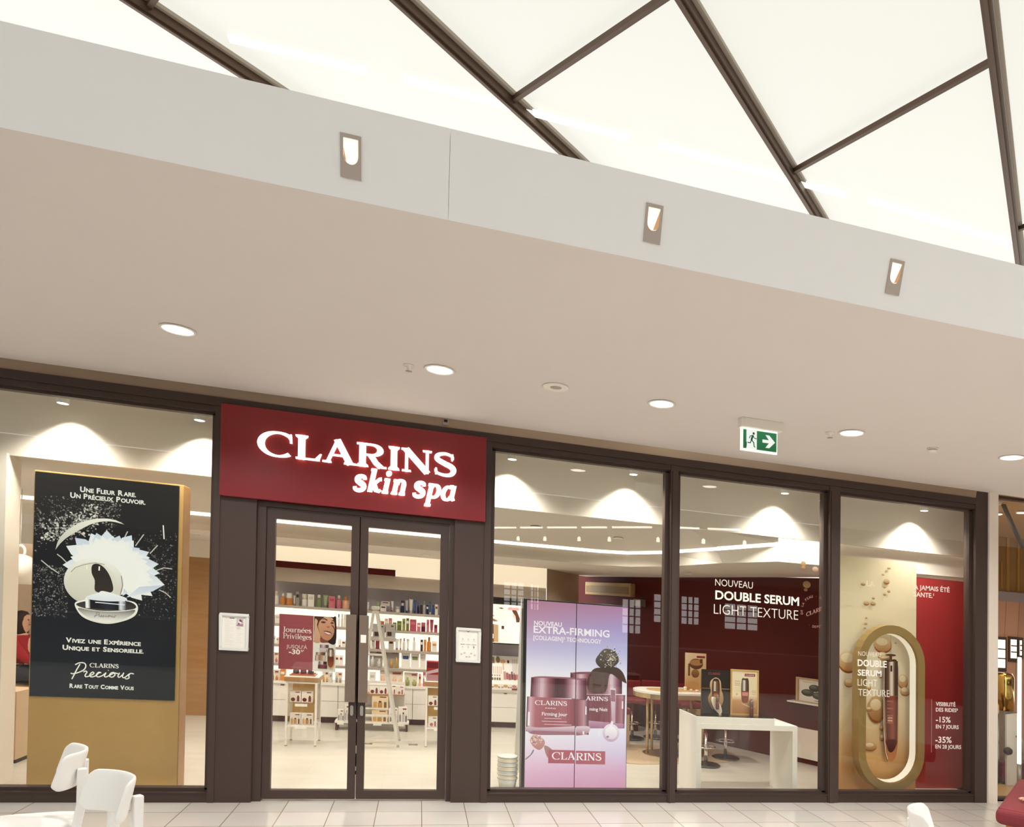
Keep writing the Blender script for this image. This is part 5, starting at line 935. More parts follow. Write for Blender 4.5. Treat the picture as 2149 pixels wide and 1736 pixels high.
# ---------------------------------------------------------------- window with the pink screen
t = thing('video_screen', 'tall double video screen showing pink cream jars in the window beside the doors', 'screen', (1.42, .5, 0))
box(.958, 1.893, .342, .47, 0, 1.640).build('housing', M['black'], t, bevel=.003)
for nm, x0, x1 in (('screen_panel', .986, 1.418), ('screen_panel', 1.4245, 1.888)):
    a = Art(.3415, .00012)
    A0, A1 = .986, 1.888
    f = lambda x: (x - A0) / (A1 - A0)
    L0 = ['#d9a3bd', '#e6b9cf', '#f0d8e4', '#f8f2f2', '#faf6f4', '#f3ecf2', '#cdc2e0', '#c09ab4', '#b67f95']; R0 = ['#d093ae', '#d9a8c6', '#dccbe4', '#eae6f5', '#f4f1f8', '#eeebf6', '#c6c3e6', '#b0a0cf', '#b486a8']
    st = [0, .1, .2, .32, .5, .62, .74, .88, 1.0]
    def mixh(a_, b_, t_): return '#%02x%02x%02x' % tuple(int(int(a_[i:i + 2], 16) * (1 - t_) + int(b_[i:i + 2], 16) * t_) for i in (1, 3, 5))
    a.grad(x0, x1, .012, 1.628, [(s_, mixh(l, r, f(x0)), mixh(l, r, f(x1))) for s_, l, r in zip(st, L0, R0)])
    def clip(pts):                                   # keep what lies on this panel
        def cut(poly, inside, at):
            r = []
            for i in range(len(poly)):
                p, q = poly[i], poly[(i + 1) % len(poly)]; ip, iq = inside(p), inside(q)
                if ip: r.append(p)
                if ip != iq: t_ = (at - p[0]) / (q[0] - p[0]); r.append((at, p[1] + (q[1] - p[1]) * t_))
            return r
        pts = cut(pts, lambda p: p[0] >= x0, x0)
        return cut(pts, lambda p: p[0] <= x1, x1) if pts else pts
    def P_(pts, top, bot=None):
        c = clip([tuple(p) for p in pts])
        if len(c) > 2: a.poly(c, top, bot)
    def H_(q, stops):                                # quad bl, br, tr, tl in bands
        for (t0_, c0), (t1_, c1) in zip(stops[:-1], stops[1:]):
            nb = 4
            for k in range(nb):
                u0, u1 = t0_ + (t1_ - t0_) * k / nb, t0_ + (t1_ - t0_) * (k + 1) / nb; e = lambda p, r, u: (p[0] + (r[0] - p[0]) * u, p[1] + (r[1] - p[1]) * u)
                P_([e(q[0], q[1], u0), e(q[0], q[1], u1), e(q[3], q[2], u1), e(q[3], q[2], u0)], mixh(c0, c1, (k + .5) / nb))
    def T_(txt, x, z, cap, wid, bold=0.0, col='#fbf3f6', ser=False):
        if ser: polys, wd = serif_geo(txt, .17, .06); vs = [p for pl in polys for p in pl]; fs = []; b = 0
        else: vs, fs = text_geo(txt, bold); wd = max(p[0] for p in vs)
        if ser:
            for pl in polys: fs.append(tuple(range(b, b + len(pl)))); b += len(pl)
        kx = wid / wd; pts = [(x + p[0] * kx, z + p[1] * cap) for p in vs]; vs = []; keep = []
        for f_ in fs:
            c = clip([pts[i] for i in f_])
            if len(c) > 2: keep.append(tuple(range(len(vs), len(vs) + len(c)))); vs += c
        if vs: a._put(vs, keep, [srgb(col)] * len(vs))
    cap_st = [(0, '#4d2a36'), (.06, '#8c5560'), (.2, '#e3c3c9'), (.32, '#9a5f68'), (.46, '#4b2a30'), (.6, '#5a3138'), (.72, '#b98a92'), (.8, '#e6d0d6'), (.92, '#8a5560'), (1, '#4c2a36')]
    bod_st = [(0, '#7a4654'), (.05, '#e0b8bd'), (.14, '#b56f76'), (.4, '#a35c63'), (.6, '#b06a72'), (.8, '#8d4a54'), (.93, '#c79aa2'), (1, '#5c3540')]
    # the rear jar with its flower
    H_([(1.377, 0.839), (1.843, 0.858), (1.841, 1.048), (1.374, 1.026)], cap_st); P_(smooth([(1.374, 1.016), (1.424, 1.033), (1.557, 1.042), (1.759, 1.049), (1.841, 1.038), (1.759, 1.031), (1.557, 1.024), (1.424, 1.015)], 3, True), '#8c5a63')
    H_([(1.391, 0.551), (1.868, 0.558), (1.872, 0.852), (1.387, 0.84)], [(0, '#8a4e5a'), (.5, '#7e434e'), (.72, '#8c525c'), (.8, '#e2c4cc'), (.84, '#8d525c'), (.95, '#b98088'), (1, '#55303a')])
    P_([(1.537, 0.549), (1.861, 0.556), (1.861, 0.597), (1.536, 0.617)], '#c79ab2', '#a8718c')
    P_(smooth([(1.557, 1.041), (1.596, 1.075), (1.65, 1.084), (1.724, 1.094), (1.793, 1.091), (1.848, 1.048), (1.88, 0.971), (1.876, 0.956), (1.814, 0.987), (1.759, 1.024), (1.725, 1.023), (1.694, 0.878), (1.613, 0.862), (1.546, 0.872), (1.518, 0.948)], 4, True), '#4d4036', '#5a3a38')
    P_(smooth([(1.596, 1.14), (1.622, 1.193), (1.675, 1.248), (1.743, 1.245), (1.791, 1.209), (1.809, 1.151), (1.772, 1.103), (1.704, 1.067), (1.63, 1.09)], 4, True), '#6b6256', '#4a3c34')
    random.seed(11)
    for k in range(170):
        an = random.uniform(0, 6.28); rr = abs(random.gauss(0, .5)); cx, cz = 1.738 + .094 * min(1.15, rr) * math.cos(an), 1.163 + .098 * min(1.15, rr) * math.sin(an); s_ = random.uniform(.004, .011)
        P_([(cx + s_ * math.cos(q * 2.1 + an), cz + s_ * math.sin(q * 2.1 + an)) for q in range(3)], ('#d8d0c4', '#8a7c6c', '#3d3029', '#b5a898')[k % 4])
    # the front jar
    H_([(1.025, 0.8), (1.515, 0.803), (1.512, 0.984), (1.031, 0.971)], cap_st)
    P_(smooth([(1.029, 0.968), (1.098, 0.982), (1.26, 0.985), (1.424, 0.983), (1.512, 0.971), (1.425, 0.969), (1.26, 0.972), (1.098, 0.969)], 3, True), '#a06a74')
    H_([(0.99, 0.509), (1.538, 0.497), (1.532, 0.794), (0.997, 0.806)], bod_st)
    P_(smooth([(0.993, 0.547), (1.105, 0.544), (1.299, 0.555), (1.53, 0.571), (1.536, 0.517), (1.471, 0.492), (1.3, 0.485), (1.073, 0.483), (1.003, 0.509)], 4, True), '#e9d0da', '#96626c')
    P_([(1.016, 0.497), (1.484, 0.496), (1.431, 0.514), (1.054, 0.517)], '#a86f7a')
    for pl in ([(1.505, 0.67), (1.516, 0.671), (1.515, 0.742), (1.506, 0.743)], [(1.835, 0.733), (1.847, 0.732), (1.846, 0.799), (1.836, 0.8)], [(1.005, 0.56), (1.022, 0.557), (1.023, 0.674), (1.008, 0.677)], [(1.484, 0.499), (1.498, 0.499), (1.497, 0.528), (1.484, 0.528)]): P_(pl, '#fdf4f6')
    # dropper of serum and its drop
    P_([(1.744, 0.633), (1.768, 0.63), (1.778, 0.907), (1.727, 0.912)], '#e9d6da', '#c9a6b2'); P_([(1.735, 0.795), (1.773, 0.793), (1.773, 0.894), (1.731, 0.896)], '#a06c78')
    dc = [(1.739, 0.519)][0]; P_([(dc[0] + .077 * math.cos(q * .224), dc[1] + .078 * math.sin(q * .224)) for q in range(28)], '#f8eef4', '#c9a9bd'); P_([(dc[0] + .056 * math.cos(q * .224), dc[1] + .056 * math.sin(q * .224)) for q in range(28)], '#fffafb', '#e6d3df')
    P_([(1.718, 0.567), (1.752, 0.577), (1.758, 0.613), (1.744, 0.629), (1.731, 0.593)], '#fbf3f6'); P_([(dc[0] - .03 + .014 * math.cos(q), dc[1] - .035 + .01 * math.sin(q)) for q in range(6)], '#a8809a')
    # small flower bottom left
    P_(smooth([(1.029, 0.434), (1.054, 0.479), (1.099, 0.474), (1.151, 0.437), (1.152, 0.393), (1.114, 0.354), (1.075, 0.366), (1.043, 0.397)], 4, True), '#d7a59c', '#b9837c')
    for k in range(60):
        an = random.uniform(0, 6.28); rr = random.random(); cx, cz = 1.075 + .058 * rr * math.cos(an), .442 + .05 * rr * math.sin(an); P_([(cx + .007 * math.cos(q * 2.1 + an), cz + .007 * math.sin(q * 2.1 + an)) for q in range(3)], ('#e9c7bd', '#a8706a', '#f3ddd4')[k % 3])
    P_(smooth([(1.063, 0.353), (1.044, 0.315), (0.994, 0.27), (0.99, 0.279), (1.031, 0.314), (1.053, 0.353)], 3, True), '#8a7a80')
    P_(smooth([(1.149, 0.389), (1.191, 0.381), (1.237, 0.337), (1.248, 0.267), (1.225, 0.254), (1.173, 0.304)], 3, True), '#a88a80', '#bb6a62')
    P_([(1.186, 0.243), (1.689, 0.242), (1.689, 0.357), (1.188, 0.358)], '#b8616e', '#b05f6a')
    q = [(1.22, 0.276), (1.654, 0.277), (1.066, 0.739), (1.345, 0.742), (1.507, 0.796), (1.707, 0.8), (1.126, 0.649), (1.349, 0.653), (1.541, 0.707), (1.705, 0.709)]; q2 = [(1.046, 1.418), (1.279, 1.429), (1.043, 1.352), (1.704, 1.368), (1.043, 1.299), (1.64, 1.31)]
    T_('CLARINS', q[0][0], q[0][1], .062, q[1][0] - q[0][0], ser=True); T_('CLARINS', q[2][0], q[2][1], .038, q[3][0] - q[2][0], ser=True); T_('ARINS', q[4][0], q[4][1], .034, q[5][0] - q[4][0], ser=True)
    T_('PARIS', q[2][0] + .09, q[2][1] - .032, .012, .09); T_('Firming Jour', q[6][0], q[6][1], .030, q[7][0] - q[6][0], .012); T_('ming Nuit', q[8][0], q[8][1], .029, q[9][0] - q[8][0], .012)
    for k, (dx, wd) in enumerate(((.02, .15), (.0, .22), (.02, .24))): P_([(q[6][0] + dx, q[6][1] - .025 - .026 * k), (q[6][0] + dx + wd, q[6][1] - .025 - .026 * k), (q[6][0] + dx + wd, q[6][1] - .020 - .026 * k), (q[6][0] + dx, q[6][1] - .020 - .026 * k)], '#e6c9cd')
    T_('NOUVEAU', q2[0][0], q2[0][1], .038, q2[1][0] - q2[0][0] + .01, .02); T_('EXTRA-FIRMING', q2[2][0], q2[2][1], .062, q2[3][0] - q2[2][0] + .01, .02); T_('[COLLAGEN]³ TECHNOLOGY', q2[4][0], q2[4][1] - .005, .036, q2[5][0] - q2[4][0], .015)
    a.build('screen_panel', SCREEN, t)
# stack of pails on the floor left of the screen
pz = mat('pale_pail', '#d8d6cc', .4, vary=.03); pz2 = mat('cream_pail', '#ead9bd', .4, vary=.03)
nm_ = ('lowest', 'second lowest', 'third from the bottom', 'fourth from the bottom', 'second from the top', 'topmost')
for k in range(6):
    z = .0 + .036 * k; t = thing('storage_pail', 'pale nested plastic pail left of the pink screen, %s of the stack' % nm_[k], 'pail', (.850, .43, z), 'nested plastic pails')
    h = .10; MB().lathe([(.0, 0), (.068, 0), (.084, h), (.0815, h), (.0665, .003), (.0, .003)], (.850, .43, z), 28).build('tub', pz2 if k % 2 else pz, t)
    MB().lathe([(.083, h - .012), (.088, h - .012), (.088, h), (.0815, h + .001), (.0815, h)], (.850, .43, z), 28).build('rim', pz, t)
lb = [(0.982, 0.097), (1.031, 0.098), (1.026, 1.634), (1.053, 1.636)]
m = MB(); m.slab([(lb[0][0], .0), (lb[1][0], .0), (lb[3][0], lb[3][1]), (lb[2][0], lb[2][1])], 1.0, 1.02); m.solo('leaning_board', M['white'], 'narrow white board leaning upright behind the left edge of the pink screen', 'board')

# ---------------------------------------------------------------- window with the white console
t = thing('console_table', 'white bridge-shaped console table in the middle right window', 'table', (3.04, .48, 0))
ZT = .71
MB().box(2.483, 2.531, .16, .60, 0, .652).build('leg', M['white'], t); MB().box(3.432, 3.48, .16, .60, 0, .602).build('leg', M['white'], t)
m = MB(); m.box(2.483, 3.25, .165, .60, .652, ZT); m.build('top', M['white'], t, bevel=.002); m = MB(); m.box(2.531, 3.48, .16, .60, .602, .651); m.build('lower_top', M['white'], t, bevel=.002)
t = thing('black_tray', 'glossy black sheet laid on the white console table', 'tray', (2.87, .39, ZT)); box(2.49, 3.245, .175, .595, ZT, ZT + .006).build('sheet', mat('gloss_black', '#1c1714', .08), t)
zt = .678; on_console = set(C.objects)
# dark advertising panel with a serum bottle
t = thing('advert_lightbox', 'dark upright advertising panel with a golden serum bottle on the console', 'advertising panel', (2.85, .575, zt)); box(2.71, 2.985, .575, .592, zt, 1.080).build('panel', mat('panel_dark', '#231a15', .2), t)
a = Art(.5745, .0001); a.grad(2.713, 2.982, zt + .003, 1.077, [(0, '#2a1f19', '#3a2c22'), (.5, '#2c2019', '#241b16'), (1, '#231813', '#1f1713')])
a.serif('CLARINS', 2.775, 1.035, .020, '#b0434a', .115, t=.2, h=.09)
a.poly(smooth([(2.80, .98), (2.85, 1.01), (2.895, .98), (2.905, .90), (2.92, .86), (2.925, .80), (2.90, .74), (2.88, .72), (2.82, .72), (2.785, .77), (2.775, .83), (2.80, .88), (2.79, .93)], 4, True), '#d9b48a', '#9a6a3c')
a.poly(smooth([(2.815, .97), (2.85, 1.0), (2.885, .97), (2.885, .80), (2.85, .775), (2.815, .80)], 4, True), '#3b241a', '#7a4526'); a.hgrad([(2.822, .885), (2.878, .885), (2.878, .975), (2.822, .975)], [(0, '#4a3022'), (.35, '#f0e2cc'), (.5, '#8a6a50'), (1, '#3a241a')]); a.poly(smooth([(2.83, .86), (2.87, .86), (2.87, .80), (2.85, .785), (2.83, .80)], 3, True), '#a35a2c', '#c98046')
a.rect(2.71, 2.80, .905, .912, '#8a6a48'); a.rect(2.905, 2.985, .905, .912, '#a07c52'); a.build('picture', PRINT, t)
def serum(x, y, z, s, label, cat='bottle', group=None):
    t = thing('serum_bottle', label, cat, (x, y, z), group)
    MB().lathe([(.017 * s, 0), (.020 * s, .006 * s), (.020 * s, .085 * s), (.017 * s, .090 * s)], (x, y, z), 20).build('body', mat('serum_amber', '#6a2f1c', .15, coat=.5), t)
    MB().lathe([(.0185 * s, .088 * s), (.0185 * s, .145 * s), (.014 * s, .150 * s)], (x, y, z), 20).build('cap', mat('serum_cap', '#8a7668', .25, .6), t); MB().lathe([(.007 * s, .15 * s), (.007 * s, .158 * s), (.012 * s, .160 * s), (.012 * s, .166 * s)], (x, y, z), 14).build('pump', M['chrome'], t)
t = thing('serum_stand', 'cream spoon-shaped stand leaning back with a serum bottle on the black tray', 'product stand', (2.83, .52, zt))
pl = [(2.772 + .03 * math.cos(math.radians(q)), .030 * math.sin(math.radians(q))) for q in range(60, 241, 15)]
m = MB(); n = 22; vs = []
for k in range(n): an = 2 * math.pi * k / n; u, v = .034 * math.cos(an), .085 * math.sin(an); dx = u * .86 + v * .5; dz = v * .86 - u * .5; vs.append((2.838 + u * .87 - v * .49 * 1.0, .535 - (0.0) - .0, zt + .085 + v * .87 + u * .49))
vs2 = [(x, y - .012, z) for x, y, z in vs]; inn = [(2.838 + (x - 2.838) * .78, y - .0125, zt + .085 + (z - zt - .085) * .86) for x, y, z in vs]
m.add(vs + vs2, [tuple(range(n))[::-1], tuple(range(n, 2 * n))] + [(k, (k + 1) % n, n + (k + 1) % n, n + k) for k in range(n)]); m.build('spoon', M['white'], t); m = MB(); m.add(inn, [tuple(range(n))]); m.build('hollow', mat('spoon_beige', '#d9c3a4', .4), t)
MB().lathe([(.018, 0), (.016, .006), (.005, .01), (.005, .03)], (2.872, .53, zt), 16).build('foot', M['brass'], t)
serum(2.838, .505, zt + .052, .78, 'small serum bottle set in the cream spoon stand'); 
t = thing('framed_advert', 'gold framed advertisement of a serum bottle standing on the console', 'framed picture', (3.13, .56, zt))
fx0, fx1, fz0, fz1 = 2.991, 3.270, zt, 1.095
m = MB()
for b in ((fx0, fx1, fz0, fz0 + .012), (fx0, fx1, fz1 - .012, fz1), (fx0, fx0 + .012, fz0 + .012, fz1 - .012), (fx1 - .012, fx1, fz0 + .012, fz1 - .012)): m.box(b[0], b[1], .552, .570, b[2], b[3])
m.build('frame', M['gold'], t); a = Art(.560, .0001); a.grad(fx0 + .01, fx1 - .01, fz0 + .01, fz1 - .01, [(0, '#a9713f', '#b57c48'), (.3, '#c98f5a', '#d3a070'), (.42, '#f3dfbc', '#efd9b4'), (1, '#f4e4c4', '#efdcb8')])
a.rect(3.13, 3.235, 1.035, 1.06, '#8f1f26'); a.text('CLARINS', 3.14, 1.041, .012, '#f6dcd0', .02, .085)
a.poly(smooth([(3.10, 1.0), (3.135, 1.015), (3.17, 1.0), (3.17, .82), (3.135, .79), (3.10, .82)], 4, True), '#5b382a', '#8a4e30'); a.hgrad([(3.102, .90), (3.168, .90), (3.168, 1.0), (3.102, 1.0)], [(0, '#40291f'), (.4, '#efe4d4'), (.6, '#6e5242'), (1, '#33201a')]); a.rect(3.105, 3.165, .855, .89, '#d88a84'); a.poly([(3.09, .79), (3.20, .74), (3.26, .78), (3.22, .75)], '#f3e0c0')
for zz in (.985, .965, .95): a.rect(3.03, 3.085, zz, zz + .006, '#c9b088')
for zz in (.90, .885, .87): a.rect(3.20, 3.245, zz, zz + .005, '#c9b088')
a.poly([(3.05, .88), (3.065, .87), (3.05, .855), (3.04, .868)], '#dcb880'); a.build('picture', PRINT, t)
serum(3.185, .525, zt, .95, 'serum bottle standing before the gold framed advertisement'); 

for o in set(C.objects) - on_console:                # stand everything built above on the console top
    if o.parent is None: o.location += Vector((-.12, -.262, .038)); rec(o, o.location)
# ---------------------------------------------------------------- oval table, rug, stools
def oval_pts(cx, cy, lx, r, n=20, ang=0.0):
    p = [(lx / 2 + r * math.cos(math.radians(a)), r * math.sin(math.radians(a))) for a in [(-90 + 180 * i / n) for i in range(n + 1)]] + [(-lx / 2 + r * math.cos(math.radians(a)), r * math.sin(math.radians(a))) for a in [(90 + 180 * i / n) for i in range(n + 1)]]
    return [(cx + x * math.cos(ang) - y * math.sin(ang), cy + x * math.sin(ang) + y * math.cos(ang)) for x, y in p]
tc = (2.96, 1.97); ta = math.radians(8)
t = thing('oval_rug', 'pale brown rug under the oval table', 'rug', (3.0, 1.95, 0)); MB().prism([(x, y) for x, y in oval_pts(2.80, 1.97, .8, .50, 20, ta)], 0, .008).build('pile', mat('rug', '#b79c7c', .95, scale=30, vary=.18), t)
t = thing('oval_table', 'high oval table with a brass rim and a white top behind the console', 'table', (*tc, .008))
MB().prism(oval_pts(*tc, .46, .29, 20, ta), .655, .705).build('rim', M['brass'], t, bevel=.004); MB().prism(oval_pts(*tc, .46, .292, 20, ta), .705, .73).build('top', M['white'], t, bevel=.004)
MB().prism(oval_pts(*tc, .42, .16, 20, ta), .7301, .733).build('inlay', M['gold'], t); MB().prism(oval_pts(*tc, .36, .22, 20, ta), .008, .016).build('base_plate', M['brass'], t)
for x, y in ((2.60, 1.93), (2.80, 1.76), (3.26, 1.90), (3.22, 2.16), (2.72, 2.13)): MB().cyl((x, y, .016), .016, .64, 12).build('leg', M['brass'], t)
t = thing('advert_card', 'golden advertising card with a jar standing on the oval table', 'advertising card', (3.2, 2.0, .733)); box(3.075, 3.335, 2.0, 2.012, .733, 1.165).build('card', mat('card_gold', '#e2bf86', .5), t)
a = Art(1.9995, .0001); a.grad(3.077, 3.333, .735, 1.163, [(0, '#b9814a', '#d9aa70'), (.5, '#e6c898', '#e2bd88'), (1, '#f0dcb8', '#e9cfa4')]); a.rect(3.215, 3.32, 1.11, 1.135, '#9a2a2c'); a.oval(3.21, 1.04, .085, .062, '#7d4f2e', '#5b3620'); a.oval(3.21, 1.055, .08, .035, '#b98550'); a.rect(3.255, 3.29, 1.05, 1.10, '#5e3a26'); a.oval(3.20, .93, .05, .05, '#a9743f', '#6f4526'); a.rect(3.11, 3.135, .90, 1.04, '#6b4a30'); a.oval(3.17, .80, .08, .035, '#c79a60'); a.build('picture', PRINT, t)
for k, (x, y, r, h, c, lb) in enumerate(((3.05, 1.93, .018, .045, 'w', 'small white cube-like tester jar at the left foot of the golden card'), (3.10, 1.88, .016, .025, 'silver', 'silver tester pot in front of the golden card, left of three'), (3.17, 1.87, .018, .022, 'silver', 'silver tester pot in front of the golden card, middle of three'), (3.24, 1.88, .022, .032, 'w', 'white tester pot at the right foot of the golden card'))):
    t = thing('tester_pot', lb, 'tester pot', (x, y, .733), 'tester pots on the oval table'); MB().cyl((x, y, .733), r, h * .6, 16).build('body', pm(c), t); MB().lathe([(r * 1.05, h * .6), (r * 1.05, h), (r * .9, h + .001)], (x, y, .733), 16).build('lid', pm('w'), t)
def stool(x, y, label, back=True):
    t = thing('bar_stool', label, 'stool', (x, y, 0), 'chrome bar stools with red seats')
    MB().lathe([(.155, 0), (.158, .006), (.14, .014), (.03, .022)], (x, y, .0082), 32).build('base', mat('stool_base', (.12, .10, .09), .2, .85), t); MB().lathe([(.020, .02), (.020, .22), (.015, .225), (.015, .45)], (x, y, 0), 16).build('column', M['chrome'], t)
    MB().tube([(x + .10 * math.cos(a_), y + .10 * math.sin(a_), .20) for a_ in [k * .45 for k in range(-7, 8)]], .008, 8).build('footrest', M['chrome'], t)
    m = MB(); m.box(x - .15, x + .15, y - .15, y + .15, .45, .51); m.build('seat', mat('red_leather', '#7d1f22', .45), t, bevel=.025, seg=3)
    if back: m = MB(); m.box(x - .15, x + .15, y + .11, y + .15, .51, .72); m.build('backrest', mat('red_leather', '#7d1f22', .45), t, bevel=.018, seg=3)
for x, y, lb in ((3.10, 1.42, 'red seated bar stool, its round base seen under the white console at the left'), (3.50, 1.80, 'red seated bar stool, its round base seen under the middle of the white console'), (2.70, 2.86, 'red seated bar stool left of the oval table, base nearest the pink screen'), (3.04, 2.95, 'red seated bar stool behind the left leg of the oval table'), (3.38, 2.70, 'red seated bar stool at the far side of the oval table')): stool(x, y, lb, y > 2)
# red armchair, its counter and testers behind the screen edge
t = thing('red_chair', 'red upholstered chair on pale wooden legs beside the pink screen', 'chair', (2.36, 2.45, 0)); rl = mat('red_leather', '#7d1f22', .45)
m = MB(); m.box(2.16, 2.52, 2.30, 2.64, .38, .46); m.build('seat', rl, t, bevel=.03, seg=3); m = MB(); m.box(2.16, 2.52, 2.60, 2.66, .44, .80); m.build('backrest', rl, t, bevel=.025, seg=3)
for x, y in ((2.19, 2.33), (2.49, 2.33), (2.19, 2.61), (2.49, 2.61)): MB().bar((x, y, .0085), (x, y, .385), .03).build('leg', mat('pale_wood', '#c9a67c', .5), t)
m = MB(); m.bar((2.19, 2.33, .2), (2.49, 2.33, .2), .02); m.build('stretcher', mat('pale_wood', '#c9a67c', .5), t)
t = thing('tester_counter', 'dark red counter with white testers against the red wall', 'counter', (2.62, 3.55, 0)); box(2.25, 2.95, 3.40, 3.62, 0, .74).build('body', M['burgundy'], t); box(2.23, 2.97, 3.38, 3.63, .74, .76).build('top', M['maroon'], t)
random.seed(5)
for k, (x, y, w_, h, lb) in enumerate(((2.32, 3.42, .05, .11, 'white tester box on the dark red counter, leftmost'), (2.40, 3.42, .05, .14, 'white tester box on the dark red counter, second from the left'), (2.48, 3.42, .04, .09, 'white tester box on the dark red counter, third from the left'), (2.58, 3.42, .06, .12, 'white tester box on the dark red counter, fourth from the left'), (2.70, 3.42, .05, .07, 'low white tester box on the dark red counter, rightmost'))):
    t = thing('tester_box', lb, 'tester box', (x, y, .76), 'white testers on the red counter'); box(x - w_ / 2, x + w_ / 2, y - .02, y + .03, .76, .76 + h).build('carton', M['white'], t, bevel=.003); box(x - w_ / 3, x + w_ / 3, y - .021, y - .019, .77, .76 + h * .4).build('label_patch', pm('dark'), t)
# things on the diagonal red wall
def rbox(m, s0, s1, z0, z1, d0, d1):
    m.add([on_red(s, z, d) for z in (z0, z1) for d in (d0, d1) for s in (s0, s1)], [(0, 2, 3, 1), (4, 5, 7, 6), (0, 1, 5, 4), (2, 6, 7, 3), (0, 4, 6, 2), (1, 3, 7, 5)]); return m
t = thing('air_conditioner', 'beige wall air conditioner high on the red wall', 'air conditioner', on_red(.80, 1.805, .10)); ac = mat('ac_beige', '#b79868', .5)
rbox(MB(), .69, .90, 1.80, 1.985, .005, .10).build('housing', ac, t, bevel=.01); rbox(MB(), .70, .895, 1.835, 1.93, .101, .105).build('air_grille', mat('ac_dark', '#8f7448', .5), t); rbox(MB(), .70, .895, 1.812, 1.832, .101, .108).build('louver', ac, t)
t = thing('wall_loudspeaker', 'small grey loudspeaker box on the red wall under the air conditioner', 'loudspeaker', on_red(.66, 1.68, .06)); rbox(MB(), .645, .675, 1.67, 1.77, .004, .11).build('cabinet', mat('grey_box', '#8d7d72', .5), t, bevel=.006); rbox(MB(), .648, .672, 1.68, 1.76, .1105, .113).build('grille', M['zinc'], t)
t = thing('wall_ledge', 'short white ledge on the red wall carrying a small framed picture', 'ledge', on_red(.07, .70, .06)); rbox(MB(), .0, .125, .692, .708, .001, .14).build('board', M['white'], t)
t = thing('framed_picture', 'small framed picture of dark fruit on the white wall ledge', 'framed picture', on_red(.06, .708, .08)); s0, s1 = .012, .105
m = MB()
for b in ((s0, s1, .708, .722), (s0, s1, .965, .985), (s0, s0 + .006, .722, .965), (s1 - .006, s1, .722, .965)): rbox(m, *b, .075, .10)
m.build('frame', mat('oak_frame', '#c9a47c', .5), t); sl = 4.49
a = Art(0, .00012, frame=lambda u, z, d: on_red(s1 - (s1 - s0) * u, z, .085 + d)); a.rect(.05, .95, .72, .967, '#efe6d6'); a.rect(.2, .6, .935, .94, '#a9a094')
for cx, cz, r in ((.55, .88, .17), (.35, .82, .2), (.66, .80, .18)): a.oval(cx, cz, r, .04, '#5a5850', '#35352f'); a.oval(cx - .04, cz + .008, r * .55, .02, '#7d7c70', '#55554c')
a.rect(.55, .85, .737, .743, '#8a4a44'); a.build('picture', PRINT, t)

# ---------------------------------------------------------------- right window: banner, ring, red panel
t = thing('hanging_banner', 'tall beige banner printed with amber bubbles in the right window', 'banner', (4.45, .36, .012)); box(3.84, 4.905, .350, .356, .012, 2.285).build('sheet', mat('banner_beige', '#d9c69e', .6), t)
a = Art(.3495, .0002); a.grad(3.842, 4.903, .014, 2.283, [(0, '#c48a4c', '#c98f54'), (.12, '#d39c5e', '#d6a468'), (.3, '#e8cb9c', '#ecd0a2'), (.45, '#e6dac4', '#f0e0bd'), (.7, '#e4d6b4', '#ecdcb8'), (1, '#dccca4', '#f0e0bc')])
def bubble(px, rx, rz, c0='#e9d2a6', c1='#b8742e', hi=True):
    cx, cz = px; a.oval(cx, cz, rx, rz, c0, c1, 36)
    if hi: a.poly(arc(cx, cz, rx * .98, rz * .98, 200, 340, 16) + arc(cx, cz, rx * .92, rz * .80, 340, 200, 16), '#8a4e1e'); a.oval(cx - rx * .1, cz + rz * .35, rx * .62, rz * .42, '#f3e3c0', c0)
BB = [(4.133, 1.259), (4.519, 1.446), (4.515, 1.341), (4.544, 1.314), (4.14, 1.058), (4.751, 1.097), (4.777, 0.997), (4.492, 1.136), (4.358, 1.022), (4.328, 1.843), (4.4, 1.844), (4.404, 1.898), (4.288, 2.027), (4.553, 2.073), (4.529, 2.017), (4.578, 1.979), (4.53, 1.945), (4.577, 2.206), (4.509, 2.137), (4.324, 1.699), (4.32, 1.644), (4.309, 1.6), (4.658, 1.475)]
RR = [(.115, .112), (.105, .085), (.06, .035), (.06, .025), (.055, .045), (.06, .075), (.06, .045), (.025, .02), (.03, .03), (.032, .024), (.032, .02), (.018, .013), (.026, .015), (.035, .03), (.016, .01), (.018, .016), (.018, .014), (.022, .012), (.017, .01), (.014, .009), (.018, .012), (.014, .008), (.014, .008)]
for k in (0, 1, 2, 3, 4, 5, 6, 7, 8): bubble(BB[k], *RR[k])
for k in range(9, len(BB)): bubble(BB[k], *RR[k], '#e3cfa4', '#a9743a', False); a.poly(arc(*BB[k], RR[k][0], RR[k][1], 190, 350, 10) + arc(*BB[k], RR[k][0] * .9, RR[k][1] * .5, 350, 190, 10), '#9a5f2c')
B2 = [(4.446, 0.809), (4.359, 0.811), (4.504, 0.628), (4.51, 0.537), (4.374, 0.448), (4.213, 0.727)]; R2 = [(.10, .135), (.04, .022), (.02, .03), (.025, .035), (.075, .045), (.016, .014)]
for k in range(6): bubble(B2[k], *R2[k], '#d9b27a' if k == 0 else '#dfba86', '#9a5c22')
a.build('bubble_print', PRINT, t)
t = thing('bubble_sticker', 'group of printed amber bubbles stuck at the top right of the dark red pane', 'window sticker', (3.5, .057, 2.1))
a = Art(.0572, .0001)
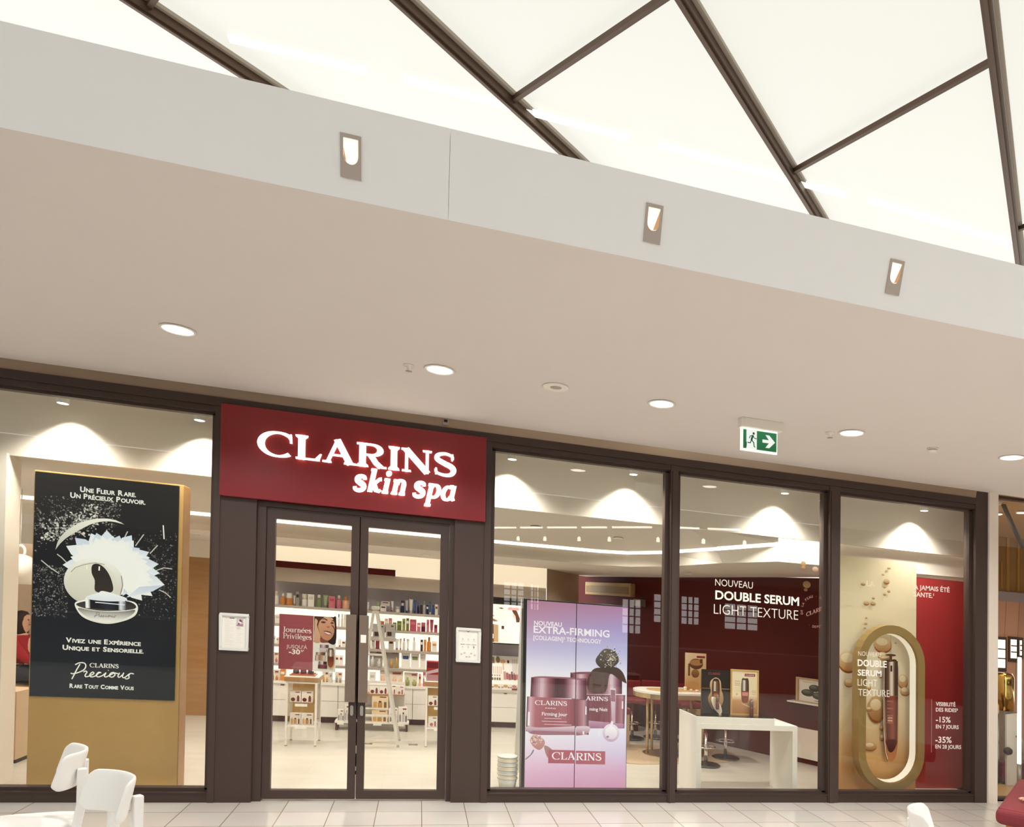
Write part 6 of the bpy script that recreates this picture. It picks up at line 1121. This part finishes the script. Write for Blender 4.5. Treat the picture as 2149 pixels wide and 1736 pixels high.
for px, rx, rz, c0, c1 in zip([(3.467, 2.143), (3.467, 2.108), (3.589, 2.101), (3.503, 1.955), (3.493, 1.907)], (.026, .02, .031, .04, .02), (.022, .014, .024, .032, .015), ('#f0dcae', '#dcae66', '#fff4da', '#5a3a18', '#4e3014'), ('#c08a3c', '#b07a34', '#a86f2c', '#7a5424', '#6a4418')): a.oval(px[0], px[1], rx, rz, c0, c1)
a.build('bubbles', PRINT, t)
# golden stadium ring standing in front, with a serum bottle picture
def stad(cx, w_, z0, z1, n=16):
    r = w_ / 2; return [(cx + r * math.cos(math.radians(q)), z1 - r + r * math.sin(math.radians(q))) for q in [180 * i / n for i in range(n + 1)]] + [(cx + r * math.cos(math.radians(q)), z0 + r + r * math.sin(math.radians(q))) for q in [180 + 180 * i / n for i in range(n + 1)]]
t = thing('gold_ring_display', 'big upright gold racetrack-shaped ring in front of the beige banner', 'display ring', (4.49, .22, .02)); rc = 4.492
o_, i_ = stad(rc, .735, .055, 1.645), stad(rc, .575, .135, 1.565); n = len(o_); m = MB(); y0, y1 = .16, .27
m.add([(x, y0, z) for x, z in o_ + i_] + [(x, y1, z) for x, z in o_ + i_], [(k, (k + 1) % n, n + (k + 1) % n, n + k) for k in range(n)] + [(2 * n + k, 3 * n + k, 3 * n + (k + 1) % n, 2 * n + (k + 1) % n) for k in range(n)] + [(k, 2 * n + k, 2 * n + (k + 1) % n, (k + 1) % n) for k in range(n)] + [(n + k, n + (k + 1) % n, 3 * n + (k + 1) % n, 3 * n + k) for k in range(n)]); m.build('ring', mat('ring_gold', '#a78a55', .45, .3), t)
m = MB(); i2 = stad(rc, .573, .137, 1.563); i3 = stad(rc, .555, .147, 1.555); m.add([(x, .19, z) for x, z in i2] + [(x, .268, z) for x, z in i3], [(k, (k + 1) % n, n + (k + 1) % n, n + k) for k in range(n)]); m.build('led_strip', mat('ring_light', '#f4ecd8', .4, emit=(1, .93, .8), es=.35), t)
box(rc - .12, rc + .12, .16, .27, .0, .06).build('foot', mat('ring_gold', '#a78a55', .45, .3), t)
t = thing('serum_cutout', 'tall cut-out picture of an amber serum bottle hanging inside the gold ring', 'cut-out picture', (4.49, .30, .4)); cxb = [(4.571, 0.864)][0][0]
sil = smooth([(4.501, 1.273), (4.569, 1.303), (4.651, 1.286), (4.659, 1.001), (4.662, 0.571), (4.655, 0.453), (4.638, 0.367), (4.611, 0.326), (4.576, 0.315), (4.544, 0.329), (4.521, 0.397), (4.51, 0.504), (4.499, 0.674), (4.496, 1.048)], 4, True)
m = MB(); m.slab(sil, .298, .304); m.build('board', mat('cut_dark', '#4a2f20', .3), t)
a = Art(.2975, .0001); a.poly(sil, '#4a2c20', '#c07a4c')
a.hgrad([(4.509, 0.952), (4.657, 0.958), (4.654, 1.297), (4.507, 1.279)], [(0, '#2c1a12'), (.3, '#6e4c38'), (.42, '#d9c4b0'), (.55, '#efe2d2'), (.68, '#8d6a54'), (.8, '#3b2419'), (1, '#4a3022')])
a.hgrad([(4.531, 0.504), (4.65, 0.507), (4.653, 0.953), (4.512, 0.947)], [(0, '#4a1f16'), (.3, '#7a3422'), (.6, '#9a4a2e'), (1, '#3f1a14')])
a.poly(smooth([(4.527, 0.525), (4.646, 0.528), (4.638, 0.464), (4.61, 0.418), (4.578, 0.402), (4.551, 0.421), (4.533, 0.467)], 3, True), '#5b2a1e', '#2e130e'); 
(x0, z1), (x1, z0) = [(4.542, 0.745), (4.598, 0.704)]; a.rect(x0, x1, z0, z1, '#e2a88c')
for k in range(8): zc = .93 - .035 * k; a.rect(cxb - .035, cxb + .03, zc, zc + .012, '#b56a4a' if k % 2 else '#8d4a34')
a.line([(4.498, 1.262), (4.498, 0.674), (4.512, 0.482), (4.523, 0.397), (4.544, 0.336)], .006, '#f7ead6'); (x0, z1), (x1, z0) = [(4.569, 1.25), (4.589, 1.192)]; a.rect(x0, x1, z0, z1, '#2c1a12')
a.build('bottle_print', PRINT, t)
m = MB(); pt = [(4.575, 1.352), (4.575, 1.304)]; m.box(pt[0][0] - .012, pt[0][0] + .012, .296, .306, pt[1][1] - .01, pt[0][1]); m.slab([(pt[0][0] + .055 * math.cos(q * .45), pt[0][1] + .012 * math.sin(q * .45)) for q in range(14)], .292, .306); m.build('pump_head', mat('cap_brown', '#6b4734', .3, .3), t)
m = MB(); m.box(pt[0][0] - .006, pt[0][0] + .006, .300, .304, pt[0][1] + .01, 1.555); m.build('hanger', VITRINE, t)

# ---------------------------------------------------------------- left bay: pendant, seated guest, small table
t = thing('pendant_lamp', 'white dome pendant lamp hanging left of the flower poster', 'pendant lamp', (-3.235, 1.5, 1.45))
MB().lathe([(.0, .255), (.03, .255), (.07, .240), (.115, .20), (.125, .15), (.125, 0), (.121, 0), (.121, .15), (.11, .195), (.0, .245)], (-3.235, 1.5, 1.45), 32).build('shade', M['plastic'], t); MB().tube([(-3.235 + .035 * math.cos(q * .35), 1.5, 1.73 + .05 * math.sin(q * .35)) for q in range(-2, 12)], .012, 8).build('grip', M['plastic'], t)
MB().cyl((-3.235, 1.5, 1.78), .004, .6, 8).build('cord', M['plastic'], t); MB().lathe([(.0, 0), (.03, .01), (.035, .05), (.0, .09)], (-3.235, 1.5, 1.50), 16).build('bulb', M['spotglow'], t); lamp(t, (-3.235, 1.5, 1.46), 12, ang=150, rad=.06, aim=(-3.235, 1.5, 0), name='light')
def body(name, joints, bones, m, parent, sub=2):
    me = bpy.data.meshes.new(name); base = BASE[parent.name]; keys = list(joints)
    me.from_pydata([tuple(Vector(joints[k][0]) - base) for k in keys], [(keys.index(a_), keys.index(b_)) for a_, b_ in bones], []); o = bpy.data.objects.new(name, me); C.objects.link(o); me.materials.append(m); o.parent = parent; rec(o, base)
    sk = o.modifiers.new('skin', 'SKIN'); sk.use_smooth_shade = True
    for v, k in zip(me.skin_vertices[0].data, keys):
        r = joints[k][1]; v.radius = r if isinstance(r, tuple) else (r, r)
    me.skin_vertices[0].data[0].use_root = True
    sb = o.modifiers.new('smooth', 'SUBSURF'); sb.levels = sb.render_levels = sub; return o
skin = mat('skin', '#d9a88c', .5, vary=.04)
def person(label, x, y, zs, face, top, hair_c, legs_c, hand_r=None, hand_l=None, lean=0.0):
    """seated figure facing angle `face` (radians from +x), pelvis at seat height zs"""
    t = thing('person', label, 'person', (x, y, 0)); ca, sa = math.cos(face), math.sin(face)
    W = lambda f, s, z: (x + f * ca - s * sa, y + f * sa + s * ca, zs + z)      # forward, left, up
    hr = hand_r or W(.24, -.10, .19); hl = hand_l or W(.24, .10, .19)
    mid = lambda a_, b_, dz: tuple((a_[k] + b_[k]) / 2 + (dz if k == 2 else 0) for k in range(3))
    L = lean; shr, shl = W(L * .8, -.135, .40), W(L * .8, .135, .40); er = mid(shr, hr, -.05); el = mid(shl, hl, -.05)
    J = {'pel': (W(0, 0, .10), (.12, .085)), 'waist': (W(L * .4, 0, .20), (.105, .075)), 'chest': (W(L * .7, 0, .33), (.125, .08)), 'neck0': (W(L, 0, .43), .05), 'neck1': (W(L + .01, 0, .48), .036), 'head0': (W(L + .025, 0, .535), (.05, .058)), 'head1': (W(L + .02, 0, .60), (.056, .066)), 'head2': (W(L + .01, 0, .65), (.045, .05)),
         'shr': (shr, .045), 'er': (er, .034), 'wr': (mid(er, hr, 0) if False else tuple(er[k] + (hr[k] - er[k]) * .88 for k in range(3)), .020), 'shl': (shl, .045), 'el': (el, .034), 'wl': (tuple(el[k] + (hl[k] - el[k]) * .88 for k in range(3)), .020),
         'hipr': (W(.05, -.07, .08), .065), 'kr': (W(.31, -.08, .06), .045), 'ar': (W(.30, -.08, -zs + .06), .028), 'fr': (W(.40, -.08, -zs + .022), .022), 'hipl': (W(.05, .07, .08), .065), 'kl': (W(.31, .08, .06), .045), 'al': (W(.30, .08, -zs + .06), .028), 'fl': (W(.40, .08, -zs + .022), .022)}
    B = [('pel', 'waist'), ('waist', 'chest'), ('chest', 'neck0'), ('neck0', 'neck1'), ('neck1', 'head0'), ('head0', 'head1'), ('head1', 'head2'), ('chest', 'shr'), ('shr', 'er'), ('er', 'wr'), ('chest', 'shl'), ('shl', 'el'), ('el', 'wl'), ('pel', 'hipr'), ('hipr', 'kr'), ('kr', 'ar'), ('ar', 'fr'), ('pel', 'hipl'), ('hipl', 'kl'), ('kl', 'al'), ('al', 'fl')]
    body('body', J, B, skin, t)
    fat = lambda k, d: (J[k][0], tuple(r + d for r in J[k][1]) if isinstance(J[k][1], tuple) else J[k][1] + d)
    body('sweater', {k: fat(k, .014) for k in ('pel', 'waist', 'chest', 'neck0', 'shr', 'er', 'wr', 'shl', 'el', 'wl')}, B[:3] + B[7:13], top, t); body('trousers', {k: fat(k, .012) for k in ('pel', 'hipr', 'kr', 'ar', 'hipl', 'kl', 'al')}, [b for b in B[13:] if 'f' != b[1][0]], legs_c, t)
    hc = W(L + .008, 0, .605); m = MB(); m.lathe([(.0, .078), (.045, .066), (.068, .03), (.070, -.01), (.066, -.06), (.058, -.14), (.03, -.18)], (hc[0] - .018 * ca, hc[1] - .018 * sa, hc[2]), 20); m.build('hair', hair_c, t)
    for s in (-.024, .024):
        e = W(L + .084, s, .595); MB().lathe([(.0, -.007), (.008, 0), (.0, .007)], e, 10).build('eye', M['dark'], t)
    nz = W(L + .088, 0, .575); MB().lathe([(.008, -.012), (.004, .014), (0, .02)], nz, 8).build('nose', skin, t); mo = W(L + .080, 0, .55); MB().lathe([(.0, -.004), (.014, 0), (.0, .004)], mo, 10).build('mouth', mat('lips', '#a85a50', .5), t)
    for nm, h, e in (('hand', hr, er), ('hand', hl, el)):
        d = Vector(h) - Vector(e); d.z = 0; d.normalize(); s_ = Vector((-d.y, d.x, 0)); sgn = 1 if h is hr else -1; w0 = Vector(e) + (Vector(h) - Vector(e)) * .86; pc = Vector(h)
        HJ = {'w': (tuple(w0), .019), 'p': (tuple(pc), (.030, .015))}; HB = [('w', 'p')]
        for k, (off, ln) in enumerate(((-.024, .050), (-.008, .058), (.008, .056), (.023, .044))):
            b0 = pc + d * .026 + s_ * off; b1 = b0 + d * ln * .5 + s_ * off * .22 + Vector((0, 0, .004)); b2 = b0 + d * ln + s_ * off * .34 + Vector((0, 0, -.006))
            HJ.update({'k%d' % k: (tuple(b0), .0085), 'm%d' % k: (tuple(b1), .0074), 't%d' % k: (tuple(b2), .0060)}); HB += [('p', 'k%d' % k), ('k%d' % k, 'm%d' % k), ('m%d' % k, 't%d' % k)]
        th0 = pc - d * .008 + s_ * .026 * sgn; th1 = th0 + d * .022 + s_ * .02 * sgn; th2 = th1 + d * .022 + s_ * .004 * sgn; HJ.update({'h0': (tuple(th0), .010), 'h1': (tuple(th1), .008), 'h2': (tuple(th2), .0065)}); HB += [('p', 'h0'), ('h0', 'h1'), ('h1', 'h2')]
        body(nm, HJ, HB, skin, t, 1)
    return t
red_knit = mat('red_knit', '#9a2327', .9, scale=60, vary=.1); darkhair = mat('dark_hair', '#2c1712', .6, scale=40, vary=.2); denim = mat('dark_trousers', '#2d2b33', .8)
t = thing('wooden_stool', 'wooden seat under the guest in red left of the flower poster', 'stool', (-3.66, 2.5, 0)); box(-3.80, -3.52, 2.36, 2.64, .42, .46).build('seat', M['wood'], t, bevel=.01)
for dx in (-.11, .11):
    for dy in (-.11, .11): MB().bar((-3.66 + dx, 2.5 + dy, 0), (-3.66 + dx * .8, 2.5 + dy * .8, .425), .026).build('leg', M['wood'], t)
person('person with long dark hair in a red top sitting left of the flower poster', -3.66, 2.5, .49, math.radians(-20), red_knit, darkhair, denim)
t = thing('cafe_table', 'small wooden table in front of the guest in red', 'table', (-3.30, 2.35, 0)); box(-3.30, -2.98, 2.2, 2.5, .60, .625).build('top', M['wood'], t, bevel=.004)
for dx in (-.14, .14): MB().bar((-3.14 + dx, 2.35, 0), (-3.14 + dx, 2.35, .6), .03).build('leg', M['black'], t)
t = thing('low_cabinet', 'pale wooden cabinet standing behind the cream wall stub', 'cabinet', (-3.25, 1.25, 0)); box(-3.42, -3.06, 1.12, 1.42, .03, .58).build('body', mat('pale_oak', '#cdb08c', .5), t); box(-3.42, -3.06, 1.13, 1.42, 0, .03).build('plinth', M['dark'], t); box(-3.41, -3.07, 1.112, 1.12, .05, .56).build('door', mat('pale_grey_door', '#bcb0ac', .5), t)

# ---------------------------------------------------------------- white chairs of the hall
def hall_chair(ax, ay, face, label, fl=1):
    """(ax, ay): middle of the backrest; face: direction the sitter looks"""
    t = thing('white_chair', label, 'chair', (ax, ay, 0), 'white moulded chairs of the hall'); wp = mat('white_chair_shell', '#fdfbf6', .38, vary=.01)
    ca, sa = math.cos(face), math.sin(face); W = lambda f, s, z: (ax + f * ca - s * sa, ay + f * sa + s * ca, z)
    m = MB(); n, k = 15, 7; F = []; Bk = []
    for j in range(k):
        v = j / (k - 1); z = .634 + .164 * v
        for i in range(n):
            u = -1 + 2 * i / (n - 1); s = .150 * math.sin(u * 1.08) / math.sin(1.08); f = .085 * (1 - math.cos(u * 1.08)) / (1 - math.cos(1.08)) - .035 * (v - .5)
            rr = .055; hw = .5
            zz = z
            edge = max(0, abs(u) - .84) / .16
            if edge > 0: c = math.sqrt(max(0, 1 - edge ** 2)); zz = .716 + (z - .716) * (.66 + .34 * c)
            F.append(W(f, s, zz)); Bk.append(W(f - .017 * math.cos(u * .9), s + .012 * math.sin(u), zz))
    q = []
    N = n * k
    for j in range(k - 1):
        for i in range(n - 1): a_ = j * n + i; q.append((a_, a_ + 1, a_ + n + 1, a_ + n)); q.append((N + a_, N + a_ + n, N + a_ + n + 1, N + a_ + 1))
    for i in range(n - 1): q.append((i, N + i, N + i + 1, i + 1)); a_ = (k - 1) * n + i; q.append((a_, a_ + 1, N + a_ + 1, N + a_))
    for j in range(k - 1): q.append((j * n, (j + 1) * n, N + (j + 1) * n, N + j * n)); a_ = j * n + n - 1; q.append((a_, N + a_, N + a_ + n, a_ + n))
    m.add(F + Bk, q, True); m.build('backrest', wp, t, sub=1)
    m = MB(); st_ = [(.03, .15), (.0, .10)]; outl = [W(.0 + .38 * a_, s_ * .98, 0)[:2] for a_, s_ in ((0, -.15), (0, .15), (.2, .175), (.6, .185), (.92, .17), (1.0, .13), (1.0, -.13), (.92, -.17), (.6, -.185), (.2, -.175))]; m.prism(outl, .446, .472); m.build('seat', wp, t, bevel=.008, seg=3)
    for s in (-.095, .095):
        up = MB(); g = lambda f, z: [W(f - .018, s - .016, z), W(f + .018, s - .016, z), W(f + .018, s + .016, z), W(f - .018, s + .016, z)]
        vs = g(-.07, 0) + g(.012, .42) + g(-.012, .56) + g(-.012, .725); up.add(vs, [(3, 2, 1, 0), (12, 13, 14, 15)] + [(4 * j + i, 4 * j + (i + 1) % 4, 4 * j + 4 + (i + 1) % 4, 4 * j + 4 + i) for j in range(3) for i in range(4)]); up.build('rear_leg', wp, t, bevel=.006, seg=3)
        fr = MB(); fr.bar(W(.38, s * 1.4, 0), W(.33, s * 1.2, .45), .034); fr.build('front_leg', wp, t, bevel=.006)
    return t
hall_chair(-1.385, -1.985, math.atan2(-.33, -.94), 'white chair at the lower left turned sideways, its seat toward the left picture edge')
hall_chair(-1.05, -2.455, math.atan2(-.69, -.72), 'white chair in front of the gold poster box, showing the front of its backrest')
hall_chair(2.30, -2.96, math.atan2(-.62, .79), 'white chair alone at the lower right before the red panel window')

# ---------------------------------------------------------------- red bench and the hand resting on it
A_ = Vector((.77, .64)); B_ = Vector((.64, -.77)); P0 = Vector((4.19, -1.43))
def bq(a_, b_): p = P0 + A_ * a_ + B_ * b_; return (p.x, p.y)
t = thing('red_bench', 'red upholstered bench with a rounded end at the right picture edge', 'bench', (*bq(.7, .26), 0)); rf = mat('red_upholstery', '#7f2d34', .85, scale=90, vary=.14)
m = MB(); m.prism([bq(0, 0), bq(1.5, 0), bq(1.5, .56), bq(0, .56)], .238, .350); m.build('cushion', rf, t, bevel=.052, seg=5)
m = MB(); m.tube([(*bq(.06, .015 + .02 * k), .3515) for k in range(0, 27)], .004, 6); m.build('piping', mat('red_piping', '#a8393c', .7), t)
m = MB(); m.prism([bq(.10, .06), bq(1.4, .06), bq(1.4, .50), bq(.10, .50)], .17, .238); m.build('frame', mat('orange_wood', '#c98440', .4), t)
for a_, b_ in ((.14, .10), (1.36, .10), (.14, .46), (1.36, .46)): MB().bar((*bq(a_, b_), 0), (*bq(a_, b_), .172), .05).build('leg', mat('orange_wood', '#c98440', .4), t)
person('person on the red bench at the right picture edge, only the resting fingers in view', *bq(.80, .37), .385, math.radians(-50), mat('dark_coat', '#3a3436', .8), darkhair, denim, hand_r=(4.665, -1.275, .376))

# ---------------------------------------------------------------- neighbouring bay: coffee machine, tube lamp, pipe, curtain, lamps
cm = [(6.23, 0.034), (6.315, 0.747), (6.332, -0.183), (6.52, 0.785), (6.432, 0.375), (6.451, 0.532)]
(cx0, cz0), (cx1, cz1), (px0, pz0), (px1, pz1), kn, tp = cm
t = thing('coffee_machine', 'tall steel and wine red coffee machine behind the neighbouring pane', 'coffee machine', ((cx0 + px1) / 2, .85, 0)); br = (cx1 - cx0) / 2 + .04; bx = cx1 - br
MB().lathe([(br * .95, 0), (br, .05), (br, cz1 * .55), (br * .9, cz1 * .6), (br, cz1 * .64), (br, cz1 - .06), (br * .7, cz1)], (bx, .8, .0), 28).build('boiler', M['steel'], t)
MB().lathe([(br * .8, 0), (br, .03), (br, .10), (br * .8, .14)], (bx, .8, cz1 + .002), 24).build('bean_hopper', mat('hopper_cream', '#c9a57c', .4), t)
m = MB(); m.box(px0 - .03, px1 + .25, .70, 1.0, .03, pz0 + .42); m.build('body', mat('wine_enamel', '#5d1c2c', .2), t, bevel=.01); box(px0 - .02, px1 + .24, .71, 1.0, 0, .03).build('plinth', M['dark'], t)
m = MB(); m.add([(x, y, z) for y in (.675, .70) for x, z in ((px0, pz0 + .08), (px0 + .06, pz0), (px1 - .06, pz0), (px1, pz0 + .10), (px1, pz1), (px0, pz1 - .02))], [(0, 1, 2, 3, 4, 5), (11, 10, 9, 8, 7, 6)] + [(i, 6 + i, 6 + (i + 1) % 6, (i + 1) % 6) for i in range(6)]); m.build('front_plate', mat('white_enamel', '#cfc6bd', .3), t)
MB().lathe([(.0, -.03), (.035, -.03), (.045, 0), (.035, .03), (0, .03)], (px0 - .01, .65, kn[1]), 20, (0, 1, 0)).build('knob', M['dark'], t); MB().tube([(tp[0], .67, tp[1]), (tp[0] + .01, .63, tp[1] + .02), (tp[0] + .03, .62, tp[1] - .04), (tp[0] + .035, .62, tp[1] - .26)], .010, 8).build('tap', M['steel'], t)
(bx0, bz0), (bx1, bz1) = [(6.418, 0.75), (6.612, 1.155)]
t = thing('brass_boiler', 'golden cylinder with bright reflections above the white front of the coffee machine', 'boiler', ((bx0 + bx1) / 2, .86, pz1)); r_ = (bx1 - bx0) / 2; MB().lathe([(r_, 0), (r_, bz1 - pz1), (r_ * .8, bz1 - pz1 + .05)], ((bx0 + bx1) / 2, .80 + r_, max(pz1, .0) + .002), 28).build('drum', mat('polished_brass', (.55, .36, .12), .15, 1.0), t); box((bx0 + bx1) / 2 - r_ * .8, (bx0 + bx1) / 2 + r_ * .8, .80 + r_ * .3, .80 + r_ * 1.7, pz0 + .42, pz1).build('support', M['steel'], t)
t = thing('tube_lamp', 'upright white tube lamp at the right picture edge', 'tube lamp', (6.145, .32, .10)); MB().cyl((6.145, .32, .31), .018, 1.1, 14).build('tube', M['led'], t); MB().cyl((6.145, .32, .0), .022, .31, 14).build('stand', M['steel'], t)
t = thing('ceiling_pipe', 'dark slanting pipe at the top of the neighbouring bay', 'pipe', (6.0, .5, 3.0)); MB().tube([(x, .40, z) for x, z in [(5.962, 3.079), (6.259, 2.567)]], .022, 10).build('pipe', M['black'], t)
for (x, z0), (_, z1), w_ in zip([(7.996, 2.259), (8.175, 2.273), (7.891, 2.284)], [(8, 3.24), (8.172, 2.938), (7.89, 2.647)], (.045, .03, .02)): box(x - w_ / 2, x + w_ / 2, 2.385, 2.40, z0, z1).struct('trim_metal_strip', mat('glow_brass', '#b58a45', .3, .5))
(_, za), (_, zb), (_, zc) = [(7.946, 2.242), (7.947, 2.11), (7.952, 1.005)]
box(5.8, 9.4, 2.36, 2.40, zb, za).struct('trim_pelmet', mat('pelmet_mauve', '#8d7f86', .5)); box(5.8, 9.4, 2.37, 2.40, .0, zb).struct('wall_tiled', tile_mat('pink_tiles', '#b98a72', '#a87a62', '#8a6552', .3, .12, 0, 0, .4, .008, .5))
for k, ((x0, z1), (x1, z0)) in enumerate(zip([(7.762, 1.574), (8.01, 1.588), (8.164, 1.584)], [(7.915, 1.189), (8.108, 1.33), (8.197, 1.375)])):
    m = MB(); m.box(x0 - .03, x1 + .03, 2.352, 2.37, z0 - .05, z1 + .04); o = m.struct('window_%d' % (30 + k), M['frame_dark']); box(x0, x1, 2.346, 2.352, z0, z1).build('pane', mat('pink_window', '#ffffff', .5, emit=(1, .85, .75), es=.9), o); q = MB()
    for j in (1, 2): q.box(x0, x1, 2.340, 2.346, z0 + (z1 - z0) * j / 3 - .008, z0 + (z1 - z0) * j / 3 + .008)
    q.build('glazing_bars', M['frame_dark'], o)
for k, (x, y, z, lb) in enumerate(((*[(6.361, 0.853)][0], 2.98, 'small lit lamp in the amber ceiling of the neighbouring bay, beside the cream pilaster'), (*[(6.46, 0.615)][0], 2.98, 'small lit lamp in the amber ceiling of the neighbouring bay, at the right picture edge'))):
    t = thing('bay_lamp', lb, 'ceiling light', (x, y, z), 'lamps of the neighbouring bay'); MB().cyl((x, y, z), .05, .02, 20).build('diffuser', M['led'], t); MB().lathe([(.05, 0), (.06, .004), (.06, .02)], (x, y, z), 20).build('trim_ring', M['zinc'], t); lamp(t, (x, y, z - .03), 60, (1, .8, .5), ang=160, aim=(x, y, 0))

# ---------------------------------------------------------------- lamps of the hall opposite, mirrored in the panes
pr = [(1.57, -10.03), (4.5, -6.73), (6.32, -5.59)]
def rail(u):
    (xa, ya), (xb, yb) = ((pr[0], pr[1]) if u < .6 else (pr[1], pr[2])); v = u / .6 if u < .6 else (u - .6) / .4; return (xa + (xb - xa) * v, ya + (yb - ya) * v)
m = MB(); m.bar((*rail(0), 3.27), (*rail(.599), 3.27), .10, .08); m.bar((*rail(.601), 3.27), (*rail(1), 3.27), .10, .08); m.struct('trim_lamp_rail', M['frame_dark'])
for k, (u0, u1) in enumerate(((.01, .10), (.12, .20), (.22, .32), (.34, .42), (.44, .56), (.62, .72), (.75, .86), (.89, .99))):
    t = thing('strip_lamp', 'long strip lamp under the rail of the hall opposite, mirrored in the shop panes', 'strip lamp', (*rail((u0 + u1) / 2), 3.2), 'strip lamps of the hall opposite'); m = MB(); m.bar((*rail(u0), 3.205), (*rail(u1), 3.205), .05, .03); m.build('tube', M['led'], t)
    m = MB(); m.bar((*rail(u0), 3.226), (*rail(u1), 3.226), .06, .012); m.build('housing', M['zinc'], t); lamp(t, (*rail((u0 + u1) / 2), 3.17), 105, (1, .97, .95), ang=165, blend=1, rad=.02, aim=(*rail((u0 + u1) / 2), 0))
for u in (.11, .21, .33, .43, .58, .735, .875):
    x, y = rail(u); t = thing('rail_spot', 'small spot lamp under the rail of the hall opposite, mirrored in the shop panes', 'spotlight', (x, y, 2.95), 'spot lamps of the hall opposite'); MB().lathe([(.035, 0), (.03, .07), (.01, .09)], (x, y, 2.93), 16).build('shade', M['led'], t); MB().cyl((x, y, 3.0), .006, .24, 8).build('rod', M['zinc'], t)

# ---------------------------------------------------------------- metres, and the building's sideways lean
def finish():
    for me in bpy.data.meshes:
        n = len(me.vertices)
        if not n: continue
        a = np.empty(n * 3, dtype=np.float32); me.vertices.foreach_get('co', a); a = a.reshape(-1, 3)
        a[:, 0] += LEAN * a[:, 2]; a *= UNIT
        me.vertices.foreach_set('co', a.ravel())
        if me.skin_vertices:
            for sv in me.skin_vertices[0].data: sv.radius = (sv.radius[0] * UNIT, sv.radius[1] * UNIT)
        me.update()
    for o in bpy.data.objects:
        if o.type == 'CAMERA': continue
        l = o.location; o.location = ((l.x + LEAN * l.z) * UNIT, l.y * UNIT, l.z * UNIT)
    for l in bpy.data.lights:
        l.energy *= UNIT * UNIT; l.shadow_soft_size *= UNIT
finish()
